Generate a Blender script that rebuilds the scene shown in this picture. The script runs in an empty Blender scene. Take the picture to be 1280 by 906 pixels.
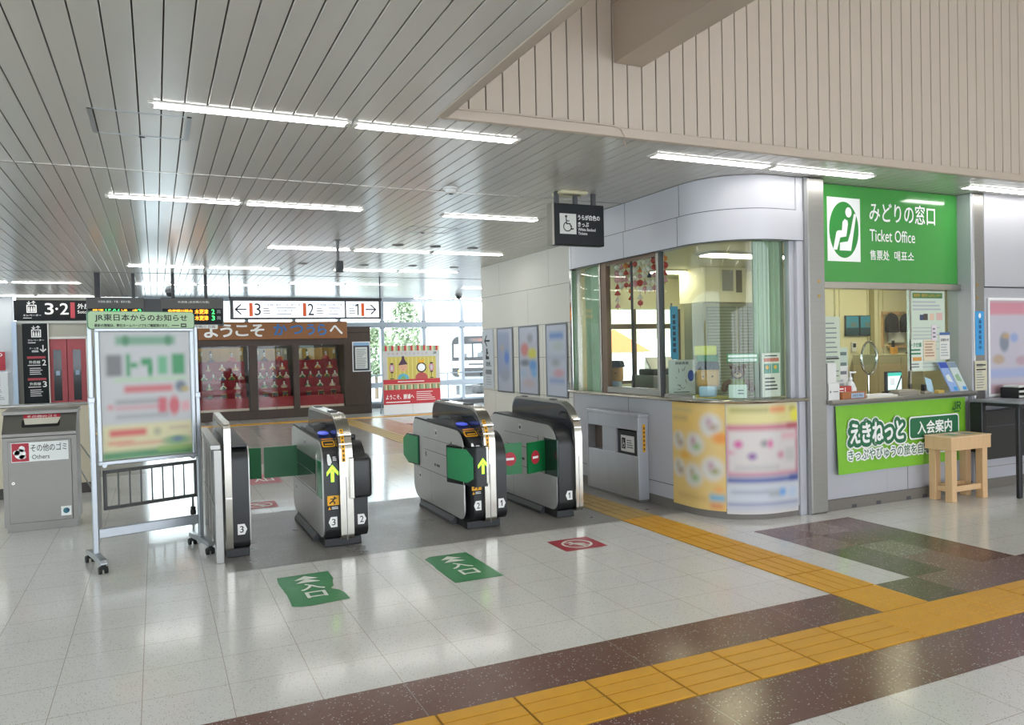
import bpy, bmesh, math, random
from mathutils import Matrix, Vector

random.seed(7)
PI = math.pi
SC = bpy.context.scene
COL = SC.collection

# ------------------------------------------------------------------ camera, world, exposure
cam_d = bpy.data.cameras.new('camera')
cam = bpy.data.objects.new('camera', cam_d)
COL.objects.link(cam)
cam_d.sensor_fit = 'HORIZONTAL'
cam_d.sensor_width = 36.0
cam_d.lens = 36.0 * 966.99 / 1280.0
cam_d.clip_start = 0.05
cam_d.clip_end = 400
rt = Vector((0.90785082, -0.41868553, -0.02256819))
dn = Vector((-0.02777264, -0.00633979, -0.99959416))
fw = Vector((0.41837253, 0.90810915, -0.01738359))
cam.matrix_world = Matrix(((rt.x, -dn.x, -fw.x, 0.0), (rt.y, -dn.y, -fw.y, 0.0),
                           (rt.z, -dn.z, -fw.z, 1.7), (0, 0, 0, 1)))
SC.camera = cam

SKY_STRENGTH = 4.0
LAMP = 11.0
OFFICE_LAMP = 17.0
SC.view_settings.view_transform = 'Standard'
SC.view_settings.look = 'None'
SC.view_settings.exposure = 0.64
SC.view_settings.gamma = 1.0
SC.view_settings.use_curve_mapping = False
sun_d = bpy.data.lights.new('sun', 'SUN')
sun_d.energy = 3.0
sun_d.angle = 0.01
sun_d.color = (1.0, 0.95, 0.88)
sun = bpy.data.objects.new('sun', sun_d)
COL.objects.link(sun)
sun.rotation_euler = (math.radians(46), 0, math.radians(-24))
w = bpy.data.worlds.new('sky')
SC.world = w
w.use_nodes = True
bg = w.node_tree.nodes['Background']
bg.inputs[0].default_value = (0.84, 0.92, 1.0, 1)
bg.inputs[1].default_value = SKY_STRENGTH
SC.cycles.max_bounces = 10
SC.cycles.diffuse_bounces = 5
SC.cycles.glossy_bounces = 5
SC.cycles.transparent_max_bounces = 16
SC.cycles.sample_clamp_indirect = 6.0
SC.cycles.caustics_reflective = False
SC.cycles.caustics_refractive = False
SC.cycles.use_denoising = True

# ------------------------------------------------------------------ materials
def lin(c):
    if isinstance(c, str):
        c = c.lstrip('#')
        c = [int(c[i:i + 2], 16) / 255 for i in (0, 2, 4)]
    return tuple(x / 12.92 if x <= 0.04045 else ((x + 0.055) / 1.055) ** 2.4 for x in c) + (1.0,)

MATS = {}
def mat(name, col, rough=0.5, metal=0.0, emit=0.0, noise=None, bump=0.0, bscale=60, coat=0.0, spec=0.5, stretch=None):
    if name in MATS:
        return MATS[name]
    m = bpy.data.materials.new(name)
    m.use_nodes = True
    nt = m.node_tree
    b = nt.nodes['Principled BSDF']
    c = lin(col)
    b.inputs['Base Color'].default_value = c
    b.inputs['Roughness'].default_value = rough
    b.inputs['Metallic'].default_value = metal
    b.inputs['Specular IOR Level'].default_value = spec
    if coat:
        b.inputs['Coat Weight'].default_value = coat
        b.inputs['Coat Roughness'].default_value = 0.05
    if emit:
        b.inputs['Emission Color'].default_value = c
        b.inputs['Emission Strength'].default_value = emit
    if noise or bump:
        tc = nt.nodes.new('ShaderNodeTexCoord')
        src = tc.outputs['Object']
        if stretch:
            mp = nt.nodes.new('ShaderNodeMapping')
            mp.inputs['Scale'].default_value = stretch
            nt.links.new(src, mp.inputs[0])
            src = mp.outputs[0]
        n = nt.nodes.new('ShaderNodeTexNoise')
        n.inputs['Scale'].default_value = noise[0] if noise else bscale
        n.inputs['Detail'].default_value = 4
        nt.links.new(src, n.inputs['Vector'])
        if noise:
            mx = nt.nodes.new('ShaderNodeMix')
            mx.data_type = 'RGBA'
            c2 = lin(noise[1]) if not isinstance(noise[1], float) else tuple(min(1, x * noise[1]) for x in c[:3]) + (1,)
            mx.inputs['A'].default_value = c
            mx.inputs['B'].default_value = c2
            nt.links.new(n.outputs['Fac'], mx.inputs['Factor'])
            nt.links.new(mx.outputs['Result'], b.inputs['Base Color'])
        if bump:
            bp = nt.nodes.new('ShaderNodeBump')
            bp.inputs['Strength'].default_value = bump
            bp.inputs['Distance'].default_value = 0.01
            nt.links.new(n.outputs['Fac'], bp.inputs['Height'])
            nt.links.new(bp.outputs[0], b.inputs['Normal'])
    MATS[name] = m
    return m

def node_math(nt, op, a, b=None):
    n = nt.nodes.new('ShaderNodeMath')
    n.operation = op
    for i, v in enumerate((a, b)):
        if v is None:
            continue
        if isinstance(v, (int, float)):
            n.inputs[i].default_value = v
        else:
            nt.links.new(v, n.inputs[i])
    return n.outputs[0]

def glass_mat(name, tint='#f2faf6', rough=0.02, ior=1.5):
    if name in MATS:
        return MATS[name]
    m = bpy.data.materials.new(name)
    m.use_nodes = True
    nt = m.node_tree
    nt.nodes.remove(nt.nodes['Principled BSDF'])
    out = nt.nodes['Material Output']
    tr = nt.nodes.new('ShaderNodeBsdfTransparent')
    tr.inputs[0].default_value = lin(tint)
    gl = nt.nodes.new('ShaderNodeBsdfGlossy')
    gl.inputs['Roughness'].default_value = rough
    gl.inputs[0].default_value = (0.9, 0.9, 0.9, 1)
    fr = nt.nodes.new('ShaderNodeFresnel')
    geo = nt.nodes.new('ShaderNodeNewGeometry')
    nt.links.new(node_math(nt, 'SUBTRACT', ior, node_math(nt, 'MULTIPLY', geo.outputs['Backfacing'], ior - 1 / ior)), fr.inputs[0])
    mx = nt.nodes.new('ShaderNodeMixShader')
    nt.links.new(fr.outputs[0], mx.inputs[0])
    nt.links.new(tr.outputs[0], mx.inputs[1])
    nt.links.new(gl.outputs[0], mx.inputs[2])
    nt.links.new(mx.outputs[0], out.inputs[0])
    MATS[name] = m
    return m

def terrazzo(name, col, grid=None, speck_d='#6b655c', speck_l=None, rough=0.14, line='#8d857a', amount=0.06, lw=0.004, scale=170, var=0.05):
    """polished terrazzo: fine chips, joints on a grid (ox, oy, pitch_x, pitch_y), a slight tone change from tile to tile"""
    m = bpy.data.materials.new(name)
    m.use_nodes = True
    nt = m.node_tree
    b = nt.nodes['Principled BSDF']
    tc = nt.nodes.new('ShaderNodeTexCoord')
    sep = nt.nodes.new('ShaderNodeSeparateXYZ')
    nt.links.new(tc.outputs['Object'], sep.inputs[0])
    cur = None
    def mixc(fac, A, B):
        mx = nt.nodes.new('ShaderNodeMix')
        mx.data_type = 'RGBA'
        for s, v in (('A', A), ('B', B)):
            if isinstance(v, tuple):
                mx.inputs[s].default_value = v
            else:
                nt.links.new(v, mx.inputs[s])
        nt.links.new(fac, mx.inputs['Factor'])
        return mx.outputs['Result']
    ns = nt.nodes.new('ShaderNodeTexNoise')
    ns.inputs['Scale'].default_value = 3.0
    ns.inputs['Detail'].default_value = 6
    nt.links.new(tc.outputs['Object'], ns.inputs['Vector'])
    c = lin(col)
    cur = mixc(ns.outputs['Fac'], tuple(x * (1 - var) for x in c[:3]) + (1,), tuple(min(1, x * (1 + var)) for x in c[:3]) + (1,))
    for colr, sc_, am in ((speck_d, scale, amount), (speck_l, scale * 0.55, amount * 0.8)):
        if not colr:
            continue
        vo = nt.nodes.new('ShaderNodeTexVoronoi')
        vo.inputs['Scale'].default_value = sc_
        nt.links.new(tc.outputs['Object'], vo.inputs['Vector'])
        sp = nt.nodes.new('ShaderNodeSeparateColor')
        nt.links.new(vo.outputs['Color'], sp.inputs[0])
        near = node_math(nt, 'LESS_THAN', vo.outputs['Distance'], 0.42)
        pick = node_math(nt, 'LESS_THAN', sp.outputs[0], amount * 2.2 if colr == speck_d else am * 2.2)
        cur = mixc(node_math(nt, 'MULTIPLY', near, pick), cur, lin(colr))
    if grid:
        ox, oy, px, py = grid
        facs = []
        for ch, o, p in (('X', ox, px), ('Y', oy, py)):
            t = node_math(nt, 'DIVIDE', node_math(nt, 'SUBTRACT', sep.outputs[ch], o), p)
            fr = node_math(nt, 'FRACT', t)
            d = node_math(nt, 'ABSOLUTE', node_math(nt, 'SUBTRACT', fr, 0.5))
            facs.append(node_math(nt, 'GREATER_THAN', d, 0.5 - lw / 2 / p))
        fac = node_math(nt, 'MAXIMUM', facs[0], facs[1])
        cur = mixc(node_math(nt, 'MULTIPLY', fac, 0.75), cur, lin(line))
    nt.links.new(cur, b.inputs['Base Color'])
    b.inputs['Roughness'].default_value = rough
    n2 = nt.nodes.new('ShaderNodeTexNoise')
    n2.inputs['Scale'].default_value = 2.2
    n2.inputs['Detail'].default_value = 5
    nt.links.new(tc.outputs['Object'], n2.inputs['Vector'])
    mr = nt.nodes.new('ShaderNodeMapRange')
    mr.inputs['To Min'].default_value = rough * 0.6
    mr.inputs['To Max'].default_value = rough * 1.5
    nt.links.new(n2.outputs['Fac'], mr.inputs[0])
    nt.links.new(mr.outputs[0], b.inputs['Roughness'])
    MATS[name] = m
    return m

def print_mat(name, base, blobs, rough=0.35, blur=0.04, asp=0.7):
    """soft out-of-focus print: ellipses ('o') and boxes ('r') at (u, v, ru, rv, colour, extra softness, kind, strength); blur in sheet widths, asp = width / height"""
    m = bpy.data.materials.new(name)
    m.use_nodes = True
    nt = m.node_tree
    b = nt.nodes['Principled BSDF']
    b.inputs['Roughness'].default_value = rough
    tc = nt.nodes.new('ShaderNodeTexCoord')
    cur = lin(base)
    for bl in blobs:
        u, v, ru, rv, colr = bl[:5]
        kind = bl[6] if len(bl) > 6 else 'o'
        st = bl[7] if len(bl) > 7 else 1.0
        bu, bv = blur, blur * asp
        mp = nt.nodes.new('ShaderNodeMapping')
        mp.inputs['Location'].default_value = (-u / ru, -v / rv, 0)
        mp.inputs['Scale'].default_value = (1 / ru, 1 / rv, 0)
        nt.links.new(tc.outputs['UV'], mp.inputs[0])
        def edge(d, s):
            mr = nt.nodes.new('ShaderNodeMapRange')
            mr.interpolation_type = 'SMOOTHSTEP'
            nt.links.new(d, mr.inputs[0])
            mr.inputs['From Min'].default_value = 1 + s
            mr.inputs['From Max'].default_value = 1 - s
            return mr.outputs[0]
        if kind == 'o':
            ln = nt.nodes.new('ShaderNodeVectorMath')
            ln.operation = 'LENGTH'
            nt.links.new(mp.outputs[0], ln.inputs[0])
            f = node_math(nt, 'MULTIPLY', edge(ln.outputs['Value'], 0.5 * (bu / ru + bv / rv)), st)
        else:
            sp = nt.nodes.new('ShaderNodeSeparateXYZ')
            nt.links.new(mp.outputs[0], sp.inputs[0])
            fs = [edge(node_math(nt, 'ABSOLUTE', sp.outputs[ch]), q) for ch, q in (('X', bu / ru), ('Y', bv / rv))]
            f = node_math(nt, 'MULTIPLY', node_math(nt, 'MULTIPLY', fs[0], fs[1]), st)
        mx = nt.nodes.new('ShaderNodeMix')
        mx.data_type = 'RGBA'
        if isinstance(cur, tuple):
            mx.inputs['A'].default_value = cur
        else:
            nt.links.new(cur, mx.inputs['A'])
        mx.inputs['B'].default_value = lin(colr)
        nt.links.new(f, mx.inputs['Factor'])
        cur = mx.outputs['Result']
    if isinstance(cur, tuple):
        b.inputs['Base Color'].default_value = cur
    else:
        nt.links.new(cur, b.inputs['Base Color'])
    return m

# ------------------------------------------------------------------ mesh builder
def frame_xz(x=0, y=0, z=0):       # faces -Y : u=+X v=+Z
    return Matrix(((1, 0, 0, x), (0, 0, -1, y), (0, 1, 0, z), (0, 0, 0, 1)))
def frame_left(x=0, y=0, z=0):     # faces -X : u=-Y v=+Z
    return Matrix(((0, 0, -1, x), (-1, 0, 0, y), (0, 1, 0, z), (0, 0, 0, 1)))
def frame_floor(x=0, y=0, z=0):
    return Matrix.Translation((x, y, z))
def frame_uv(o, u, v):
    u = Vector(u).normalized(); v = Vector(v).normalized(); n = u.cross(v)
    return Matrix(((u.x, v.x, n.x, o[0]), (u.y, v.y, n.y, o[1]), (u.z, v.z, n.z, o[2]), (0, 0, 0, 1)))

_txt_cache = {}
def text_mesh(s, bold):
    k = (s, bold)
    if k not in _txt_cache:
        cu = bpy.data.curves.new('lettering', 'FONT')
        cu.body = s
        cu.size = 1
        cu.offset = bold
        cu.resolution_u = 3
        o = bpy.data.objects.new('lettering', cu)
        me = o.to_mesh()
        vs = [v.co.copy() for v in me.vertices]
        fs = [tuple(p.vertices) for p in me.polygons]
        o.to_mesh_clear()
        bpy.data.objects.remove(o)
        bpy.data.curves.remove(cu)
        _txt_cache[k] = (vs, fs)
    return _txt_cache[k]

def round_poly(corners, n=5):
    """corners: (x, y, radius) in order -> rounded outline"""
    out = []
    N = len(corners)
    for i in range(N):
        p = Vector(corners[i][:2]); r = corners[i][2]
        a = Vector(corners[i - 1][:2]); b = Vector(corners[(i + 1) % N][:2])
        if r <= 0:
            out.append((p.x, p.y)); continue
        d1 = (a - p).normalized(); d2 = (b - p).normalized()
        ang = math.acos(max(-1, min(1, d1.dot(d2))))
        t = r / math.tan(ang / 2)
        c = p + (d1 + d2).normalized() * (r / math.sin(ang / 2))
        s = p + d1 * t; e = p + d2 * t
        a0 = math.atan2(s.y - c.y, s.x - c.x); a1 = math.atan2(e.y - c.y, e.x - c.x)
        da = (a1 - a0 + PI) % (2 * PI) - PI
        m_ = n if r > 0.02 else 3
        for k in range(m_ + 1):
            q = a0 + da * k / m_
            out.append((c.x + r * math.cos(q), c.y + r * math.sin(q)))
    return out

class MB:
    def __init__(s, M=None):
        s.v = []; s.f = []; s.fm = []; s.mats = []
        s.M = M or Matrix.Identity(4)
    def mi(s, m):
        if m not in s.mats:
            s.mats.append(m)
        return s.mats.index(m)
    def add(s, vs, fs, m):
        o = len(s.v)
        for v in vs:
            s.v.append(s.M @ Vector(v))
        i = s.mi(m)
        for f in fs:
            s.f.append(tuple(o + k for k in f)); s.fm.append(i)
        return s
    def box(s, x0, x1, y0, y1, z0, z1, m, bev=0.0):
        if bev <= 0:
            vs = [(x, y, z) for x in (x0, x1) for y in (y0, y1) for z in (z0, z1)]
            fs = [(0, 1, 3, 2), (4, 6, 7, 5), (0, 4, 5, 1), (2, 3, 7, 6), (0, 2, 6, 4), (1, 5, 7, 3)]
            return s.add(vs, fs, m)
        bm = bmesh.new()
        bmesh.ops.create_cube(bm, size=1)
        for v in bm.verts:
            v.co = Vector(((x0 + x1) / 2 + v.co.x * (x1 - x0), (y0 + y1) / 2 + v.co.y * (y1 - y0), (z0 + z1) / 2 + v.co.z * (z1 - z0)))
        bev = min(bev, 0.45 * min(abs(x1 - x0), abs(y1 - y0), abs(z1 - z0)))
        bmesh.ops.bevel(bm, geom=bm.edges[:], offset=bev, segments=1 if bev < 0.015 else 3, affect='EDGES', profile=0.5)
        bm.verts.index_update()
        vs = [v.co.copy() for v in bm.verts]
        fs = [tuple(v.index for v in f.verts) for f in bm.faces]
        bm.free()
        return s.add(vs, fs, m)
    def prism(s, pts, axis, a, b, m, cap=True):
        n = len(pts)
        mk = {'x': lambda p, t: (t, p[0], p[1]), 'y': lambda p, t: (p[0], t, p[1]), 'z': lambda p, t: (p[0], p[1], t)}[axis]
        vs = [mk(p, a) for p in pts] + [mk(p, b) for p in pts]
        fs = [(i, (i + 1) % n, n + (i + 1) % n, n + i) for i in range(n)]
        if cap:
            fs += [tuple(reversed(range(n))), tuple(range(n, 2 * n))]
        return s.add(vs, fs, m)
    def cyl(s, p0, p1, r0, m, r1=None, n=12, cap=True):
        r1 = r0 if r1 is None else r1
        p0 = Vector(p0); p1 = Vector(p1)
        d = (p1 - p0).normalized()
        u = d.orthogonal().normalized(); q = d.cross(u)
        vs = []
        for p, r in ((p0, r0), (p1, r1)):
            for k in range(n):
                a = 2 * PI * k / n
                vs.append(p + (u * math.cos(a) + q * math.sin(a)) * r)
        fs = [(k, (k + 1) % n, n + (k + 1) % n, n + k) for k in range(n)]
        if cap:
            fs += [tuple(reversed(range(n))), tuple(range(n, 2 * n))]
        return s.add(vs, fs, m)
    def tube(s, pts, r, m, n=10, closed=False):
        P = [Vector(p) for p in pts]
        N = len(P); vs = []
        prev = None
        for i in range(N):
            if closed:
                d = (P[(i + 1) % N] - P[i - 1]).normalized()
            else:
                d = (P[min(i + 1, N - 1)] - P[max(i - 1, 0)]).normalized()
            u = d.orthogonal().normalized() if prev is None else (prev - d * prev.dot(d)).normalized()
            prev = u
            q = d.cross(u)
            for k in range(n):
                a = 2 * PI * k / n
                vs.append(P[i] + (u * math.cos(a) + q * math.sin(a)) * r)
        fs = []
        for i in range(N if closed else N - 1):
            j = (i + 1) % N
            for k in range(n):
                fs.append((i * n + k, i * n + (k + 1) % n, j * n + (k + 1) % n, j * n + k))
        if not closed:
            fs += [tuple(reversed(range(n))), tuple((N - 1) * n + k for k in range(n))]
        return s.add(vs, fs, m)
    def ball(s, c, r, m, nu=12, nv=8):
        if not isinstance(r, (tuple, list)):
            r = (r, r, r)
        vs = [(c[0], c[1], c[2] - r[2])]
        for j in range(1, nv):
            t = -PI / 2 + PI * j / nv
            for i in range(nu):
                a = 2 * PI * i / nu
                vs.append((c[0] + r[0] * math.cos(t) * math.cos(a), c[1] + r[1] * math.cos(t) * math.sin(a), c[2] + r[2] * math.sin(t)))
        vs.append((c[0], c[1], c[2] + r[2]))
        fs = [(0, 1 + (i + 1) % nu, 1 + i) for i in range(nu)]
        for j in range(nv - 2):
            for i in range(nu):
                a = 1 + j * nu; b = a + nu
                fs.append((a + i, a + (i + 1) % nu, b + (i + 1) % nu, b + i))
        top = len(vs) - 1; a = 1 + (nv - 2) * nu
        fs += [(a + i, a + (i + 1) % nu, top) for i in range(nu)]
        return s.add(vs, fs, m)
    def lathe(s, prof, c, m, n=16):
        vs = []; N = len(prof)
        for r, z in prof:
            for k in range(n):
                a = 2 * PI * k / n
                vs.append((c[0] + r * math.cos(a), c[1] + r * math.sin(a), c[2] + z))
        fs = []
        for i in range(N - 1):
            for k in range(n):
                fs.append((i * n + k, i * n + (k + 1) % n, (i + 1) * n + (k + 1) % n, (i + 1) * n + k))
        fs += [tuple(reversed(range(n))), tuple((N - 1) * n + k for k in range(n))]
        return s.add(vs, fs, m)
    # flat prints, in the current frame (u, v) at height h above the surface
    def poly(s, pts, m, h=0.002):
        return s.add([(p[0], p[1], h) for p in pts], [tuple(range(len(pts)))], m)
    def rect(s, u0, v0, u1, v1, m, h=0.002, r=0):
        if r > 0:
            return s.poly(round_poly([(u0, v0, r), (u1, v0, r), (u1, v1, r), (u0, v1, r)]), m, h)
        return s.poly([(u0, v0), (u1, v0), (u1, v1), (u0, v1)], m, h)
    def disc(s, u, v, ru, m, h=0.002, rv=None, n=24):
        rv = rv or ru
        return s.poly([(u + ru * math.cos(2 * PI * k / n), v + rv * math.sin(2 * PI * k / n)) for k in range(n)], m, h)
    def ring(s, u, v, r, wd, m, h=0.002, n=28, a0=0.0, a1=2 * PI, rv=None):
        rv = rv or r
        vs = []
        for k in range(n + 1):
            a = a0 + (a1 - a0) * k / n
            for q in (-wd / 2, wd / 2):
                vs.append((u + (r + q) * math.cos(a), v + (rv + q) * math.sin(a), h))
        return s.add(vs, [(2 * k, 2 * k + 1, 2 * k + 3, 2 * k + 2) for k in range(n)], m)
    def stroke(s, pts, wd, m, h=0.002):
        for a, b in zip(pts[:-1], pts[1:]):
            a = Vector((a[0], a[1])); b = Vector((b[0], b[1]))
            d = (b - a).normalized(); q = Vector((-d.y, d.x)) * wd / 2
            a2 = a - d * wd * 0.3; b2 = b + d * wd * 0.3
            s.poly([a2 - q, b2 - q, b2 + q, a2 + q], m, h)
        return s
    def text(s, t, u0, v0, u1, v1, m, h=0.003, bold=0.0):
        """lettering fitted to the box (u0, v0)-(u1, v1); bold thickens the strokes"""
        vs, fs = text_mesh(t, 0.0)
        if not vs:
            return s
        xs = [v.x for v in vs]; ys = [v.y for v in vs]
        ax, bx, ay, by = min(xs), max(xs), min(ys), max(ys)
        rad = bold * (v1 - v0) * 0.8
        u0 += rad; u1 -= rad; v0 += rad; v1 -= rad
        sx, sy = (u1 - u0) / (bx - ax), (v1 - v0) / (by - ay)
        for k in range(7 if rad > 0 else 1):
            a = 2 * PI * k / 6
            du, dv = (0, 0) if k == 0 else (rad * math.cos(a), rad * math.sin(a))
            s.add([(u0 + du + (v.x - ax) * sx, v0 + dv + (v.y - ay) * sy, h + k * 1e-5) for v in vs], fs, m)
        return s
    def one(s, u0, v0, u1, v1, wd, m, h=0.003):
        s.rect(u1 - wd, v0, u1, v1, m, h)
        return s.poly([(u1 - wd, v1), (u1 - wd, v1 - wd * 1.3), (u0, v1 - wd * 2.6), (u0, v1 - wd * 1.3)], m, h)
    def lines(s, u0, v0, u1, v1, n, m, h=0.002, fill=0.45, seed=0):
        """rows of fine print too small to read"""
        rnd = random.Random(seed)
        p = (v1 - v0) / n
        for i in range(n):
            e = u0 + (u1 - u0) * rnd.uniform(0.6, 1.0)
            s.rect(u0, v0 + p * (i + 0.25), e, v0 + p * (i + 0.25 + fill), m, h)
        return s
    def halo(s, t, u0, v0, u1, v1, rad, m, h, bold=0.0, n=16):
        """a solid outline round the lettering, rad wide"""
        for k in range(n):
            a = 2 * PI * k / n
            du, dv = rad * math.cos(a), rad * math.sin(a)
            s.text(t, u0 + du, v0 + dv, u1 + du, v1 + dv, m, h + k * 4e-5)
        return s
    def build(s, name, parent=None, smooth=35, weld=False):
        me = bpy.data.meshes.new(name)
        me.from_pydata([tuple(v) for v in s.v], [], s.f)
        for m in s.mats:
            me.materials.append(m)
        me.polygons.foreach_set('material_index', s.fm)
        if smooth:
            me.polygons.foreach_set('use_smooth', [True] * len(me.polygons))
            me.set_sharp_from_angle(angle=math.radians(smooth))
        me.update()
        o = bpy.data.objects.new(name, me)
        COL.objects.link(o)
        if parent is not None:
            o.parent = parent
        return o

def tag(o, label, cat, group=None, kind=None):
    o['label'] = label
    o['category'] = cat
    if group:
        o['group'] = group
    if kind:
        o['kind'] = kind
    return o
def thing(name, label, cat, loc=(0, 0, 0), rotz=0.0, group=None):
    o = bpy.data.objects.new(name, None)
    o.empty_display_size = 0.1
    COL.objects.link(o)
    o.location = loc
    o.rotation_euler = (0, 0, rotz)
    return tag(o, label, cat, group)
def struct(mb, name, label, cat, parent=None):
    return tag(mb.build(name, parent), label, cat, kind='structure')
def dup(root, loc, rotz=None, label=None, group=None):
    r = root.copy(); COL.objects.link(r)
    r.location = loc
    if rotz is not None:
        r.rotation_euler = (0, 0, rotz)
    if label:
        r['label'] = label
    if group:
        r['group'] = group
    for ch in list(root.children):
        c = ch.copy(); COL.objects.link(c); c.parent = r
        for g in list(ch.children):
            d = g.copy(); COL.objects.link(d); d.parent = c
    return r
def uv_sheet(name, fn, nu, nv, m, parent=None):
    """sheet with UVs over fn(u, v) -> point"""
    vs = [fn(i / nu, j / nv) for j in range(nv + 1) for i in range(nu + 1)]
    fs = [(j * (nu + 1) + i, j * (nu + 1) + i + 1, (j + 1) * (nu + 1) + i + 1, (j + 1) * (nu + 1) + i) for j in range(nv) for i in range(nu)]
    me = bpy.data.meshes.new(name)
    me.from_pydata([tuple(v) for v in vs], [], fs)
    uv = me.uv_layers.new(name='UVMap')
    for p in me.polygons:
        for li in p.loop_indices:
            k = me.loops[li].vertex_index
            uv.data[li].uv = ((k % (nu + 1)) / nu, (k // (nu + 1)) / nv)
    me.materials.append(m)
    me.polygons.foreach_set('use_smooth', [True] * len(me.polygons))
    o = bpy.data.objects.new(name, me)
    COL.objects.link(o)
    if parent is not None:
        o.parent = parent
    return o

# palette
WHITE = mat('white_paint', '#e6e6e6', 0.45)
INK = mat('black_ink', '#1b1e20', 0.5)
GREYINK = mat('grey_ink', '#777b80', 0.5)
PALEINK = mat('pale_grey_ink', '#a9adb2', 0.5)
LETTER = mat('white_lettering', '#f2f2f0', 0.45)
STEEL = mat('brushed_steel', '#a09e9a', 0.36, 0.9, noise=(5, 0.86), stretch=(1, 1, 14))
STEEL_H = mat('gate_steel', '#c9c8c5', 0.36, 0.5, noise=(4, 0.9))
CHROME = mat('polished_chrome', '#c9c8c4', 0.12, 1.0)
SATIN = mat('satin_chrome', '#bdb9b0', 0.25, 1.0)
ALU = mat('silver_aluminium', '#a2a6ab', 0.34, 0.85)
BLACKP = mat('black_plastic', '#1d1e20', 0.38)
RUBBER = mat('black_rubber', '#141414', 0.6)
DKGREY = mat('dark_grey_metal', '#45474a', 0.5)
MIDGREY = mat('mid_grey_metal', '#7d7e7f', 0.5)
GREEN = mat('flap_green', '#12703c', 0.4)
PADGREEN = mat('pad_green', '#3f9b66', 0.35)
RED = mat('sign_red', '#b5263a', 0.45)
YELLOW = mat('sign_yellow', '#f0b01e', 0.45)
ORANGE = mat('line_orange', '#e8632b', 0.45)
SIGNBLACK = mat('sign_black', '#181b1d', 0.45, spec=0.2)
LIME = mat('arrow_lime_light', '#a8ee3a', 0.4, emit=0.9)
BLUELIT = mat('reader_blue_light', '#4d63e8', 0.3, emit=0.35)
PAPER = mat('paper_white', '#dcdcd8', 0.7)
CREAM = mat('cream_paint', '#d9d3b2', 0.6)
GLASS = glass_mat('clear_glass')
FLUO = mat('fluorescent_tube', '#fffdf8', 0.4, emit=LAMP)

# ------------------------------------------------------------------ structure: floor
TILE = 0.4055
F_WHITE = terrazzo('white_terrazzo', '#d3d2cf', (1.11, 3.83, TILE, TILE), speck_d='#8b857c', rough=0.12, amount=0.05, line='#97897a')
F_GREY = terrazzo('grey_stone', '#7f7c78', (0.47, 6.405, 0.81, 0.62), speck_d='#6d6a65', speck_l='#a5a29c', rough=0.3, amount=0.2, scale=220, line='#5c5a57')
F_DARK = terrazzo('brown_terrazzo', '#6b4a42', (1.11, 3.83, 1.217, 4), speck_d='#46302b', speck_l='#b5a39b', rough=0.2, amount=0.05, scale=190, line='#a0918a')
F_OLIVE = terrazzo('olive_terrazzo', '#5d4f44', None, speck_d='#40352b', speck_l='#ada08e', rough=0.2, amount=0.05, scale=190)
F_MAUVE = terrazzo('mauve_terrazzo', '#7d6660', None, speck_d='#574541', speck_l='#bfb0aa', rough=0.2, amount=0.06, scale=190)
F_GOLD = terrazzo('pale_olive_terrazzo', '#7d7268', None, speck_d='#544c40', speck_l='#bfb5a2', rough=0.2, amount=0.12, scale=150)
F_REDZ = terrazzo('red_terrazzo', '#8f4d4f', None, speck_d='#6a3436', rough=0.2, amount=0.1)
F_TAN = terrazzo('tan_terrazzo', '#b59a80', None, speck_d='#8d7660', rough=0.2, amount=0.1)
F_GREYFAR = terrazzo('grey_terrazzo', '#a8a49e', (1.11, 3.83, TILE * 2, TILE * 2), speck_d='#7d7974', rough=0.18, amount=0.06)

fl = MB()
fl.box(-9, 14, -7, 23.4, -0.15, 0, F_WHITE)
def patch(x0, x1, y0, y1, m, z=0.0012):
    fl.rect(x0, y0, x1, y1, m, z)
patch(-9, 14, 2.6, 3.01, F_DARK)
patch(-9, 4.092, 3.415, 3.826, F_DARK)
patch(0.47, 4.09, 6.405, 8.64, F_GREY)
patch(4.09, 4.51, 6.405, 19.6, F_GREY)
patch(4.51, 4.86, 6.405, 8.9, F_GREY)
# the multi-tone panel in front of the ticket office
xs = [4.87, 5.265, 5.655, 6.045]
ys = [5.43, 5.03, 4.63, 4.23, 3.83]
tone = [[F_DARK, F_MAUVE, F_DARK], [F_MAUVE, F_DARK, F_OLIVE], [F_OLIVE, F_GOLD, F_OLIVE], [F_OLIVE, F_MAUVE, F_DARK]]
for j in range(4):
    for i in range(3):
        patch(xs[i], xs[i + 1], ys[j + 1], ys[j], tone[j][i])
patch(4.51, 4.9, 3.415, 3.83, F_OLIVE)
patch(4.9, 6.05, 3.415, 3.83, F_MAUVE)
patch(6.05, 14, 3.415, 3.83, F_DARK)
# the concourse beyond the gates
patch(-4, 4.05, 12.5, 19.4, F_GREYFAR)
patch(4.55, 5.3, 10.5, 19.4, F_TAN)
patch(5.3, 5.88, 13.2, 17.6, F_REDZ, 0.0018)
patch(5.88, 7.2, 14.4, 17.6, F_REDZ)
patch(4.55, 5.25, 11.2, 13.4, F_MAUVE, 0.0024)
struct(fl, 'floor', 'polished pale terrazzo tile floor with dark brown and grey bands', 'floor')

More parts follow.
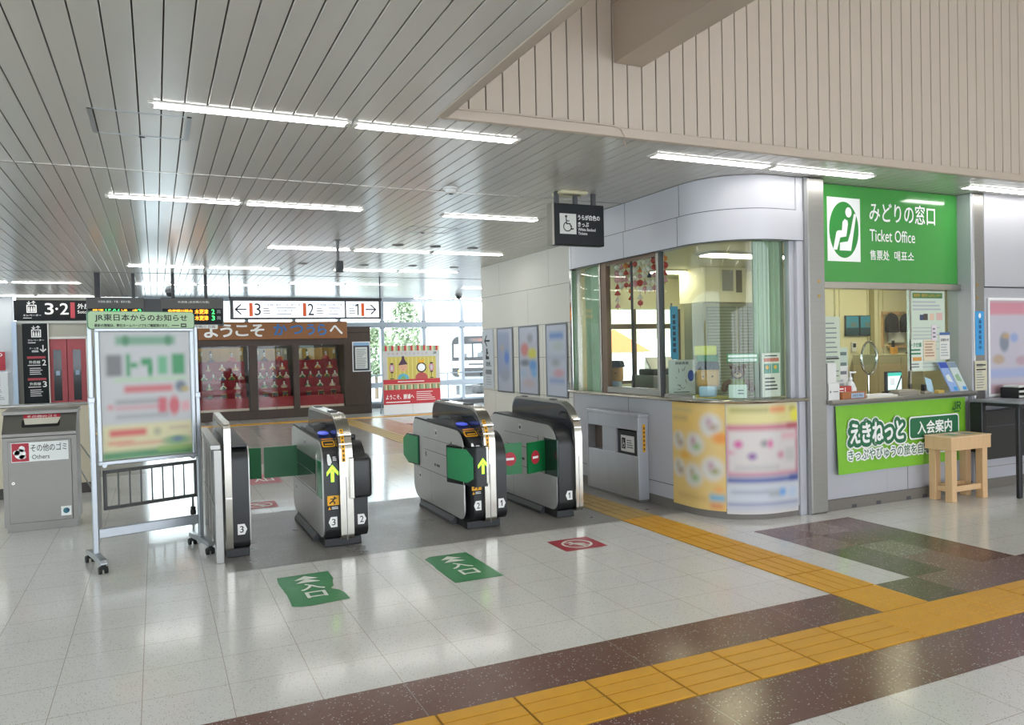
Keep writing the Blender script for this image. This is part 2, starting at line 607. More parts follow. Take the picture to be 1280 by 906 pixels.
# tactile paving
Y_TAC = mat('tactile_yellow', '#dca426', 0.45, noise=(7, '#cb9320'))
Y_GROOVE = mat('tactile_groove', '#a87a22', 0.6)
Y_WORN = mat('tactile_yellow_worn', '#b99a4e', 0.5, noise=(9, '#a98f5a'))
Y_JOINT = mat('tactile_joint', '#8a6a24', 0.7)
def tac_tile(mb, x0, y0, x1, y1, mode, m, base=None):
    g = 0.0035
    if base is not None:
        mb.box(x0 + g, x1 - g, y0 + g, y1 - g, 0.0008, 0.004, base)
    n = 4
    if mode == 'x':
        for k in range(n):
            a = y0 + (y1 - y0) * (k + 0.05) / n; b = y0 + (y1 - y0) * (k + 0.95) / n
            mb.box(x0 + g * 2, x1 - g * 2, a, b, 0.002, 0.0075, m, 0.002)
    elif mode == 'y':
        for k in range(n):
            a = x0 + (x1 - x0) * (k + 0.05) / n; b = x0 + (x1 - x0) * (k + 0.95) / n
            mb.box(a, b, y0 + g * 2, y1 - g * 2, 0.002, 0.0075, m, 0.002)
    else:
        for i in range(7):
            for j in range(7):
                cx = x0 + (x1 - x0) * (i + 0.5) / 7; cy = y0 + (y1 - y0) * (j + 0.5) / 7
                mb.cyl((cx, cy, 0.0035), (cx, cy, 0.0075), 0.017, m, 0.011, n=8)
t = MB()
t.rect(-9, 3.01, 14, 3.415, Y_JOINT, 0.001)
x = 1.939 - 0.4005 * 27
while x < 13.5:
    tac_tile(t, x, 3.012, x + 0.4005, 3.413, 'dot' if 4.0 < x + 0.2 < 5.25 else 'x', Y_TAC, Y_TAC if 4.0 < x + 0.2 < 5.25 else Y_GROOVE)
    x += 0.4005
struct(t, 'trim_1', 'yellow tactile guide band crossing the foreground between two dark bands', 'tactile paving')
t = MB()
t.rect(4.093, 3.415, 4.51, 6.41, Y_JOINT, 0.0014)
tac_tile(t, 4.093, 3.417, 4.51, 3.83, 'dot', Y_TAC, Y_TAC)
y = 3.83
while y < 6.3:
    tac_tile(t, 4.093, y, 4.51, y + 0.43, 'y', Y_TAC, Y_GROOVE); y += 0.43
y = 6.41
while y < 19.2:
    tac_tile(t, 4.093, y, 4.51, y + 0.43, 'y', Y_WORN, None if y < 13 else Y_WORN); y += 0.43
struct(t, 'trim_2', 'yellow tactile guide strip running past the ticket booth through the gates', 'tactile paving')
t = MB()
x = -3.0
while x < 9.0:
    tac_tile(t, x, 19.62, x + 0.405, 20.02, 'x', Y_TAC, Y_TAC); x += 0.405
struct(t, 'trim_3', 'thin yellow tactile strip across the floor before the doll display', 'tactile paving')

# ------------------------------------------------------------------ structure: ceilings
CZ = 3.32
SLAT = mat('ceiling_slat_paint', '#bfbcb6', 0.2, 0.0, noise=(2.5, 0.96), spec=0.7)
SLATGAP = mat('ceiling_gap', '#4a4640', 0.8)
BEIGE = mat('beige_board', '#b8ab9c', 0.5, noise=(2, 0.95))
BEIGETRIM = mat('beige_trim', '#b3a596', 0.5)
def slats(mb, x0, x1, y0, y1, z, m, pitch=0.1355, off=-0.055, gap=0.0075):
    k = math.ceil((x0 - off) / pitch) - 1
    while off + k * pitch < x1:
        a = max(x0, off + k * pitch + gap / 2); b = min(x1, off + (k + 1) * pitch - gap / 2)
        if b - a > 0.01:
            c = 0.003
            mb.prism([(a, z + 0.02), (a, z + c), (a + c, z), (b - c, z), (b, z + c), (b, z + 0.02)], 'y', y0, y1, m)
        k += 1
XE = 1.86     # edge of the low ceiling
YW = 5.10     # face of the boarded upper wall
c_ = MB()
for (x0, x1, y0, y1) in ((-8, XE, -7, 7.44), (XE, 14, YW + 0.01, 7.44), (-8, 14, 7.47, 16.46), (-8, 14, 16.49, 23.2)):
    slats(c_, x0, x1, y0, y1, CZ, SLAT)
c_.box(-8, XE, -7, YW, CZ + 0.022, CZ + 0.1, SLATGAP)
c_.box(-8, 14, YW + 0.03, 23.3, CZ + 0.022, CZ + 0.1, SLATGAP)
for yj in (7.455, 16.475):
    c_.box(-8, 14, yj - 0.014, yj + 0.014, CZ - 0.004, CZ + 0.02, SATIN if yj < 10 else DKGREY)
struct(c_, 'ceiling', 'glossy grey slatted metal ceiling over the ticket gates', 'ceiling')
# raised hall ceiling and its walls
HZ = 6.2
c_ = MB()
c_.box(XE - 0.3, 14.2, -7, YW + 0.4, HZ, HZ + 0.1, BEIGE)
struct(c_, 'ceiling_upper', 'high beige ceiling of the hall in front of the ticket office', 'ceiling')
b_ = MB()
k = 0
pitch = 0.1335
off = 2.592 - 6 * pitch
while off + k * pitch < 14:
    a = max(XE, off + k * pitch + 0.004); b = off + (k + 1) * pitch - 0.004
    if b > a + 0.01:
        b_.box(a, b, YW, YW + 0.02, CZ + 0.05, HZ, BEIGE, 0.003)
    k += 1
b_.box(XE, 14, YW + 0.012, YW + 0.12, CZ + 0.025, HZ, SLATGAP)
b_.box(XE - 0.02, 14, YW - 0.025, YW + 0.02, CZ - 0.006, CZ + 0.07, BEIGETRIM, 0.006)
struct(b_, 'wall_upper', 'upper wall of vertical beige boards above the ticket office', 'wall')
b_ = MB()
b_.box(XE - 0.1, XE - 0.02, -7, YW, CZ + 0.02, HZ, WHITE)  # unseen face made white to bounce light onto the beam
b_.box(XE - 0.05, XE + 0.015, -7, YW, CZ - 0.008, CZ + 0.1, BEIGETRIM, 0.004)
b_.box(XE + 0.015, XE + 0.03, -7, YW, CZ + 0.0, CZ + 0.05, BEIGETRIM)
struct(b_, 'wall_upper_left', 'beige trimmed upper wall along the slatted ceiling, made white to bounce light', 'wall')
b_ = MB()
b_.box(3.27, 3.535, -7, YW - 0.002, 3.885, 4.4, BEIGE, 0.004)
b_.box(3.255, 3.27, -7, YW - 0.002, 4.34, 4.46, BEIGETRIM)
struct(b_, 'trim_beam', 'beige boxed beam running out from the boarded upper wall', 'beam')
b_ = MB()
b_.tube([(XE + 0.03, YW - 0.03, CZ + 0.06), (2.3, YW - 0.03, CZ + 0.072), (3.22, YW - 0.03, CZ + 0.075), (3.3, YW - 0.032, CZ + 0.06), (3.34, YW - 0.03, CZ + 0.0), (3.38, YW + 0.05, CZ - 0.008), (3.5, YW + 0.2, CZ - 0.008)], 0.008, BEIGETRIM, 8)
struct(b_, 'trim_conduit', 'thin beige conduit along the foot of the boarded upper wall', 'conduit')

# ------------------------------------------------------------------ structure: walls
WALLP = mat('wall_cream_panel', '#d6d3c9', 0.5, noise=(2, 0.97))
WALLW = mat('wall_white', '#d5d9de', 0.5)
SEAM = mat('panel_seam', '#8b8880', 0.7)
PANEL = mat('booth_panel', '#b5b5bb', 0.4, 0.1, noise=(3, 0.97))
PLINTH = mat('stone_plinth', '#77716a', 0.5, noise=(20, 0.85))

wr = MB()
wr.box(5.9, 6.05, 10.5, 14.18, 0, CZ, WALLP)
wr.M = frame_left(5.9, 0, 0)
for z in (0.4, 0.92, 1.55, 2.1, 2.72):
    wr.rect(-14.18, z - 0.004, -10.5, z + 0.004, SEAM, 0.001)
for y, z0, z1 in ((12.58, 0, 2.1), (11.55, 0.4, 2.1), (12.1, 2.1, 2.72), (13.6, 0, 2.1), (11.3, 2.72, 3.3), (13.3, 2.72, 3.3)):
    wr.rect(-y - 0.003, z0, -y + 0.003, z1, SEAM, 0.001)
wr.M = Matrix.Identity(4)
wr.box(5.88, 5.9, 10.6, 14.18, 0, 0.1, PLINTH)
struct(wr, 'wall_right', 'cream panelled wall with three posters behind the right ticket gate', 'wall')

wl = MB()
wl.box(-8.2, -8, -7, 23.4, 0, 0.5, WALLW)
wl.box(-8.2, -8, -7, 23.4, 3.1, CZ, WALLW)
wl.box(-8.2, -8, -7, 1.0, 0.5, 3.1, WALLW)
wl.box(-8.2, -8, 19.0, 23.4, 0.5, 3.1, WALLW)
struct(wl, 'wall_left', 'white wall with a long window at the far left of the concourse', 'wall')
wn = MB()
for k in range(11):
    wn.box(-8.12, -8.02, 1.0 + 1.8 * k - 0.04, 1.0 + 1.8 * k + 0.04, 0.5, 3.1, WALLW)
o = struct(wn, 'window_5', 'long window along the far left wall', 'window')
g = MB(frame_left(-8.07, 0, 0)); g.rect(-19.0, 0.5, -1.0, 3.1, GLASS, 0); g.build('glass_pane', o)
wl = MB()
wl.box(XE - 0.3, 14.2, -7.1, -6.95, 4.4, HZ, WALLW)  # unseen wall added to cut daylight from the hall's open back
wl.box(-8.2, XE - 0.3, -7.1, -6.95, 2.7, CZ, WALLW)
for x in (-8.1, -5.5, -2.9, -0.3, 2.3, 4.9, 7.5, 10.1, 12.7):
    wl.box(x - 0.2, x + 0.2, -7.1, -6.9, 0, 4.5 if x > XE else 2.8, WALLW)
struct(wl, 'wall_light_block', 'unseen white wall with wide openings, added behind the viewpoint to cut light', 'wall')
wl = MB()
wl.box(-8, -3.27, 23.25, 23.45, 0, CZ, WALLW)
wl.box(-3.3, -3.2, 23.2, 23.45, 0, 2.68, mat('pale_blue_trim', '#b9cbe0', 0.4))
struct(wl, 'wall_back', 'bluish white wall left of the elevator with red emergency box', 'wall')
EL = mat('elevator_grey', '#a6a397', 0.5)
ELT = mat('elevator_trim', '#c9c7c0', 0.35, 0.3)
wl = MB()
for (x0, x1, z0, z1) in ((-3.2, -2.54, 0, CZ), (-1.66, -0.35, 0, CZ), (-2.54, -1.66, 2.24, CZ)):
    wl.box(x0, x1, 23.3, 23.5, z0, z1, EL)
wl.box(-2.6, -1.6, 23.46, 23.5, 0, 2.3, mat('dark_lift_shaft', '#1c1d20', 0.6))
wl.box(-3.25, -0.35, 23.27, 23.3, 2.64, 2.70, ELT)
wl.box(-3.2, -2.98, 23.285, 23.3, 0, 2.6, mat('brownish_grey', '#6f6a62', 0.5))
struct(wl, 'wall_elevator', 'grey wall around the red elevator doors', 'wall')

# hall right wall, behind which nothing is seen
wl = MB()
wl.box(13.8, 14, -7, 5.6, 0, HZ, WALLP)
struct(wl, 'wall_hall_right', 'cream wall at the right end of the hall', 'wall')

# glass curtain wall at the back
MULL = mat('mullion_grey', '#9aa3ad', 0.4, 0.3)
wn = MB()
mx = [-0.35 + 0.03, 1.06, 2.37, 3.67, 4.97, 6.28, 7.6, 8.87, 10.2, 10.6, 12.0]
for x in mx:
    wn.box(x - 0.05, x + 0.05, 22.95, 23.2, 0.1, CZ, MULL, 0.006)
wn.box(-0.35, 12.1, 22.93, 23.2, 2.44, 2.60, MULL, 0.006)
wn.box(-0.35, 12.1, 22.97, 23.15, 3.22, CZ, MULL)
wn.box(-0.35, 12.1, 22.93, 23.25, 0.0, 0.14, DKGREY)
wn.box(-0.35, 12.1, 23.0, 23.1, 0.14, 0.2, MULL)
for x in mx:
    for dz in (2.62, 2.42):
        for dx in (-0.06, 0.06):
            wn.box(x + dx - 0.02, x + dx + 0.02, 22.94, 22.96, dz - 0.015, dz + 0.015, BLACKP)
o = struct(wn, 'window_1', 'tall glass curtain wall with grey mullions at the back of the concourse', 'window')
g = MB()
for a, b in zip(mx[:-1], mx[1:]):
    g.M = frame_xz(0, 23.06, 0)
    g.rect(a + 0.05, 0.2, b - 0.05, 2.44, GLASS, 0)
    g.rect(a + 0.05, 2.6, b - 0.05, 3.22, GLASS, 0)
g.build('glass_pane', o)
hr = thing('window_handrail', 'grey handrail across the bright glass beside the doll display case', 'handrail', (6.2, 22.85, 0))
b_ = MB()
b_.tube([(-0.6, 0, 1.0), (4.0, 0, 1.0)], 0.02, MULL, 8)
b_.box(-0.6, 4.0, -0.03, 0.03, 0.62, 0.78, MULL, 0.01)
b_.build('rail', hr)
for x in (-0.55, 0.75, 2.1, 3.4):
    b_ = MB(); b_.box(x - 0.02, x + 0.02, -0.02, 0.02, 0, 1.0, MULL); b_.build('post', hr)

# ------------------------------------------------------------------ ticket office shell
FX, FY = 4.85, 5.72          # booth side plane and booth front plane
R_ = 0.62
def booth_path(off=0.0, n=14):
    """plan of the booth outline, from the back wall round the left side to the pillar; off moves it outwards"""
    P = [(5.93 - 0.87 * off, 10.62 + 0.49 * off), (5.04 - 0.87 * off, 9.0 + 0.49 * off), (4.93 - 0.93 * off, 8.82 + 0.35 * off), (4.868 - 0.98 * off, 8.66 + 0.15 * off)]
    for y in (8.5, 8.2, 7.9, 7.6, 7.3, 7.0, 6.7):
        P.append((FX - off, y))
    for k in range(n + 1):
        a = PI + (PI / 2) * k / n
        P.append((FX + R_ + (R_ + off) * math.cos(a), FY + R_ + (R_ + off) * math.sin(a)))
    P.append((5.8, FY - off))
    return P
def band(mb, off0, off1, z0, z1, m, n=14):
    A = booth_path(off0, n); B = booth_path(off1, n)
    N = len(A)
    vs = [(p[0], p[1], z) for p in A for z in (z0, z1)] + [(p[0], p[1], z) for p in B for z in (z0, z1)]
    fs = []
    o = 2 * N
    for i in range(N - 1):
        a = 2 * i
        fs += [(a, a + 2, a + 3, a + 1), (o + a, o + a + 1, o + a + 3, o + a + 2), (a + 1, a + 3, o + a + 3, o + a + 1), (a, o + a, o + a + 2, a + 2)]
    fs += [(0, 1, o + 1, o), (2 * N - 2, o + 2 * N - 2, o + 2 * N - 1, 2 * N - 1)]
    return mb.add(vs, fs, m)
def on_side(y, off=0.0):
    return (FX - off, y)
bw = MB()
band(bw, -0.015, -0.12, 0.0, 0.1, PLINTH)
band(bw, 0.0, -0.12, 0.1, 1.13, PANEL)
DKSEAM = mat('dark_seam', '#4a4a4d', 0.7)
bw.M = frame_left(FX, 0, 0)
for y in (8.65, 7.4):
    bw.rect(-y - 0.004, 0.1, -y + 0.004, 1.13, DKSEAM, 0.001)
bw.rect(-8.6, 0.245, -6.35, 0.252, DKSEAM, 0.001)
bw.M = Matrix.Identity(4)
struct(bw, 'wall_booth', 'grey panelled lower wall of the rounded ticket booth', 'wall')
bw = MB()
band(bw, 0.02, -0.12, 2.70, 2.99, PANEL)
band(bw, 0.005, -0.12, 2.99, 3.0, DKSEAM)
band(bw, 0.0, -0.12, 3.0, CZ - 0.005, PANEL)
band(bw, 0.022, 0.0, 2.694, 2.70, DKSEAM)
for y in (8.62, 7.41, 6.42):
    bw.M = frame_left(FX, 0, 0)
    bw.rect(-y - 0.004, 2.70, -y + 0.004, 2.99, DKSEAM, 0.021)
    bw.rect(-y + 0.01 - 0.004, 3.0, -y + 0.01 + 0.004, CZ - 0.005, DKSEAM, 0.001)
bw.M = Matrix.Identity(4)
struct(bw, 'trim_fascia', 'curved grey fascia panels over the booth windows', 'fascia')
sl = MB()
band(sl, 0.055, -0.12, 1.125, 1.16, SATIN)
P = booth_path(0.055)
sl.tube([(p[0], p[1], 1.1425) for p in P], 0.0175, SATIN, 8)
struct(sl, 'trim_sill', 'polished metal sill curving round the ticket booth', 'sill')
gw = MB()
GW = glass_mat('booth_glass', '#e9f4ee')
P0 = booth_path(-0.06)
N = len(P0)
vs = [(p[0], p[1], z) for p in P0 for z in (1.16, 2.70)]
gw.add(vs, [(2 * i, 2 * i + 2, 2 * i + 3, 2 * i + 1) for i in range(N - 1)], GW)
fr = MB()
def post(y, w_, m, d0=-0.02, d1=-0.1):
    fr.box(FX - d0, FX - d1, y - w_ / 2, y + w_ / 2, 1.16, 2.70, m, 0.004)
post(8.73, 0.06, CHROME)
post(8.02, 0.035, SATIN); post(7.94, 0.11, mat('bronze_frame', '#7d6a5b', 0.4, 0.6), -0.03)
post(6.84, 0.045, SATIN); post(6.805, 0.025, DKGREY, -0.03, -0.08)
post(7.385, 0.014, DKGREY, -0.05, -0.08)
fr.box(FX + 0.03, FX + 0.11, 6.82, 7.9, 1.16, 1.235, SATIN, 0.004)
fr.box(FX + 0.04, FX + 0.09, 6.82, 7.9, 2.66, 2.70, mat('bronze_frame', '#7d6a5b'))
fr.box(FX + 0.045, FX + 0.085, 6.3, 6.8, 1.16, 1.19, SATIN)
# right-hand end frame of the curved glass
fr.box(5.66, 5.8, FY + 0.03, FY + 0.1, 1.16, 2.70, PANEL, 0.004)
fr.box(5.72, 5.82, FY - 0.015, FY + 0.05, 0.0, CZ - 0.005, PANEL, 0.006)
o = struct(fr, 'window_2', 'rounded booth window with sliding panes and metal posts', 'window')
gw.build('glass_pane', o)
# handle on a sliding pane
# front of the office
PY = 5.67
pf = MB()
pf.box(5.835, 6.055, PY, PY + 0.25, 0, CZ - 0.004, STEEL, 0.012)
pf.box(5.8, 5.84, PY + 0.01, PY + 0.2, 0, CZ - 0.004, MIDGREY)
for z in (2.155, 2.30):
    pf.cyl((5.965, PY - 0.004, z), (5.965, PY + 0.002, z), 0.018, mat('brass_disc', '#b0925e', 0.35, 0.7), n=14)
struct(pf, 'trim_pillar', 'tall stainless steel pillar between the booth and the ticket counter', 'pillar')
pf = MB()
pf.box(8.295, 8.475, PY, PY + 0.25, 0, CZ - 0.004, STEEL, 0.012)
pf.box(8.296, 8.30, PY + 0.03, PY + 0.2, 0, CZ - 0.004, DKGREY)
for z in (2.155, 2.30):
    pf.cyl((8.345, PY - 0.004, z), (8.345, PY + 0.002, z), 0.018, mat('brass_disc', '#b0925e'), n=14)
struct(pf, 'trim_pillar_right', 'narrow stainless steel pillar right of the ticket counter', 'pillar')
pf = MB()
pf.box(8.262, 8.296, PY + 0.01, PY + 0.3, 0, CZ - 0.004, PANEL, 0.003)
struct(pf, 'wall_office_jamb', 'grey panel between the ticket counter and the right pillar', 'wall')
wf = MB()
wf.box(6.055, 8.262, PY + 0.06, PY + 0.2, 0.1, 1.09, PANEL)
wf.box(6.055, 8.262, PY + 0.03, PY + 0.2, 0.0, 0.11, PLINTH)
wf.M = frame_xz(0, PY + 0.06, 0)
wf.rect(7.26, 0.11, 7.268, 1.09, DKSEAM, 0.001)
wf.rect(6.95, 0.11, 6.953, 0.5, SEAM, 0.001)
for x in (6.4, 6.75, 7.2, 7.45):
    wf.rect(x, 0.005, x + 0.07, 0.04, DKSEAM, 0.032)
wf.M = Matrix.Identity(4)
wf.box(6.055, 8.262, PY + 0.2, PY + 0.3, 2.27, CZ, PANEL)
wf.box(6.055, 8.262, PY + 0.13, PY + 0.25, 2.245, 2.315, SATIN, 0.004)
struct(wf, 'wall_front', 'grey panelled front wall under the ticket office counter', 'wall')
gw = MB()
gw.M = frame_xz(0, PY + 0.17, 0)
gw.rect(6.055, 1.45, 7.46, 2.25, GW, 0)
gw.rect(7.46, 1.12, 8.262, 2.25, GW, 0)
gw.M = Matrix.Identity(4)
gw.box(7.45, 7.475, PY + 0.16, PY + 0.19, 1.12, 2.25, SATIN)
struct(gw, 'window_3', 'ticket counter window glass below the green sign', 'window')
wf = MB()
wf.box(8.475, 14, PY + 0.02, PY + 0.2, 0.1, 2.27, PANEL)
wf.box(8.475, 14, PY + 0.0, PY + 0.2, 2.285, CZ, PANEL)
wf.box(8.475, 14, PY + 0.035, PY + 0.2, 2.26, 2.295, DKSEAM)
wf.box(8.475, 14, PY + 0.005, PY + 0.2, 0.0, 0.11, PLINTH)
wf.M = frame_xz(0, PY + 0.02, 0)
wf.rect(8.475, 0.24, 14, 0.248, SEAM, 0.001)
struct(wf, 'wall_front_right', 'grey panel wall behind the black table at the right edge', 'wall')

# office interior shell
OIN = mat('office_cream_wall', '#e6e2c8', 0.6)
iw = MB()
iw.box(6.05, 6.15, 10.5, 10.65, 0, 2.8, OIN)
iw.box(7.95, 8.4, 10.5, 10.65, 0, 2.8, OIN)
iw.box(6.15, 7.95, 10.5, 10.65, 0, 1.1, OIN)
iw.box(6.15, 7.95, 10.5, 10.65, 2.3, 2.8, OIN)
struct(iw, 'wall_office_back', 'cream back wall of the ticket office seen through the booth glass', 'wall')
iw = MB()
iw.box(8.35, 8.4, 8.3, 10.5, 0, 2.8, OIN)
iw.box(8.35, 12.6, 8.3, 8.4, 0, 2.8, OIN)
iw.box(12.5, 12.6, 5.8, 8.3, 0, 2.8, OIN)
DOORC = mat('pale_cream_door', '#e4dfc0', 0.5)
for x in (9.05, 9.72, 9.95):
    iw.box(x - 0.03, x + 0.03, 8.27, 8.3, 0, 2.8, DOORC)
iw.box(9.7, 9.78, 8.24, 8.3, 0, 2.8, mat('olive_post', '#a39c72', 0.6))
iw.box(9.12, 9.66, 8.285, 8.3, 0.1, 2.72, DOORC)
iw.box(10.02, 11.2, 8.285, 8.3, 0.1, 2.72, DOORC)
struct(iw, 'wall_office_inner', 'cream inner wall of the office behind the ticket counter', 'wall')
iw = MB()
iw.prism([(12.6, 10.65), (6.0, 10.65)] + booth_path(-0.1) + [(5.8, 5.9), (12.6, 5.9)], 'z', 2.8, 2.85, OIN)
struct(iw, 'ceiling_office', 'cream ceiling inside the ticket office', 'ceiling')
iw = MB()
for x in (6.15, 7.05, 7.95):
    iw.box(x - 0.03, x + 0.03, 10.53, 10.58, 1.1, 2.3, mat('bronze_frame', '#7d6a5b'))
iw.box(6.15, 7.95, 10.53, 10.58, 1.1, 1.15, mat('bronze_frame', '#7d6a5b'))
iw.box(6.15, 7.95, 10.53, 10.58, 1.98, 2.06, mat('bronze_frame', '#7d6a5b'))
o = struct(iw, 'window_4', 'office back window looking out to houses and a wooded hill', 'window')
g = MB(frame_xz(0, 10.55, 0)); g.rect(6.15, 1.15, 7.95, 2.3, GLASS, 0); g.build('glass_pane', o)

# elevator doors
ED = mat('elevator_red', '#a84a50', 0.4)
dr = thing('door_1', 'red double elevator doors with two tall narrow windows', 'door', (-2.1, 23.32, 0))
dr['kind'] = 'structure'
for sx in (-1, 1):
    b_ = MB()
    x0, x1 = (-0.44, -0.006) if sx < 0 else (0.006, 0.44)
    b_.box(x0, x1, 0, 0.05, 0.02, 2.23, ED, 0.004)
    p = b_.build('door_leaf', dr)
    c0 = (x0 + x1) / 2
    b_ = MB()
    b_.box(c0 - 0.09, c0 + 0.09, -0.004, 0.0, 0.62, 1.95, mat('dark_door_glass', '#1c2226', 0.1))
    b_.M = frame_xz(0, -0.004, 0)
    b_.rect(c0 - 0.04, 1.28, c0 + 0.05, 1.4, mat('pale_blue_notice', '#9fb3c6', 0.5), 0.002)
    b_.rect(c0 - 0.085, 0.64, c0 + 0.085, 1.27, mat('smoky_glass', '#2c3036', 0.15), 0.001)
    b_.build('door_window', p)
b_ = MB()
for x in (-0.47, 0.47):
    b_.box(x - 0.03, x + 0.03, -0.03, 0.06, 0, 2.27, ELT)
b_.box(-0.5, 0.5, -0.03, 0.06, 2.23, 2.29, ELT)
b_.build('door_frame', dr)

# ------------------------------------------------------------------ ceiling lamps
LHOUS = mat('lamp_housing', '#d8d6d0', 0.4)
def make_lamp(L, label):
    r = thing('ceiling_light', label, 'light', (0, 0, 0), 0, 'fluorescent lamps of the slatted ceiling')
    h = MB()
    h.box(0, L, -0.062, 0.062, CZ - 0.008, CZ + 0.006, LHOUS, 0.002)
    for a in (0.0, L - 0.04):
        h.box(a, a + 0.04, -0.045, 0.045, CZ - 0.014, CZ - 0.006, LHOUS, 0.002)
    h.build('housing', r)
    t_ = MB()
    t_.box(0.035, L - 0.035, -0.052, 0.052, CZ - 0.013, CZ - 0.007, FLUO)
    t_.build('tube', r)
    return r
LAMPS = [
    (0.0, 5.46, 'left end of the long lamp run nearest the camera'), (1.31, 5.46, 'right half of the long lamp run nearest the camera'),
    (3.85, 5.46, 'lamp close under the boarded wall, nearer to the booth corner'), (5.17, 5.46, 'lamp in front of the steel pillar top'),
    (7.84, 5.46, 'lamp at the right edge above the narrow steel pillar'), (9.15, 5.46, 'lamp beyond the right edge of the green sign'),
    (-0.41, 8.69, 'left half of the second lamp run over the gates'), (0.9, 8.69, 'right half of the second lamp run over the gates'),
    (3.14, 8.75, 'short lamp between second run and the hanging wheelchair sign'),
    (1.55, 12.14, 'left third of the third lamp run'), (2.86, 12.14, 'middle third of the third lamp run'), (4.17, 12.14, 'right third of the third lamp run'),
    (-0.42, 15.2, 'left half of the fourth lamp run'), (0.91, 15.2, 'right half of the fourth lamp run'),
    (3.16, 15.1, 'left lamp of the fourth run beyond the sensor pole'), (4.47, 15.1, 'right lamp of the fourth run beyond the sensor pole'),
    (-4.0, 18.9, 'far left lamp over the elevator side, nearer row'), (-2.68, 18.9, 'inner far left lamp over the elevator side, nearer row'),
    (-0.38, 18.9, 'left lamp above the departure board'), (0.93, 18.9, 'right lamp above the departure board'),
    (2.8, 18.2, 'left lamp above the platform direction sign'), (4.1, 18.2, 'right lamp above the platform direction sign'),
    (7.25, 18.8, 'far right lamp before the glass, nearer row'), (8.56, 18.8, 'outer far right lamp before the glass, nearer row'),
    (-4.0, 22.75, 'farthest left lamp by the elevator wall'), (-2.68, 22.75, 'farthest inner left lamp by the elevator wall'),
    (7.2, 22.75, 'farthest right lamp beside the glass wall'), (8.5, 22.75, 'farthest outer right lamp beside the glass wall'),
    (-3.3, 5.46, 'left lamp outside the picture edge'), (-4.7, 8.69, 'left lamp outside the picture edge, second row'), (-4.7, 12.14, 'left lamp outside the picture edge, third row'),
    (-2.6, 2.2, 'unseen lamp added for light overhead left of the camera'), (0.0, 2.2, 'unseen lamp added for light straight above the viewpoint'),  # out-of-view lamps from here on, added for light
    (-2.6, -1.05, 'unseen lamp added for light, left and to the rear'), (0.0, -1.05, 'lamp behind the viewpoint'),
]
lamp0 = None
HALL_FILL = [(2.35, 1.9, 'first of four on the high hall ceiling'), (4.6, 2.6, 'second of four on the high hall ceiling'), (2.35, -0.6, 'third of four on the high hall ceiling'), (6.2, 0.2, 'last of four on the high hall ceiling')]  # unseen lamps added to brighten the beam and the hall
for x, y, s in LAMPS:
    lab = 'white fluorescent ceiling lamp, ' + s
    if lamp0 is None:
        lamp0 = make_lamp(1.3, lab); lamp0.location = (x, y, 0)
    else:
        dup(lamp0, (x, y, 0), 0, lab)
for x, y, s in HALL_FILL:
    dup(lamp0, (x, y, HZ - CZ), PI / 2 if x < 3 else 0, 'unseen white lamp added for light, ' + s, 'added fill lamps of the hall ceiling')
OFL = mat('office_lamp_tube', '#fff0cc', 0.4, emit=OFFICE_LAMP)
ol0 = thing('office_light', 'warm ceiling lamp inside the ticket booth', 'light', (6.6, 7.4, 2.8), 0, 'office lamps')
b_ = MB(); b_.box(-0.65, 0.65, -0.15, 0.15, -0.03, 0.002, LHOUS); b_.build('housing', ol0)
b_ = MB(); b_.box(-0.62, 0.62, -0.12, 0.12, -0.045, -0.028, OFL, 0.01); b_.build('diffuser', ol0)
dup(ol0, (9.3, 7.2, 2.8), 0, 'warm ceiling lamp behind the ticket counter window')
dup(ol0, (7.2, 9.3, 2.8), 0, 'warm ceiling lamp near the office back window')

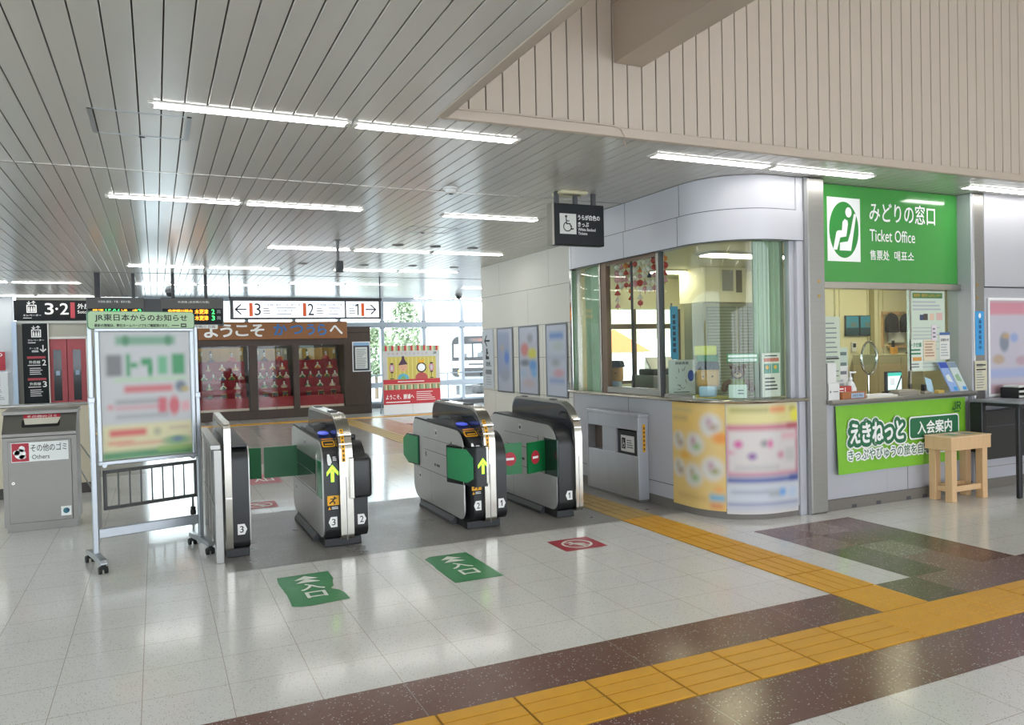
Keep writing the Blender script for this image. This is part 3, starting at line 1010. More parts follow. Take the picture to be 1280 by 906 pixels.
# ------------------------------------------------------------------ ticket gates
def gate(name, label, loc, W, la, cw, left='flat', right='flat', nl=None, nr=None, reader=True, steel_left=True, flaps=(), flap_y=0.2, sign=False, rfl=True, arrow=None):
    """ticket gate, front at y = 0: black band 0..la, chrome middle la..la+cw with a smoked hood, black band la+cw..W"""
    L = 1.66
    r = thing(name, label, 'ticket gate', loc, 0, 'ticket gates in a row')
    b_ = MB()
    b_.box(0.0, W - 0.05, 0.06, 1.48, 0, 0.075, BLACKP, 0.006)
    b_.prism([(-0.05, 0), (0.0, 0), (0.0, 0.075), (-0.02, 0.07), (-0.05, 0.03)], 'y', 0.33, 1.36, DKGREY)
    b_.build('plinth', r)
    def prof(fy, ty, bz, tz, ri=0.2, rb=0.1, rr=0.1):
        return round_poly([(fy, bz, rb), (fy, tz, ri), (ty, tz + 0.03, rr), (ty, bz, 0.18)], 8)
    lh = 0.94
    def taper(mb):
        for v in mb.v:
            if v.x < 0.01 and v.y < 0.1 and v.z < 0.95:
                v.x += 0.055 * (1 - v.y / 0.1)
    b_ = MB()
    b_.prism(prof(0, L, 0.07, lh, 0.24), 'x', 0, la, BLACKP)
    if left == 'bulge':
        taper(b_)
    b_.build('reader_body', r)
    # steel side cover
    if steel_left:
        b_ = MB()
        b_.prism(prof(0.035 if left != 'bulge' else 0.09, L - 0.01, 0.08, lh - 0.02, 0.2), 'x', -0.012, 0.002, STEEL_H)
        b_.M = frame_left(-0.012, 0, 0)
        b_.rect(-L + 0.02, 0.425, -0.05, 0.43, DKSEAM, 0.001)
        b_.rect(-1.05, 0.1, -1.046, 0.425, DKSEAM, 0.001)
        if left != 'window':
            b_.rect(-1.28, 0.77, -0.42, 0.774, DKSEAM, 0.001)
            b_.rect(-1.25, 0.64, -0.43, 0.645, DKSEAM, 0.001)
            for u in (-1.2, -0.52):
                b_.rect(u - 0.016, 0.57, u + 0.016, 0.62, DKGREY, 0.002)
            for u in (-0.9, -0.83, -0.78):
                b_.rect(u - 0.025, 0.5, u + 0.02, 0.525, BLACKP, 0.002)
            for k, y_ in enumerate((-0.42, -0.43)):
                b_.rect(y_, 0.43, y_ + 0.005, 0.8, DKSEAM, 0.0012)
        for (u, v) in ((-0.86, 0.85), (-1.42, 0.335)):
            b_.rect(u - 0.035, v - 0.035, u + 0.035, v + 0.035, PAPER, 0.001)
            b_.rect(u - 0.02, v - 0.018, u + 0.022, v + 0.012, BLACKP, 0.002)
        b_.build('side_cover', r)
    # middle slab with smoked hood
    x0, x1 = la, la + cw
    hp = round_poly([(-0.045, 0.07, 0.05), (-0.045, 1.15, 0.36), (1.44, 1.16, 0.16), (1.44, 0.9, 0.0), (1.44, 0.07, 0.05)], 10)
    b_ = MB()
    b_.prism(hp, 'x', x0, x1, SATIN)
    b_.prism(round_poly([(-0.047, 0.07, 0), (-0.047, 0.62, 0), (-0.044, 0.62, 0), (-0.044, 0.07, 0)]), 'x', x0 + cw * 0.45, x0 + cw * 0.5, MIDGREY)
    for z in (0.98, 0.9):
        b_.box(x0 + 0.002, x1 - 0.002, -0.047 + (0.03 if z > 0.95 else 0.012), 0.02, z, z + 0.012, CHROME)
    b_.build('middle_band', r)
    hs = round_poly([(-0.01, 0.72, 0.02), (-0.01, 1.125, 0.33), (1.415, 1.135, 0.14), (1.415, 0.9, 0.02)], 10)
    b_ = MB()
    SMOKE = mat('smoked_acrylic', '#2b3036', 0.06, spec=0.8)
    b_.prism(hs, 'x', x0 - 0.004, x1 + 0.004, SMOKE)
    b_.build('hood', r)
    b_ = MB()
    for y_ in (0.42, 1.12):
        b_ = MB()
        b_.box(x0 + 0.02, x1 - 0.02, y_, y_ + 0.12, 1.148, 1.166, DKGREY, 0.006)
        b_.build('hood_lamp', r)
    if W > la + cw + 0.02:
        b_ = MB()
        b_.prism(prof(0, L, 0.07, 0.9, 0.27), 'x', x1, W, BLACKP)
        b_.build('exit_body', r)
        b_ = MB()
        b_.prism(prof(0.03, L - 0.01, 0.08, 0.88, 0.24), 'x', W - 0.002, W + 0.012, STEEL_H)
        b_.build('side_cover', r)
        b_ = MB()
        b_.box(x1 + 0.01, W - 0.02, 0.3, 0.7, 0.9, 0.955, BLACKP, 0.02)
        b_.build('exit_slot_block', r)
    if reader:
        # raised reader deck
        b_ = MB()
        b_.prism([(0.22, 0.93), (0.32, 0.965), (0.46, 0.985), (0.5, 1.01), (0.86, 1.01), (0.9, 0.985), (1.2, 0.975), (1.2, 0.93)], 'x', 0.008, la - 0.004, BLACKP)
        b_.prism([(0.5, 1.011), (0.84, 1.011), (0.84, 1.03), (0.53, 1.035)], 'x', 0.02, la - 0.004, DKGREY)
        b_.build('reader_deck', r)
        b_ = MB(frame_uv((la / 2, 0.335, 0.973), (1, 0, 0), (0, 0.985, 0.17)))
        b_.disc(0, 0, la * 0.40, BLUELIT, 0.005, 0.068)
        b_.lines(-la * 0.25, -0.012, la * 0.25, 0.016, 2, LETTER, 0.006)
        b_.build('card_reader', r)
        a = math.radians(56)
        c = (la / 2, 0.24 - 0.24 * math.cos(a), 0.70 + 0.24 * math.sin(a))
        b_ = MB(frame_uv(c, (1, 0, 0), (0, math.sin(a), math.cos(a))))
        b_.rect(-la * 0.44, -0.043, la * 0.44, 0.043, YELLOW, 0.004, 0.015)
        b_.rect(-la * 0.36, -0.03, la * 0.36, 0.03, INK, 0.006, 0.01)
        b_.rect(-la * 0.27, -0.018, la * 0.3, -0.004, YELLOW, 0.008)
        b_.rect(-la * 0.4, 0.058, la * 0.4, 0.075, mat('slot_label_orange', '#d98a4a'), 0.004)
        b_.build('ticket_slot', r)
        a = math.radians(17)
        c = (la / 2, 0.24 - 0.24 * math.cos(a), 0.70 + 0.24 * math.sin(a))
        b_ = MB(frame_uv(c, (1, 0, 0), (0, math.sin(a), math.cos(a))))
        b_.poly([(-0.03, -0.045), (-0.01, -0.05), (0.005, -0.02), (0.0, 0.01), (-0.012, 0.05), (-0.03, 0.05), (-0.034, 0.0)], LETTER, 0.004)
        b_.lines(0.015, -0.012, la * 0.4, 0.03, 3, LETTER, 0.004)
        b_.build('touch_sticker', r)
        # sticker on the chrome band
        b_ = MB()
        def arc(a, rr_=0.362):
            return (-0.045 + 0.36 - rr_ * math.cos(a), 0.79 + rr_ * math.sin(a))
        u0, u1 = x0 + cw * 0.18, x0 + cw * 0.46
        for k in range(8):
            a0, a1 = math.radians(-6 + 6 * k), math.radians(6 * k)
            (ya, za), (yb, zb) = arc(a0), arc(a1)
            b_.add([(u0, ya, za), (u1, ya, za), (u1, yb, zb), (u0, yb, zb)], [(0, 1, 2, 3)], YELLOW)
            a0, a1 = a0 + 0.025, a1 - 0.025
            (ya, za), (yb, zb) = arc(a0, 0.364), arc(a1, 0.364)
            b_.add([(u0 + 0.009, ya, za), (u1 - 0.009, ya, za), (u1 - 0.009, yb, zb), (u0 + 0.009, yb, zb)], [(0, 1, 2, 3)], mat('brown_ink', '#6a4a1a') if k % 3 else INK)
        b_.build('warning_sticker', r)
    # front fittings
    fy = -0.002
    if left == 'bulge':
        fy = -0.09
        b_ = MB()
        b_.prism([(0.01, 0.385), (-0.083, 0.36), (-0.085, 0.34), (0.042, -0.075), (0.056, -0.09), (la + 0.012, -0.09), (la + 0.012, 0.385)], 'z', 0.42, 0.78, BLACKP)
        b_.prism([(0.03, 0.02), (0.065, -0.06), (la + 0.01, -0.075), (la + 0.01, 0.02)], 'z', 0.78, 0.79, BLACKP)
        b_.box(la - 0.004, la + 0.03, -0.094, 0.1, 0.44, 0.8, SATIN, 0.01)
        b_.build('sensor_housing', r)
        def pad(pa, pb, fac, hz=(0.44, 0.77)):
            d = Vector((pb[0] - pa[0], pb[1] - pa[1], 0)); L2 = d.length
            M = frame_uv((pa[0], pa[1], 0), d, (0, 0, 1))
            w0, w1 = hz
            oc = [(0.0, w0 + 0.02), (L2 * 0.78, w0), (L2, w0 + 0.05), (L2, w1 - 0.08), (L2 * 0.75, w1), (0.0, w1)] if fac > 0 else \
                 [(0.0, w0 + 0.07), (L2 * 0.3, w0), (L2, w0), (L2, w1), (L2 * 0.25, w1), (0.0, w1 - 0.06)]
            b_ = MB(M)
            cx, cz = L2 / 2, (w0 + w1) / 2
            b_.prism([(cx + (q[0] - cx) * 0.9, cz + (q[1] - cz) * 0.92) for q in oc], 'z', 0.002, 0.014, PADGREEN)
            b_.build('sensor_pad', r)
            return M, oc
        pad((-0.085, 0.34), (0.042, -0.072), 1, (0.435, 0.775))
        M, oc = pad((-0.062, 1.86), (-0.014, 1.42), 0)
        b_ = MB(M); b_.prism(oc, 'z', -0.04, 0.002, BLACKP)
        b_.build('sensor_housing', r)
        b_ = MB(); b_.box(-0.016, 0.0, 0.37, 0.4, 0.42, 0.8, SATIN); b_.build('pad_edge_strip', r)
    if left == 'window':
        b_ = MB()
        b_.box(-0.016, 0, 0.05, 0.26, 0.42, 0.76, mat('pad_green_dark', '#1f7a4d', 0.3), 0.01)
        b_.box(-0.02, 0, 0.27, 0.29, 0.42, 0.8, SATIN)
        b_.build('sensor_pad', r)
        b_ = MB()
        b_.box(-0.017, 0, 0.33, 1.32, 0.45, 0.745, mat('dark_green_glass', '#20372d', 0.08), 0.004)
        b_.M = frame_left(-0.017, 0, 0)
        b_.rect(-1.3, 0.6, -0.35, 0.606, mat('pale_seam', '#9aa59e'), 0.001)
        b_.rect(-1.32, 0.74, -0.33, 0.75, mat('pale_seam', '#9aa59e'), 0.001)
        b_.build('flap_pocket', r)
    if left == 'pocket':
        b_ = MB()
        b_.box(-0.02, 0, -0.0, 0.27, 0.42, 0.79, mat('dark_green_glass', '#20372d', 0.08), 0.004)
        b_.box(-0.024, 0, 0.27, 0.29, 0.42, 0.8, SATIN)
        b_.build('flap_pocket', r)
    if right == 'bulge':
        b_ = MB()
        b_.box(x1 - 0.02, W + 0.025, -0.085, 0.36, 0.43, 0.78, BLACKP, 0.03)
        b_.prism([(-0.07, 0.77), (0.34, 0.77), (0.34, 0.8), (0.02, 0.8)], 'x', x1, W + 0.015, BLACKP)
        b_.box(x1 - 0.035, x1 + 0.005, -0.09, 0.1, 0.43, 0.79, SATIN, 0.008)
        b_.build('sensor_housing', r)
        b_ = MB()
        b_.box(W + 0.02, W + 0.031, -0.0, 0.32, 0.47, 0.74, PADGREEN, 0.004)
        b_.build('sensor_pad', r)
    if arrow:
        b_ = MB(frame_xz(0, fy, 0))
        u, v = arrow
        b_.poly([(u - 0.014, v - 0.075), (u + 0.014, v - 0.075), (u + 0.014, v + 0.02), (u - 0.014, v + 0.02)], LIME, 0.002)
        b_.poly([(u, v + 0.075), (u + 0.05, v + 0.012), (u + 0.05, v - 0.022), (u, v + 0.032), (u - 0.05, v - 0.022), (u - 0.05, v + 0.012)], LIME, 0.0025)
        b_.build('arrow_light', r)
    if reader:
        b_ = MB(frame_xz(0, -0.002, 0))
        u = la / 2 + 0.008; v = 0.375
        b_.rect(u - 0.05, v, u + 0.05, v + 0.085, YELLOW, 0.001, 0.006)
        b_.disc(u + 0.012, v + 0.068, 0.009, INK, 0.002, n=10)
        b_.stroke([(u + 0.008, v + 0.055), (u - 0.008, v + 0.036), (u - 0.03, v + 0.02)], 0.012, INK)
        b_.stroke([(u - 0.006, v + 0.038), (u + 0.014, v + 0.026), (u + 0.008, v + 0.01)], 0.01, INK)
        b_.stroke([(u - 0.022, v + 0.058), (u + 0.006, v + 0.054), (u + 0.03, v + 0.062)], 0.009, INK)
        b_.rect(u - 0.05, v - 0.04, u + 0.05, v - 0.004, SIGNBLACK, 0.001)
        b_.poly([(u - 0.046, v - 0.036), (u - 0.02, v - 0.036), (u - 0.033, v - 0.01)], YELLOW, 0.002)
        b_.lines(u - 0.014, v - 0.036, u + 0.046, v - 0.01, 2, LETTER, 0.002)
        b_.build('caution_sticker', r)
    for n_, u, dr_ in (nl or []):
        b_ = MB(frame_xz(0, -0.002, 0))
        v = 0.23
        if dr_ == 'l':
            b_.poly([(u - 0.042, v), (u - 0.022, v - 0.045), (u + 0.034, v - 0.045), (u + 0.034, v + 0.045), (u - 0.022, v + 0.045)], LETTER, 0.002)
        else:
            b_.poly([(u + 0.042, v), (u + 0.022, v - 0.045), (u - 0.034, v - 0.045), (u - 0.034, v + 0.045), (u + 0.022, v + 0.045)], LETTER, 0.002)
        if n_ == '1':
            b_.one(u - 0.012, v - 0.028, u + 0.008, v + 0.028, 0.01, INK)
        else:
            b_.text(n_, u - 0.014, v - 0.028, u + 0.018, v + 0.028, INK, 0.003, 0.01)
        b_.build('number_tag', r)
    for (xa, xb, ya, yb, ns) in flaps:
        b_ = MB()
        d = Vector((xb - xa, yb - ya)).normalized(); n2 = Vector((-d.y, d.x)) * 0.012
        z0, z1 = 0.455, 0.765
        b_.prism([(xa - n2.x, ya - n2.y), (xb - n2.x, yb - n2.y), (xb + n2.x, yb + n2.y), (xa + n2.x, ya + n2.y)], 'z', z0, z1, GREEN)
        p = b_.build('flap', r)
        if ns:
            mid = (xa + (xb - xa) * ns, ya + (yb - ya) * ns)
            q = Vector((xb - xa, yb - ya, 0)).normalized()
            if q.x < 0:
                q = -q
            b_ = MB(frame_uv((mid[0], mid[1] - 0.013, 0.61), q, (0, 0, 1)))
            b_.disc(0, 0, 0.068, RED, 0.003)
            b_.rect(-0.044, -0.012, 0.044, 0.012, LETTER, 0.004)
            b_.build('no_entry_mark', p)
    return r

GY = 6.76
gate('ticket_gate', 'two-sided ticket gate with green arrow on flat black front and tags 3 and 2', (1.30, GY, 0), 0.375, 0.125, 0.115,
     left='window', right='bulge', nl=[('3', 0.068, 'l'), ('2', 0.315, 'r')], arrow=(0.07, 0.655),
     flaps=[(0.0, -0.335, 1.36, 1.37, 0)])
gate('ticket_gate', 'two-sided ticket gate with green side pads and tags 2 and 1', (2.635, GY, 0), 0.395, 0.15, 0.115,
     left='bulge', right='flat', nl=[('2', 0.092, 'l'), ('1', 0.335, 'r')], arrow=(0.115, 0.615),
     flaps=[(0.395, 0.66, 0.22, 0.22, 0.5)])
gate('ticket_gate', 'one-sided ticket gate nearest the booth wall, tag 1, with red no-entry flap', (3.60, GY, 0), 0.245, 0.165, 0.08,
     left='pocket', right='none', nl=[('1', 0.11, 'l')], reader=False,
     flaps=[(0.0, -0.27, 0.28, 0.15, 0.62)])
# leftmost half gate seen from the front, chrome on its left
r = thing('ticket_gate', 'narrow black ticket gate with tag 3 beside the steel rail panel', 'ticket gate', (0.497, 6.86, 0), 0, 'ticket gates in a row')
b_ = MB(); b_.box(0.005, 0.185, 0.02, 1.5, 0, 0.075, BLACKP, 0.006); b_.build('plinth', r)
b_ = MB()
b_.prism(round_poly([(0, 0.07, 0.06), (0, 0.94, 0.14), (1.6, 0.95, 0.1), (1.6, 0.07, 0.1)], 6), 'x', 0.055, 0.19, BLACKP); b_.build('exit_body', r)
b_ = MB()
b_.prism(round_poly([(0.03, 0.08, 0.06), (0.03, 0.92, 0.1), (1.58, 0.93, 0.1), (1.58, 0.08, 0.1)], 6), 'x', 0.19, 0.202, STEEL_H); b_.build('side_cover', r)
b_ = MB()
b_.prism([(0.0, 0.945), (0.06, 0.955), (1.58, 0.958), (1.58, 0.93), (0.0, 0.93)], 'x', 0.06, 0.185, DKGREY); b_.build('top_plate', r)
b_ = MB()
b_.prism(round_poly([(-0.012, 0.07, 0.02), (-0.012, 1.13, 0.05), (1.3, 1.15, 0.1), (1.3, 0.07, 0.05)], 6), 'x', 0.0, 0.055, SATIN)
b_.box(-0.004, 0.06, 0.08, 1.28, 0.98, 1.1, mat('smoked_acrylic', '#2b3036'), 0.01)
for z in (0.82, 0.95, 0.5):
    b_.box(0.002, 0.053, -0.016, 0.0, z, z + 0.012, CHROME)
b_.build('middle_band', r)
b_ = MB(frame_xz(0, -0.002, 0))
u, v = 0.125, 0.235
b_.poly([(u + 0.042, v), (u + 0.022, v - 0.045), (u - 0.034, v - 0.045), (u - 0.034, v + 0.045), (u + 0.022, v + 0.045)], LETTER, 0.002)
b_.text('3', u - 0.016, v - 0.028, u + 0.014, v + 0.028, INK, 0.003, 0.02)
b_.build('number_tag', r)
b_ = MB()
b_.prism([(0.2, 1.30), (0.44, 1.245), (0.443, 1.27), (0.203, 1.325)], 'z', 0.455, 0.765, GREEN); b_.build('flap', r)

# ------------------------------------------------------------------ rail panel beside the leftmost gate
r = thing('rail_panel', 'low brushed steel rail panel with post left of the narrow gate', 'railing', (0.42, 6.73, 0))
b_ = MB()
b_.box(-0.035, 0.045, 0.0, 1.7, 0.93, 0.975, STEEL, 0.006); b_.build('top_rail', r)
b_ = MB()
b_.box(0.0, 0.012, 0.05, 1.66, 0.08, 0.93, STEEL)
for y in (0.4, 0.8, 1.2):
    b_.box(-0.004, 0.016, y, y + 0.01, 0.08, 0.93, MIDGREY)
b_.box(-0.008, 0.02, 0.05, 1.66, 0.42, 0.45, STEEL)
b_.build('panel', r)
for y in (0.0, 1.62):
    b_ = MB(); b_.box(-0.01, 0.05, y, y + 0.06, 0, 0.93, STEEL, 0.004); b_.build('post', r)

# ------------------------------------------------------------------ wheeled poster stand
ang = math.atan2(0.223, 0.821)
st = thing('poster_stand', 'wheeled aluminium poster stand with green headed notice, left of the gates', 'poster stand', (-0.4785, 7.0974, 0), ang)
def stand_post(x, name='post'):
    b_ = MB()
    b_.box(x - 0.02, x + 0.02, -0.02, 0.02, 0.06, 1.37, ALU, 0.006)
    b_.box(x - 0.014, x + 0.014, -0.014, 0.014, 1.37, 1.96, ALU, 0.004)
    b_.box(x - 0.023, x + 0.023, -0.023, 0.023, 1.34, 1.385, ALU, 0.004)
    b_.build(name, st)
for x in (0.0, 0.83):
    stand_post(x)
    b_ = MB()
    b_.prism(round_poly([(-0.27, 0.075, 0.01), (-0.25, 0.11, 0.01), (0, 0.125, 0.0), (0.25, 0.11, 0.01), (0.27, 0.075, 0.01)]), 'x', x - 0.025, x + 0.025, ALU)
    p = b_.build('foot', st)
    for y in (-0.235, 0.235):
        b_ = MB()
        b_.cyl((x, y, 0.05), (x, y, 0.08), 0.018, RUBBER)
        for dx in (-0.022, 0.022):
            b_.cyl((x + dx - 0.011, y + 0.012, 0.028), (x + dx + 0.011, y + 0.012, 0.028), 0.028, RUBBER, n=16)
        b_.box(x - 0.03, x + 0.03, y - 0.02, y + 0.035, 0.035, 0.058, RUBBER, 0.008)
        b_.build('caster', p)
b_ = MB(); b_.box(0.02, 0.81, -0.015, 0.015, 0.235, 0.315, ALU, 0.006); b_.build('crossbar', st)
b_ = MB()
for (x0, x1, z0, z1) in ((0.03, 0.80, 0.83, 0.865), (0.03, 0.80, 1.915, 1.945), (0.03, 0.062, 0.86, 1.92), (0.768, 0.80, 0.86, 1.92)):
    b_.box(x0, x1, -0.05, -0.015, z0, z1, ALU, 0.006)
b_.box(0.05, 0.78, -0.03, -0.018, 0.86, 1.92, WHITE)
for x in (0.07, 0.77):
    b_.cyl((x, -0.055, 0.83), (x, -0.01, 0.83), 0.018, ALU, n=10)
b_.build('board_frame', st)
PM = print_mat('notice_print', '#b9bbbd', [
    (0.5, 0.93, 0.33, 0.035, '#6f9a80', 0.6, 'r'), (0.28, 0.93, 0.035, 0.035, '#3f7f58', 0.8), (0.75, 0.93, 0.035, 0.035, '#3f7f58', 0.8),
    (0.15, 0.735, 0.085, 0.085, '#6f7073', 0.4, 'r'), (0.30, 0.735, 0.022, 0.09, '#2f8a55', 0.6, 'r'), (0.36, 0.735, 0.045, 0.02, '#2f8a55', 0.7, 'r'), (0.5, 0.76, 0.06, 0.03, '#2f8a55', 0.7, 'r'), (0.54, 0.70, 0.03, 0.06, '#2f8a55', 0.7),
    (0.68, 0.73, 0.055, 0.075, '#5fa57c', 0.6, 'r'), (0.86, 0.735, 0.075, 0.085, '#2f8a55', 0.4, 'r'), (0.55, 0.62, 0.4, 0.012, '#a9c5a2', 0.8, 'r'),
    (0.52, 0.545, 0.27, 0.028, '#c06a6e', 0.5, 'r'), (0.88, 0.555, 0.06, 0.045, '#67717f', 0.9), (0.93, 0.53, 0.04, 0.02, '#b09a5a', 0.8),
    (0.42, 0.445, 0.27, 0.022, '#999a9d', 0.7, 'r'), (0.42, 0.40, 0.27, 0.018, '#c09aa0', 0.7, 'r'), (0.10, 0.41, 0.03, 0.02, '#c58a90', 0.8),
    (0.67, 0.40, 0.05, 0.07, '#c25c66', 0.5, 'r'), (0.80, 0.40, 0.06, 0.075, '#c25c66', 0.6), (0.93, 0.39, 0.05, 0.04, '#d09aa0', 0.8, 'r'), (0.45, 0.33, 0.3, 0.018, '#9fa1a5', 0.8, 'r'),
    (0.5, 0.14, 0.5, 0.13, '#cfc9a0', 0.15, 'r'), (0.28, 0.205, 0.2, 0.028, '#c9605c', 0.6, 'r'), (0.6, 0.2, 0.04, 0.03, '#a9a78c', 0.8), (0.85, 0.22, 0.12, 0.01, '#b9a890', 0.8, 'r'),
    (0.2, 0.13, 0.14, 0.015, '#cf9078', 0.8, 'r'), (0.45, 0.115, 0.3, 0.01, '#cf9a84', 0.8, 'r'), (0.82, 0.115, 0.16, 0.04, '#86a87e', 0.8), (0.83, 0.125, 0.06, 0.02, '#6a7d92', 0.9),
    (0.5, 0.03, 0.5, 0.032, '#4f8a5c', 0.3, 'r'), (0.8, 0.055, 0.2, 0.02, '#8fb06a', 0.8, 'r')])
uv_sheet('poster_sheet', lambda u, v: (0.06 + 0.71 * u, -0.0325, 0.865 + 1.05 * v), 1, 1, PM, st)
b_ = MB()
HG = mat('header_green', '#a9c79d', 0.4)
HGD = mat('header_green_edge', '#2f6a48', 0.4)
b_.M = frame_xz(0, -0.03, 0)
b_.prism(round_poly([(-0.02, 1.935, 0.03), (0.815, 1.935, 0.03), (0.815, 2.085, 0.03), (-0.02, 2.085, 0.03)]), 'z', -0.02, 0.005, HGD)
b_.rect(-0.014, 1.941, 0.809, 2.079, HG, 0.007, 0.026)
b_.text('JR東日本からのお知らせ', 0.035, 1.995, 0.755, 2.06, INK, 0.009, 0.022)
b_.text('最新の情報は、弊社ホームページでもご確認頂けます。', 0.03, 1.953, 0.60, 1.98, INK, 0.009, 0.03)
b_.lines(0.625, 1.96, 0.69, 1.975, 1, INK, 0.009)
b_.rect(0.70, 1.952, 0.745, 1.984, INK, 0.009)
b_.rect(0.708, 1.962, 0.737, 1.974, HG, 0.010)
b_.build('header_sign', st)

# ------------------------------------------------------------------ litter bin
bn = thing('litter_bin', 'grey steel litter bin with red and white sign for other waste', 'litter bin', (-1.385, 8.95, 0))
BS = mat('bin_steel', '#7f7c77', 0.4, 0.8, noise=(4, 0.9))
BSD = mat('bin_dark', '#141414', 0.7)
Wb = 0.635
b_ = MB()
b_.box(0.02, Wb - 0.02, 0.03, 0.42, 0.0, 0.07, BS)
b_.prism([(0.0, 0.06), (0.0, 0.935), (-0.012, 0.945), (-0.012, 0.975), (0.0, 0.985), (0.14, 1.155), (0.44, 1.155), (0.44, 0.06)], 'x', 0.0, Wb, BS)
b_.prism([(0.12, 1.155), (0.12, 1.185), (0.46, 1.2), (0.46, 1.155)], 'x', -0.01, Wb + 0.01, BS)
b_.build('body', bn)
b_ = MB()
b_.box(0.045, Wb - 0.045, -0.01, 0.005, 0.09, 0.90, BS, 0.004)
d = b_.build('door', bn)
b_ = MB(frame_xz(0, -0.01, 0))
b_.disc(0.055 + 0.03, 0.49, 0.014, SATIN, 0.004); b_.disc(0.055 + 0.03, 0.49, 0.005, INK, 0.006)
b_.build('door_lock', d)
b_ = MB(frame_xz(0, -0.011, 0))
b_.rect(0.075, 0.695, 0.565, 0.885, LETTER, 0.002)
b_.rect(0.08, 0.70, 0.225, 0.88, RED, 0.003)
b_.disc(0.15, 0.775, 0.048, LETTER, 0.004, 0.05); b_.disc(0.165, 0.825, 0.026, LETTER, 0.004, 0.03); b_.disc(0.12, 0.79, 0.03, LETTER, 0.004, 0.024); b_.disc(0.17, 0.745, 0.03, LETTER, 0.004, 0.02)
b_.text('その他のゴミ', 0.24, 0.79, 0.55, 0.865, INK, 0.004, 0.004)
b_.text('Others', 0.25, 0.717, 0.40, 0.76, INK, 0.004)
b_.build('sign_plate', bn)
b_ = MB(frame_xz(0, -0.011, 0))
b_.rect(0.485, 0.13, 0.575, 0.225, LETTER, 0.002)
b_.disc(0.53, 0.18, 0.028, mat('teal_print', '#2f6f7a'), 0.003); b_.disc(0.545, 0.185, 0.014, mat('navy_print', '#24406a'), 0.004)
b_.build('sticker', bn)
sl_ = Vector((0, 0.14, 0.17)).normalized()
b_ = MB(frame_uv((0, 0.0, 0.985), (1, 0, 0), sl_))
b_.rect(0.16, 0.055, 0.49, 0.155, BSD, 0.002, 0.02)
b_.rect(0.17, 0.165, 0.49, 0.21, RED, 0.003)
b_.text('その他のゴミ', 0.20, 0.172, 0.46, 0.202, LETTER, 0.005, 0.01)
b_.build('opening', bn)
b_ = MB(frame_uv((0, 0.0, 0.985), (1, 0, 0), sl_))
b_.prism([(0.19, 0.085), (0.47, 0.085), (0.495, 0.16), (0.175, 0.16)], 'z', 0.008, 0.014, mat('bin_flap', '#c9c3b4', 0.4))
b_.build('flap', bn)

# low beige partition behind the bin
pt = thing('partition', 'low beige partition with dark skirting behind the litter bin', 'partition', (-4.0, 11.2, 0))
b_ = MB(); b_.box(-3.0, 3.24, 0, 0.22, 0.1, 1.12, mat('partition_beige', '#cbbfa9', 0.5), 0.01); b_.build('panel', pt)
b_ = MB(); b_.box(-3.0, 3.25, -0.01, 0.23, 0.0, 0.13, mat('dark_skirting', '#4a4442', 0.6)); b_.build('skirting', pt)
b_ = MB(); b_.box(-3.02, 3.27, -0.02, 0.24, 1.12, 1.145, STEEL, 0.004); b_.build('capping', pt)

# wheeled fence section
fc = thing('fence_gate', 'low wheeled barrier of grey metal bars behind the poster stand', 'barrier', (-0.50, 8.60, 0), math.atan2(0.33, 0.86))
FM = mat('fence_grey', '#6a6b6b', 0.45, 0.4)
b_ = MB()
for z in (0.20, 0.56):
    b_.box(0.0, 0.93, -0.015, 0.015, z, z + 0.035, FM, 0.004)
for x in (0.0, 0.9):
    b_.box(x, x + 0.03, -0.015, 0.015, 0.2, 0.59, FM, 0.004)
b_.build('frame', fc)
for k in range(7):
    x = 0.03 + 0.87 * (k + 1) / 8
    b_ = MB(); b_.cyl((x, 0, 0.22), (x, 0, 0.57), 0.009, FM, n=8); b_.build('bar', fc)
b_ = MB(); b_.box(-0.09, -0.03, -0.03, 0.03, 0.0, 0.78, STEEL, 0.004); b_.build('post', fc)
b_ = MB()
b_.tube([(-0.06, 0.02, 0.34), (0.5, 2.42, 0.34)], 0.009, FM, 8)
b_.build('link_rod', fc)
b_ = MB()
b_.tube([(-0.06, 0.02, 0.66), (0.5, 2.42, 0.66)], 0.009, FM, 8)
b_.build('link_rod', fc)
b_ = MB()
b_.cyl((0.88, 0, 0.1), (0.88, 0, 0.2), 0.012, FM); b_.cyl((0.865, 0, 0.04), (0.895, 0, 0.04), 0.04, RUBBER, n=16); b_.box(0.86, 0.9, -0.025, 0.025, 0.05, 0.1, RUBBER, 0.006)
b_.build('caster', fc)

# ------------------------------------------------------------------ floor stickers
STG = mat('floor_sticker_green', '#2f7f4f', 0.35, noise=(6, '#3f8a58'))
STR = mat('floor_sticker_red', '#a82a3c', 0.35)
STW = mat('floor_sticker_white', '#dfe3da', 0.4)
def arrow_sticker(label, loc, outline):
    b_ = MB()
    b_.poly(outline, STG, 0.0022)
    for v in (0.685, 0.60):
        b_.poly([(0.105, v - 0.06), (0.285, v - 0.06), (0.195, v + 0.035)], STW, 0.0032)
    b_.text('入', 0.11, 0.345, 0.285, 0.505, STW, 0.0032, 0.04)
    b_.text('口', 0.125, 0.16, 0.27, 0.30, STW, 0.0032, 0.05)
    o = b_.build('floor_sticker'); o.location = loc
    return tag(o, label, 'floor sticker', 'green entrance stickers')
arrow_sticker('worn green entrance sticker with torn right edge, straight before the left gates', (0.79, 5.30, 0),
              [(0.0, 0.03), (0.06, 0.0), (0.12, -0.01), (0.39, 0.02), (0.385, 0.17), (0.36, 0.26), (0.315, 0.32), (0.35, 0.38), (0.36, 0.47), (0.385, 0.56), (0.385, 0.775), (0.0, 0.765), (-0.01, 0.6), (0.005, 0.3)])
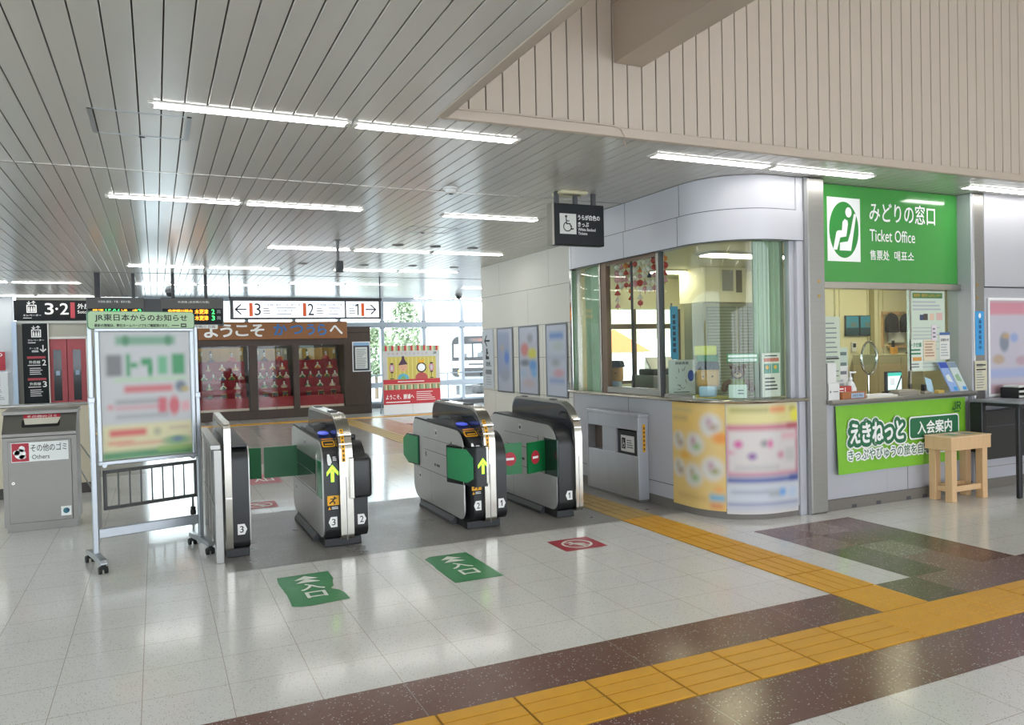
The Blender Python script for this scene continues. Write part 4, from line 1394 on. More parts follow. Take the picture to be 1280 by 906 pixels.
arrow_sticker('green entrance sticker with clean straight edges, before the middle gate aisle', (1.945, 5.29, 0),
              [(0.0, 0.0), (0.385, 0.0), (0.385, 0.52), (0.375, 0.56), (0.385, 0.6), (0.38, 0.775), (0.06, 0.775), (0.0, 0.72), (0.005, 0.5), (-0.005, 0.42)])
def noentry(label, loc, w_=0.4, h_=0.37):
    b_ = MB()
    b_.rect(0, 0, w_, h_, STR, 0.0022, 0.01)
    b_.ring(w_ / 2, h_ / 2, 0.125, 0.022, STW, 0.003)
    b_.disc(w_ / 2 - 0.03, h_ / 2 + 0.06, 0.018, STW, 0.003)
    b_.stroke([(w_ / 2 - 0.03, h_ / 2 + 0.035), (w_ / 2, h_ / 2 - 0.03), (w_ / 2 + 0.03, h_ / 2 - 0.09)], 0.03, STW, 0.003)
    b_.stroke([(w_ / 2 - 0.07, h_ / 2), (w_ / 2, h_ / 2 + 0.02), (w_ / 2 + 0.06, h_ / 2 - 0.02)], 0.02, STW, 0.003)
    b_.stroke([(w_ / 2 - 0.085, h_ / 2 + 0.085), (w_ / 2 + 0.085, h_ / 2 - 0.085)], 0.02, STW, 0.0035)
    o = b_.build('floor_sticker'); o.location = loc
    return tag(o, label, 'floor sticker')
noentry('red no-entry floor sticker in front of the gate beside the booth', (3.07, 5.655, 0))
noentry('faded red floor sticker just beyond the left gate aisle', (0.85, 8.92, 0), 0.36, 0.4)
b_ = MB(); b_.rect(0, 0, 0.42, 0.85, STR, 0.0022); b_.text('入口', 0.08, 0.2, 0.34, 0.6, STW, 0.003, 0.02)
o = b_.build('floor_sticker'); o.location = (1.08, 10.6, 0)
tag(o, 'faded red floor sticker farther beyond the left gate aisle', 'floor sticker')

# ------------------------------------------------------------------ fare-ticket cabinet on the booth side
STEELB = mat('window_lit_steel', '#cdd0d6', 0.3, 0.7, noise=(3, 0.85), stretch=(1, 5, 1))  # window reflection put into the colour: a brighter, bluer steel
cb = thing('ticket_return_cabinet', 'stainless steel wall cabinet with black wheelchair ticket slot on the booth', 'cabinet', (FX - 0.13, 7.55, 0))
M0 = frame_left(0, 0, 0)
b_ = MB(M0)
for (u0, u1, v0, v1) in ((-0.55, 0.52, 0.03, 0.5), (-0.55, 0.52, 0.78, 0.93), (-0.22, 0.08, 0.5, 0.78)):
    b_.box(u0, u1, v0, v1, -0.127, 0.0, STEELB, 0.004)
b_.box(-0.56, 0.55, 0.925, 0.965, -0.128, 0.006, STEELB, 0.006)
b_.box(0.5, 0.53, 0.03, 0.93, -0.128, 0.004, STEELB, 0.004)
b_.box(-0.57, -0.54, 0.03, 0.93, -0.128, 0.004, STEELB, 0.004)
b_.box(-0.54, 0.5, 0.5, 0.78, -0.128, -0.1, mat('niche_brown', '#6a5646', 0.5))
b_.box(-0.54, 0.52, 0.0, 0.035, -0.127, -0.01, STEEL)
b_.build('body', cb)
b_ = MB(M0)
b_.box(0.06, 0.5, 0.49, 0.77, -0.07, -0.02, BLACKP, 0.008)
b_.M = M0 @ Matrix.Translation((0, 0, -0.02))
b_.rect(0.15, 0.53, 0.42, 0.71, LETTER, 0.002)
b_.rect(0.17, 0.56, 0.245, 0.68, INK, 0.003)
b_.ring(0.205, 0.595, 0.02, 0.007, LETTER, 0.004, 12); b_.stroke([(0.2, 0.66), (0.2, 0.62), (0.225, 0.62)], 0.009, LETTER, 0.004)
b_.lines(0.27, 0.57, 0.4, 0.67, 4, GREYINK, 0.003)
b_.build('ticket_slot', cb)
b_ = MB(frame_xz(0, -0.532, 0))
b_.rect(0.05, 0.55, 0.085, 0.85, YELLOW, 0.003)
for k in range(6):
    b_.rect(0.058, 0.57 + k * 0.045, 0.077, 0.595 + k * 0.045, mat('brown_ink', '#6a4a1a'), 0.005)
b_.build('warning_sticker', cb)

# posters wrapped on the booth
def arc_len(path):
    S = [0]
    for a, b in zip(path[:-1], path[1:]):
        S.append(S[-1] + math.hypot(b[0] - a[0], b[1] - a[1]))
    return S
BP = booth_path(0.006, 40); BS_ = arc_len(BP)
def on_path(s_):
    for i in range(len(BS_) - 1):
        if s_ <= BS_[i + 1] or i == len(BS_) - 2:
            f = (s_ - BS_[i]) / (BS_[i + 1] - BS_[i])
            return (BP[i][0] + (BP[i + 1][0] - BP[i][0]) * f, BP[i][1] + (BP[i + 1][1] - BP[i][1]) * f)
def s_of(fn):
    best = min(range(2000), key=lambda k: fn(on_path(BS_[-1] * k / 2000)))
    return BS_[-1] * best / 2000
s0 = s_of(lambda p: abs(p[1] - 6.58) + (10 if p[0] > 5.2 else 0))
s1 = s_of(lambda p: math.hypot(p[0] - 4.99, p[1] - 5.935))
s2 = s_of(lambda p: math.hypot(p[0] - 5.69, p[1] - FY))
YB = [(0.5, 0.35, 0.6, 0.4, '#d9bb78', 0.9)]
for (u, v, r_) in ((0.78, 0.80, 1), (0.15, 0.63, 0.8), (0.5, 0.61, 1.0), (0.8, 0.39, 1.05), (0.15, 0.36, 0.8), (0.47, 0.31, 1.05)):
    YB.append((u, v, 0.17 * r_, 0.105 * r_, '#cfcdc8', 0.25))
    YB.append((u + 0.04, v - 0.02, 0.06, 0.03, random.choice(['#8fae74', '#a88c7a', '#9c9a68']), 0.9))
    YB.append((u - 0.02, v + 0.03, 0.04, 0.03, random.choice(['#b98ea0', '#9a8fb0', '#b0a58a']), 0.9))
YB += [(0.93, 0.68, 0.12, 0.05, '#e0903e', 0.8), (0.87, 0.12, 0.12, 0.03, '#5fa8d0', 0.4, 'r'), (0.86, 0.045, 0.1, 0.02, '#d07a58', 0.7, 'r'), (0.9, 0.2, 0.06, 0.03, '#e0a060', 0.9),
       (0.25, 0.93, 0.22, 0.012, '#b9a878', 0.8, 'r'), (0.2, 0.85, 0.18, 0.015, '#b59a6a', 0.8, 'r'), (0.42, 0.1, 0.3, 0.02, '#c5a468', 0.8, 'r'), (0.3, 0.49, 0.1, 0.03, '#dba347', 0.9)]
PMY = print_mat('yellow_poster_print', '#dcb96e', YB, 0.3, 0.06, 0.85)
PMW = print_mat('white_poster_print', '#cfc9c6', [
    (0.5, 0.9, 0.5, 0.1, '#d9cf8c', 0.2, 'r'), (0.3, 0.945, 0.25, 0.02, '#a9a060', 0.7, 'r'), (0.68, 0.945, 0.12, 0.025, '#e08a58', 0.6, 'r'), (0.92, 0.945, 0.05, 0.02, '#a89a50', 0.7, 'r'), (0.97, 0.88, 0.08, 0.06, '#e0d84a', 0.8),
    (0.5, 0.785, 0.5, 0.025, '#bf6a7e', 0.3, 'r'), (0.92, 0.79, 0.1, 0.02, '#a84a54', 0.5, 'r'),
    (0.5, 0.36, 0.5, 0.02, '#c58a9a', 0.4, 'r'), (0.985, 0.55, 0.02, 0.22, '#b06a80', 0.5, 'r'), (0.01, 0.57, 0.015, 0.2, '#c58a9a', 0.5, 'r'),
    (0.15, 0.635, 0.05, 0.035, '#c85a98', 0.6), (0.48, 0.64, 0.045, 0.03, '#8f8a8c', 0.6), (0.56, 0.635, 0.04, 0.035, '#cf6f9a', 0.6), (0.32, 0.525, 0.05, 0.03, '#8a5f9c', 0.6), (0.72, 0.53, 0.05, 0.03, '#c88aa0', 0.6),
    (0.03, 0.56, 0.06, 0.02, '#cf9ab0', 0.7), (0.85, 0.7, 0.12, 0.03, '#d3aab0', 0.8, 'r'), (0.87, 0.53, 0.08, 0.06, '#bdbab8', 0.8, 'r'), (0.4, 0.42, 0.3, 0.02, '#bdb9b8', 0.8, 'r'),
    (0.5, 0.305, 0.5, 0.03, '#5d6ba4', 0.3, 'r'), (0.93, 0.31, 0.08, 0.025, '#3f4f92', 0.5, 'r'), (0.5, 0.19, 0.5, 0.08, '#c3c8d0', 0.1, 'r'), (0.3, 0.2, 0.25, 0.012, '#9fa5b4', 0.8, 'r'), (0.62, 0.185, 0.09, 0.03, '#a5a9ae', 0.7, 'r'), (0.74, 0.19, 0.05, 0.035, '#6f9fd8', 0.6), (0.9, 0.18, 0.06, 0.04, '#b3c2d6', 0.7, 'r'),
    (0.5, 0.085, 0.5, 0.015, '#7f88b4', 0.5, 'r'), (0.5, 0.05, 0.5, 0.02, '#b9bcc6', 0.5, 'r')], 0.3, 0.045, 0.85)
o = uv_sheet('booth_poster', lambda u, v: on_path(s0 + (s1 - s0) * u) + (0.075 + 1.045 * v,), 24, 1, PMY)
tag(o, 'yellow poster with pale round pictures wrapped on the booth curve', 'poster')
o = uv_sheet('booth_poster', lambda u, v: on_path(s1 + 0.004 + (s2 - s1) * u) + (0.055 + 1.065 * v,), 24, 1, PMW)
tag(o, 'white poster with pink and blue bands wrapped on the booth front', 'poster')

# ------------------------------------------------------------------ green ticket office sign
OG = mat('office_green', '#3f9440', 0.12, coat=0.3)
OGM = mat('office_green_mark', '#2f8a3a', 0.2)
sg = thing('ticket_office_sign', 'large green ticket office sign with white seated figure pictogram', 'sign', (6.055, PY + 0.18, 2.315))
SGM = frame_xz(0.105, -0.012, 0.01) @ Matrix.Scale(1.018, 4)
b_ = MB(); b_.box(0, 2.205, -0.012, 0.02, 0, 1.0, OG, 0.003); b_.M = SGM
b_.rect(0.105, 0.20, 0.565, 0.845, LETTER, 0.002)
b_.disc(0.335, 0.52, 0.205, OGM, 0.003, 0.285, 40)
b_.disc(0.40, 0.70, 0.044, LETTER, 0.004, 0.052)
b_.poly([(0.315, 0.60), (0.345, 0.63), (0.385, 0.615), (0.39, 0.58), (0.365, 0.455), (0.28, 0.44), (0.235, 0.315), (0.18, 0.315), (0.228, 0.495), (0.25, 0.51), (0.305, 0.515)], LETTER, 0.004)
b_.poly([(0.475, 0.69), (0.508, 0.68), (0.428, 0.31), (0.27, 0.31), (0.275, 0.388), (0.385, 0.405), (0.42, 0.49)], LETTER, 0.005)
b_.text('みどりの窓口', 0.70, 0.625, 1.70, 0.83, LETTER, 0.003, 0.012)
b_.text('Ticket Office', 0.70, 0.42, 1.38, 0.545, LETTER, 0.003, 0.006)
b_.text('售票处', 0.70, 0.225, 0.985, 0.33, LETTER, 0.003, 0.012)
b_.text('매표소', 1.06, 0.225, 1.36, 0.33, LETTER, 0.003, 0.012)
b_.build('panel', sg)

# counter with its tubular edge
ct = thing('ticket_counter', 'steel edged ticket counter shelf under the office window', 'counter', (6.055, PY, 0))
b_ = MB(); b_.box(0.0, 2.2, -0.02, 0.5, 1.075, 1.115, mat('counter_top', '#a39e95', 0.4), 0.004); b_.build('shelf', ct)
b_ = MB(); b_.tube([(0.0, -0.04, 1.095), (2.16, -0.04, 1.095), (2.19, -0.03, 1.095), (2.2, 0.0, 1.095), (2.2, 0.03, 1.095)], 0.026, STEEL, 12); b_.build('edge_tube', ct)

# banner
BG = mat('banner_lime', '#74b52a', 0.45, noise=(3, '#86c238'))
BGD = mat('banner_dark_green', '#1f6a44', 0.45)
bnr = thing('banner', 'lime green banner with Japanese lettering hung below the ticket counter', 'banner', (6.2, PY + 0.04, 0))
b_ = MB()
def bw_(u, v):
    return (1.97 * u, -0.004 - 0.03 * (1 - v) * (1 - u) ** 3 - 0.006 * math.sin(u * 14) * (1 - v), 0.36 + 0.69 * v)
n = 20
vs = [bw_(i / n, j / 6) for j in range(7) for i in range(n + 1)]
b_.add(vs, [(j * (n + 1) + i, j * (n + 1) + i + 1, (j + 1) * (n + 1) + i + 1, (j + 1) * (n + 1) + i) for j in range(6) for i in range(n)], BG)
b_.M = frame_xz(0, -0.026, 0)
b_.halo('えきねっと', 0.17, 0.655, 0.95, 0.865, 0.058, LETTER, 0.001, 0.03)
b_.halo('えきねっと', 0.17, 0.655, 0.95, 0.865, 0.042, BGD, 0.0025, 0.03)
b_.text('えきねっと', 0.17, 0.655, 0.95, 0.865, LETTER, 0.005, 0.045)
b_.rect(1.035, 0.64, 1.83, 0.885, LETTER, 0.002, 0.04)
b_.rect(1.05, 0.655, 1.815, 0.87, BGD, 0.003, 0.035)
b_.text('入会案内', 1.16, 0.69, 1.71, 0.835, LETTER, 0.0045, 0.03)
b_.halo('きっぷやびゅうの旅を自宅や出先から', 0.14, 0.485, 1.86, 0.6, 0.017, LETTER, 0.001, 0.01, 12)
b_.text('きっぷやびゅうの旅を自宅や出先から', 0.14, 0.485, 1.86, 0.6, BGD, 0.003, 0.014)
LK = mat('dark_green_logo', '#1d5a3a', 0.5)
u, v = 1.73, 0.93
b_.stroke([(u + 0.045, v + 0.075), (u + 0.045, v + 0.012), (u + 0.035, v), (u, v), (u, v + 0.02)], 0.013, LK, 0.003)
b_.stroke([(u + 0.07, v), (u + 0.07, v + 0.075), (u + 0.115, v + 0.075), (u + 0.125, v + 0.065), (u + 0.125, v + 0.048), (u + 0.115, v + 0.038), (u + 0.075, v + 0.038)], 0.013, LK, 0.003)
b_.stroke([(u + 0.095, v + 0.038), (u + 0.128, v)], 0.013, LK, 0.003)
b_.rect(u + 0.02, v - 0.03, u + 0.11, v - 0.018, LK, 0.003)
b_.build('cloth', bnr)

# wooden stool table
WOOD = mat('pine_wood', '#dfbd94', 0.5, noise=(9, '#cfa778'), stretch=(2, 2, 0.35))
WOODT = mat('pine_wood_top', '#e6cba8', 0.5, noise=(7, '#d8b58c'))
sto = thing('wooden_stand', 'small pale wooden stand in front of the green banner', 'table', (7.47, 5.37, 0))
b_ = MB(); b_.box(-0.03, 0.60, -0.02, 0.29, 0.54, 0.675, WOOD, 0.004); b_.box(-0.035, 0.605, -0.025, 0.295, 0.672, 0.685, WOODT, 0.003); b_.build('top', sto)
for (x, y) in ((0.0, 0.0), (0.0, 0.185), (0.49, 0.0), (0.49, 0.185)):
    b_ = MB(); b_.box(x, x + 0.08, y, y + 0.08, 0, 0.545, WOOD, 0.004); b_.build('leg', sto)
b_ = MB(); b_.box(0.08, 0.49, 0.02, 0.06, 0.10, 0.16, WOOD, 0.003); b_.box(0.02, 0.06, 0.08, 0.185, 0.10, 0.16, WOOD, 0.003); b_.box(0.08, 0.49, 0.205, 0.245, 0.10, 0.16, WOOD, 0.003); b_.build('stretcher', sto)
b_ = MB(); b_.M = Matrix.Translation((0, 0, 0.6855))
for k, (x, y) in enumerate(((0.1, 0.05), (0.22, 0.12), (0.34, 0.06))):
    b_.rect(x, y, x + 0.12, y + 0.13, (mat('print_green', '#6f9a70'), PAPER, mat('print_grey', '#8f9a9a'))[k], 0.001 + k * 0.0004)
o = b_.build('leaflets'); o.location = (7.47, 5.37, 0)
tag(o, 'printed leaflets lying flat on the small wooden stand', 'leaflets')

# black table at the right edge
tb = thing('side_table', 'black metal table with grey top cut by the right edge', 'table', (8.2, 5.12, 0))
TBK = mat('table_black', '#24262b', 0.4, 0.2)
b_ = MB(); b_.box(0.0, 1.4, 0.0, 0.52, 1.0, 1.03, mat('table_top_grey', '#8d9096', 0.35), 0.006); b_.box(0.01, 1.39, 0.01, 0.51, 0.965, 1.0, TBK, 0.004); b_.build('table_top', tb)
for (x, y) in ((0.03, 0.03), (0.03, 0.44), (1.3, 0.03), (1.3, 0.44)):
    b_ = MB(); b_.box(x, x + 0.055, y, y + 0.045, 0, 0.97, TBK, 0.008); b_.build('leg', tb)
b_ = MB(); b_.box(0.09, 1.3, 0.43, 0.45, 0.36, 0.9, mat('table_mesh_panel', '#33312f', 0.7)); b_.M = frame_xz(0, 0.43, 0); b_.rect(0.1, 0.72, 1.3, 0.73, DKGREY, 0.002); b_.build('modesty_panel', tb)
b_ = MB(); b_.box(-0.05, 0.02, 0.38, 0.52, 0.45, 1.0, BLACKP, 0.006); b_.build('side_shelf', tb)
tr = thing('document_tray', 'black document tray with white papers on the black table', 'tray', (8.62, 5.4, 1.03))
b_ = MB()
for z in (0.0, 0.055, 0.11):
    b_.box(0, 0.26, 0, 0.2, z, z + 0.006, BLACKP)
for x in (0.0, 0.252):
    b_.box(x, x + 0.008, 0, 0.2, 0, 0.115, BLACKP)
b_.box(0.0, 0.26, 0.19, 0.2, 0, 0.115, BLACKP)
b_.build('shelf_frame', tr)
for k, z in enumerate((0.008, 0.063, 0.118)):
    b_ = MB(); b_.box(0.02, 0.24 - 0.03 * k, 0.004, 0.18, z, z + 0.022, PAPER, 0.003); b_.build('paper', tr)
tr2 = thing('pen_box', 'black box beside the document tray at the right edge', 'box', (8.9, 5.4, 1.03))
b_ = MB(); b_.box(0, 0.3, 0, 0.16, 0, 0.1, BLACKP, 0.006); b_.box(0.02, 0.28, 0.02, 0.14, 0.1, 0.102, DKGREY); b_.build('box', tr2)

# framed poster on the right wall
def framed_poster(name, label, M, w_, h_, pm, fm, fw_=0.025, group=None, loc=(0, 0, 0), rotz=0):
    r = thing(name, label, 'poster', loc, rotz, group)
    b_ = MB(frame_xz(0, 0, 0))
    for (u0, v0, u1, v1) in ((0, 0, w_, fw_), (0, h_ - fw_, w_, h_), (0, fw_, fw_, h_ - fw_), (w_ - fw_, fw_, w_, h_ - fw_)):
        b_.box(u0, u1, v0, v1, -0.0, 0.018, fm, 0.005)
    b_.build('frame', r)
    uv_sheet('sheet', lambda u, v: (fw_ + (w_ - 2 * fw_) * u, -0.006, fw_ + (h_ - 2 * fw_) * v), 1, 1, pm, r)
    return r
framed_poster('framed_poster', 'large pale blurred poster in a white frame above the black table', None, 1.1, 1.12,
              print_mat('right_poster_print', '#bdb8c4', [(0.5, 0.92, 0.5, 0.07, '#c98a98', 0.8, 'r'), (0.25, 0.55, 0.08, 0.1, '#7f8898', 0.8), (0.28, 0.62, 0.06, 0.03, '#b59a78', 0.9), (0.42, 0.6, 0.07, 0.05, '#90a2cc', 0.8),
                        (0.15, 0.37, 0.1, 0.05, '#b5a08c', 0.8), (0.55, 0.35, 0.1, 0.05, '#b59aa4', 0.8), (0.3, 0.22, 0.35, 0.05, '#a2abcf', 0.7, 'r'), (0.5, 0.05, 0.5, 0.05, '#c4a2ac', 0.8, 'r'), (0.8, 0.5, 0.1, 0.15, '#a9a5b8', 0.9)], 0.3),
              WHITE, 0.03, loc=(8.535, PY + 0.018, 1.035))
# notices on the narrow pillar
BN = mat('blue_notice', '#3f9bd6', 0.4)
r = thing('pillar_notice', 'blue vertical notice on the narrow steel pillar', 'notice', (8.30, PY - 0.002, 1.515))
b_ = MB(); b_.box(0.0, 0.145, -0.004, 0.0, 0, 0.49, BN); b_.build('plate', r)
b_ = MB(frame_xz(0, -0.005, 0))
for k, ch in enumerate('乗車券販売中'):
    b_.text(ch, 0.05, 0.35 - k * 0.058, 0.1, 0.395 - k * 0.058, mat('navy_ink', '#1c3560'), 0.001, 0.02)
b_.disc(0.072, 0.44, 0.022, LETTER, 0.001, 0.028)
b_.build('lettering', r)
r = thing('pillar_notice', 'cream printed notice below the blue one on the narrow steel pillar', 'notice', (8.285, PY - 0.002, 1.12))
b_ = MB(); b_.box(0, 0.2, -0.004, 0.0, 0, 0.33, mat('cream_paper', '#cfc9b0', 0.7)); b_.M = frame_xz(0, -0.004, 0)
b_.lines(0.02, 0.02, 0.18, 0.31, 10, GREYINK, 0.001, 0.3, 3); b_.rect(0.02, 0.225, 0.18, 0.24, INK, 0.0015); b_.rect(0.02, 0.275, 0.18, 0.29, INK, 0.0015); b_.build('plate', r)

# ------------------------------------------------------------------ posters on the cream wall
PF = mat('poster_frame_grey', '#7d8086', 0.35, 0.6)
for (y1, w_, label, pm) in (
    (13.42, 0.70, 'tall blue-tinted blurred poster, farthest of three on the cream wall', print_mat('wall_print_blue', '#b3b7c4', [(0.42, 0.86, 0.3, 0.05, '#5f86b4', 0.6, 'r'), (0.6, 0.84, 0.1, 0.03, '#5a9c94', 0.9), (0.4, 0.6, 0.4, 0.35, '#98a2bb', 0.8, 'r'), (0.62, 0.54, 0.16, 0.1, '#5d82c6', 0.7), (0.3, 0.7, 0.12, 0.05, '#b0a39c', 0.9), (0.45, 0.25, 0.3, 0.1, '#9a9fae', 0.9)], 0.3, 0.10, 0.6)),
    (12.46, 0.76, 'tall blurred poster with red, yellow and blue patches, middle of three on the cream wall', print_mat('wall_print_mixed', '#b0b2bf', [(0.3, 0.66, 0.22, 0.1, '#c07a78', 0.8), (0.6, 0.83, 0.15, 0.07, '#8f8f98', 0.9), (0.72, 0.6, 0.24, 0.08, '#c4bf52', 0.7), (0.3, 0.46, 0.26, 0.05, '#6f7580', 0.8), (0.75, 0.42, 0.2, 0.08, '#5f8fc2', 0.8), (0.8, 0.31, 0.15, 0.06, '#6f9fcc', 0.8), (0.2, 0.3, 0.18, 0.06, '#9fb0c2', 0.9), (0.5, 0.15, 0.3, 0.06, '#b5a5aa', 0.9)], 0.3, 0.10, 0.6)),
    (11.41, 0.73, 'tall pale blurred poster with blue heading, nearest of three on the cream wall', print_mat('wall_print_pale', '#b4b8c4', [(0.5, 0.85, 0.36, 0.045, '#5f82b8', 0.5, 'r'), (0.6, 0.7, 0.25, 0.06, '#a9b3b0', 0.9), (0.5, 0.54, 0.45, 0.03, '#a2a9bb', 0.8, 'r'), (0.45, 0.47, 0.2, 0.05, '#96989c', 0.8), (0.6, 0.32, 0.25, 0.06, '#c0959e', 0.8), (0.5, 0.21, 0.4, 0.03, '#8093bd', 0.7, 'r')], 0.3, 0.10, 0.6))):
    framed_poster('framed_poster', label, None, w_, 1.2, pm, PF, 0.028, 'posters on the cream wall', (5.888, y1, 0.9), -PI / 2)
r = thing('wall_sign', 'narrow pale directory sign with left arrow at the end of the cream wall', 'sign', (5.892, 14.12, 0.95), -PI / 2)
b_ = MB(frame_xz(0, 0, 0))
b_.box(0, 0.5, 0, 1.14, -0.006, 0.012, mat('pale_sign', '#c6ccd2', 0.4), 0.004)
b_.build('plate', r)
b_ = MB(frame_xz(0, -0.012, 0))
b_.stroke([(0.34, 0.92), (0.1, 0.92)], 0.035, INK); b_.stroke([(0.2, 1.02), (0.1, 0.92), (0.2, 0.82)], 0.035, INK)
b_.disc(0.2, 0.74, 0.035, INK); b_.rect(0.16, 0.66, 0.26, 0.71, INK); b_.poly([(0.14, 0.56), (0.3, 0.56), (0.3, 0.62), (0.2, 0.62), (0.2, 0.65), (0.14, 0.65)], INK)
b_.text('改札', 0.14, 0.42, 0.4, 0.52, INK, 0.003, 0.02)
b_.rect(0.12, 0.27, 0.42, 0.36, GREYINK); b_.lines(0.14, 0.05, 0.42, 0.24, 4, PALEINK)
b_.build('lettering', r)

# ------------------------------------------------------------------ doll display case at the back
WOODD = mat('dark_brown_wood', '#47362c', 0.45, noise=(6, '#382a23'), stretch=(3, 3, 0.6))
dc = thing('display_case', 'long dark brown glazed case of red-stepped doll displays by the back windows', 'display case', (0.9, 21.3, 0))
b_ = MB()
b_.box(0.0, 4.57, 0.0, 1.0, 0.0, 0.24, WOODD, 0.01)
b_.box(0.0, 4.57, 0.0, 1.0, 2.25, 2.42, WOODD, 0.01)
b_.box(0.0, 4.57, 0.94, 1.0, 0.24, 2.25, WOODD)
b_.box(0.0, 0.08, 0.0, 0.94, 0.24, 2.25, WOODD)
b_.box(3.84, 4.57, 0.0, 0.94, 0.24, 2.25, WOODD, 0.005)
b_.box(0.02, 3.84, -0.03, 0.02, 1.93, 2.1, WOODD, 0.005)
b_.build('carcass', dc)
for x, w_ in ((1.33, 0.2), (2.46, 0.14)):
    b_ = MB(); b_.box(x, x + w_, -0.01, 0.2, 0.2, 2.26, WOODD, 0.006); b_.build('post', dc)
for k, (x0, x1) in enumerate(((0.08, 1.33), (1.53, 2.46), (2.6, 3.84))):
    b_ = MB(frame_xz(0, 0.03, 0)); b_.rect(x0, 0.24, x1, 1.94, GLASS, 0)
    for q in (x0, (x0 + x1) / 2 if k == 1 else x1 - 0.012):
        b_.rect(q, 0.24, q + 0.012, 1.94, DKGREY, 0.002)
    b_.build('glass_door', dc)
    b_ = MB()
    b_.box((x0 + x1) / 2 - 0.03, (x0 + x1) / 2 + 0.03, 0.03, 0.09, 1.93, 1.99, mat('case_lamp', '#fff6e0', 0.4, emit=4.0), 0.01)
    b_.box((x0 + x1) / 2 - 0.3, (x0 + x1) / 2 + 0.3, 0.12, 0.18, 2.21, 2.25, mat('case_lamp', '#fff6e0'), 0.006)
    b_.build('spot_lamp', dc)
# welcome board on top
SB = mat('signboard_brown', '#946238', 0.5, noise=(5, '#855630'), stretch=(1, 1, 6))
BLUEP = mat('signboard_blue', '#2f73b5', 0.5)
wb = thing('welcome_board', 'brown wooden signboard with white and blue brush lettering over the doll case', 'signboard', (1.0, 21.22, 2.10))
b_ = MB(); b_.box(0, 3.8, -0.03, 0.03, 0, 0.46, SB, 0.008); b_.build('board', wb)
b_ = MB(frame_xz(0, -0.03, 0))
for ch, u0, u1, v0, v1, m_ in (('よ', 0.14, 0.48, 0.06, 0.41, LETTER), ('う', 0.53, 0.83, 0.07, 0.41, LETTER), ('こ', 0.9, 1.22, 0.09, 0.38, LETTER), ('そ', 1.27, 1.62, 0.07, 0.40, LETTER),
                               ('か', 1.85, 2.2, 0.1, 0.41, BLUEP), ('つ', 2.28, 2.62, 0.13, 0.37, BLUEP), ('う', 2.7, 2.93, 0.1, 0.4, BLUEP), ('ら', 3.0, 3.24, 0.09, 0.4, BLUEP), ('へ', 3.32, 3.68, 0.11, 0.36, LETTER)):
    b_.text(ch, u0, v0, u1, v1, m_, 0.004, 0.045)
b_.build('lettering', wb)
# framed notice on the case end
nf = thing('framed_notice', 'white framed paper notice on the brown right end of the doll case', 'notice', (4.95, 21.29, 1.17))
b_ = MB(frame_xz(0, 0, 0))
b_.rect(0, 0, 0.5, 0.83, mat('notice_backing', '#3a3f4a', 0.3), 0.004)
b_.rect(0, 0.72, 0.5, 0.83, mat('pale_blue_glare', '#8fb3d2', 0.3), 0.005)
b_.box(0, 0.5, 0, 0.025, 0, 0.02, WHITE); b_.box(0, 0.5, 0.805, 0.83, 0, 0.02, WHITE); b_.box(0, 0.025, 0.02, 0.81, 0, 0.02, WHITE); b_.box(0.475, 0.5, 0.02, 0.81, 0, 0.02, WHITE)
b_.build('frame', nf)
b_ = MB(frame_xz(0, -0.006, 0)); b_.rect(0.08, 0.08, 0.42, 0.68, PAPER, 0.002); b_.lines(0.11, 0.1, 0.39, 0.64, 11, GREYINK, 0.003, 0.35, 5); b_.build('paper', nf)

# stepped red doll stands and their dolls
REDC = mat('red_felt', '#942630', 0.9)
GOLDS = mat('gold_screen', '#c79a3c', 0.45, 0.2, noise=(6, '#b08432'))
FRINGE = mat('fringe_cloth', '#d6b8a8', 0.8)
STANDS = [('left', 1.03, 1.14), ('middle', 2.47, 0.85), ('right', 3.55, 1.12)]
NT = 5
def tier_pos(j):      # shelf j from the top: height, y of its middle
    return 1.53 - 0.245 * j, 22.08 - 0.145 * j
for nm, x0, w_ in STANDS:
    r = thing('doll_stand', 'red stepped stand in the %s bay of the doll case' % nm, 'display stand', (x0, 21.35, 0.2415))
    b_ = MB()
    pr_ = [(0.06, 0)]
    for j in reversed(range(NT)):
        z, y = tier_pos(j)
        pr_ += [(y - 0.06 - 21.35, pr_[-1][1]), (y - 0.06 - 21.35, z - 0.24)]
    pr_ += [(0.86, pr_[-1][1]), (0.86, 0)]
    b_.prism(pr_, 'x', 0, w_, REDC)
    b_.build('stepped_shelf', r)
    b_ = MB()
    b_.prism([(-0.01, 0), (0.045, 0.0), (0.055, 0.33), (0.04, 0.33)], 'x', -0.03, w_ + 0.03, REDC)
    b_.box(-0.03, w_ + 0.03, -0.014, -0.002, 0.0, 0.06, FRINGE)
    b_.build('skirt_cloth', r)
    b_ = MB()
    n = 6
    zz = [(i * w_ / n, 0.80 + (0.03 if i % 2 else 0)) for i in range(n + 1)]
    for (xa, ya), (xb, yb) in zip(zz[:-1], zz[1:]):
        b_.prism([(xa, ya + 0.02), (xb, yb + 0.02), (xb, yb + 0.03), (xa, ya + 0.03)], 'z', 1.29, 1.62 if nm != 'left' else 1.66, GOLDS if nm != 'middle' or 1.5 < xa * 6 / w_ < 4 else mat('silver_screen', '#a9a090', 0.5))
    b_.build('folding_screen', r)

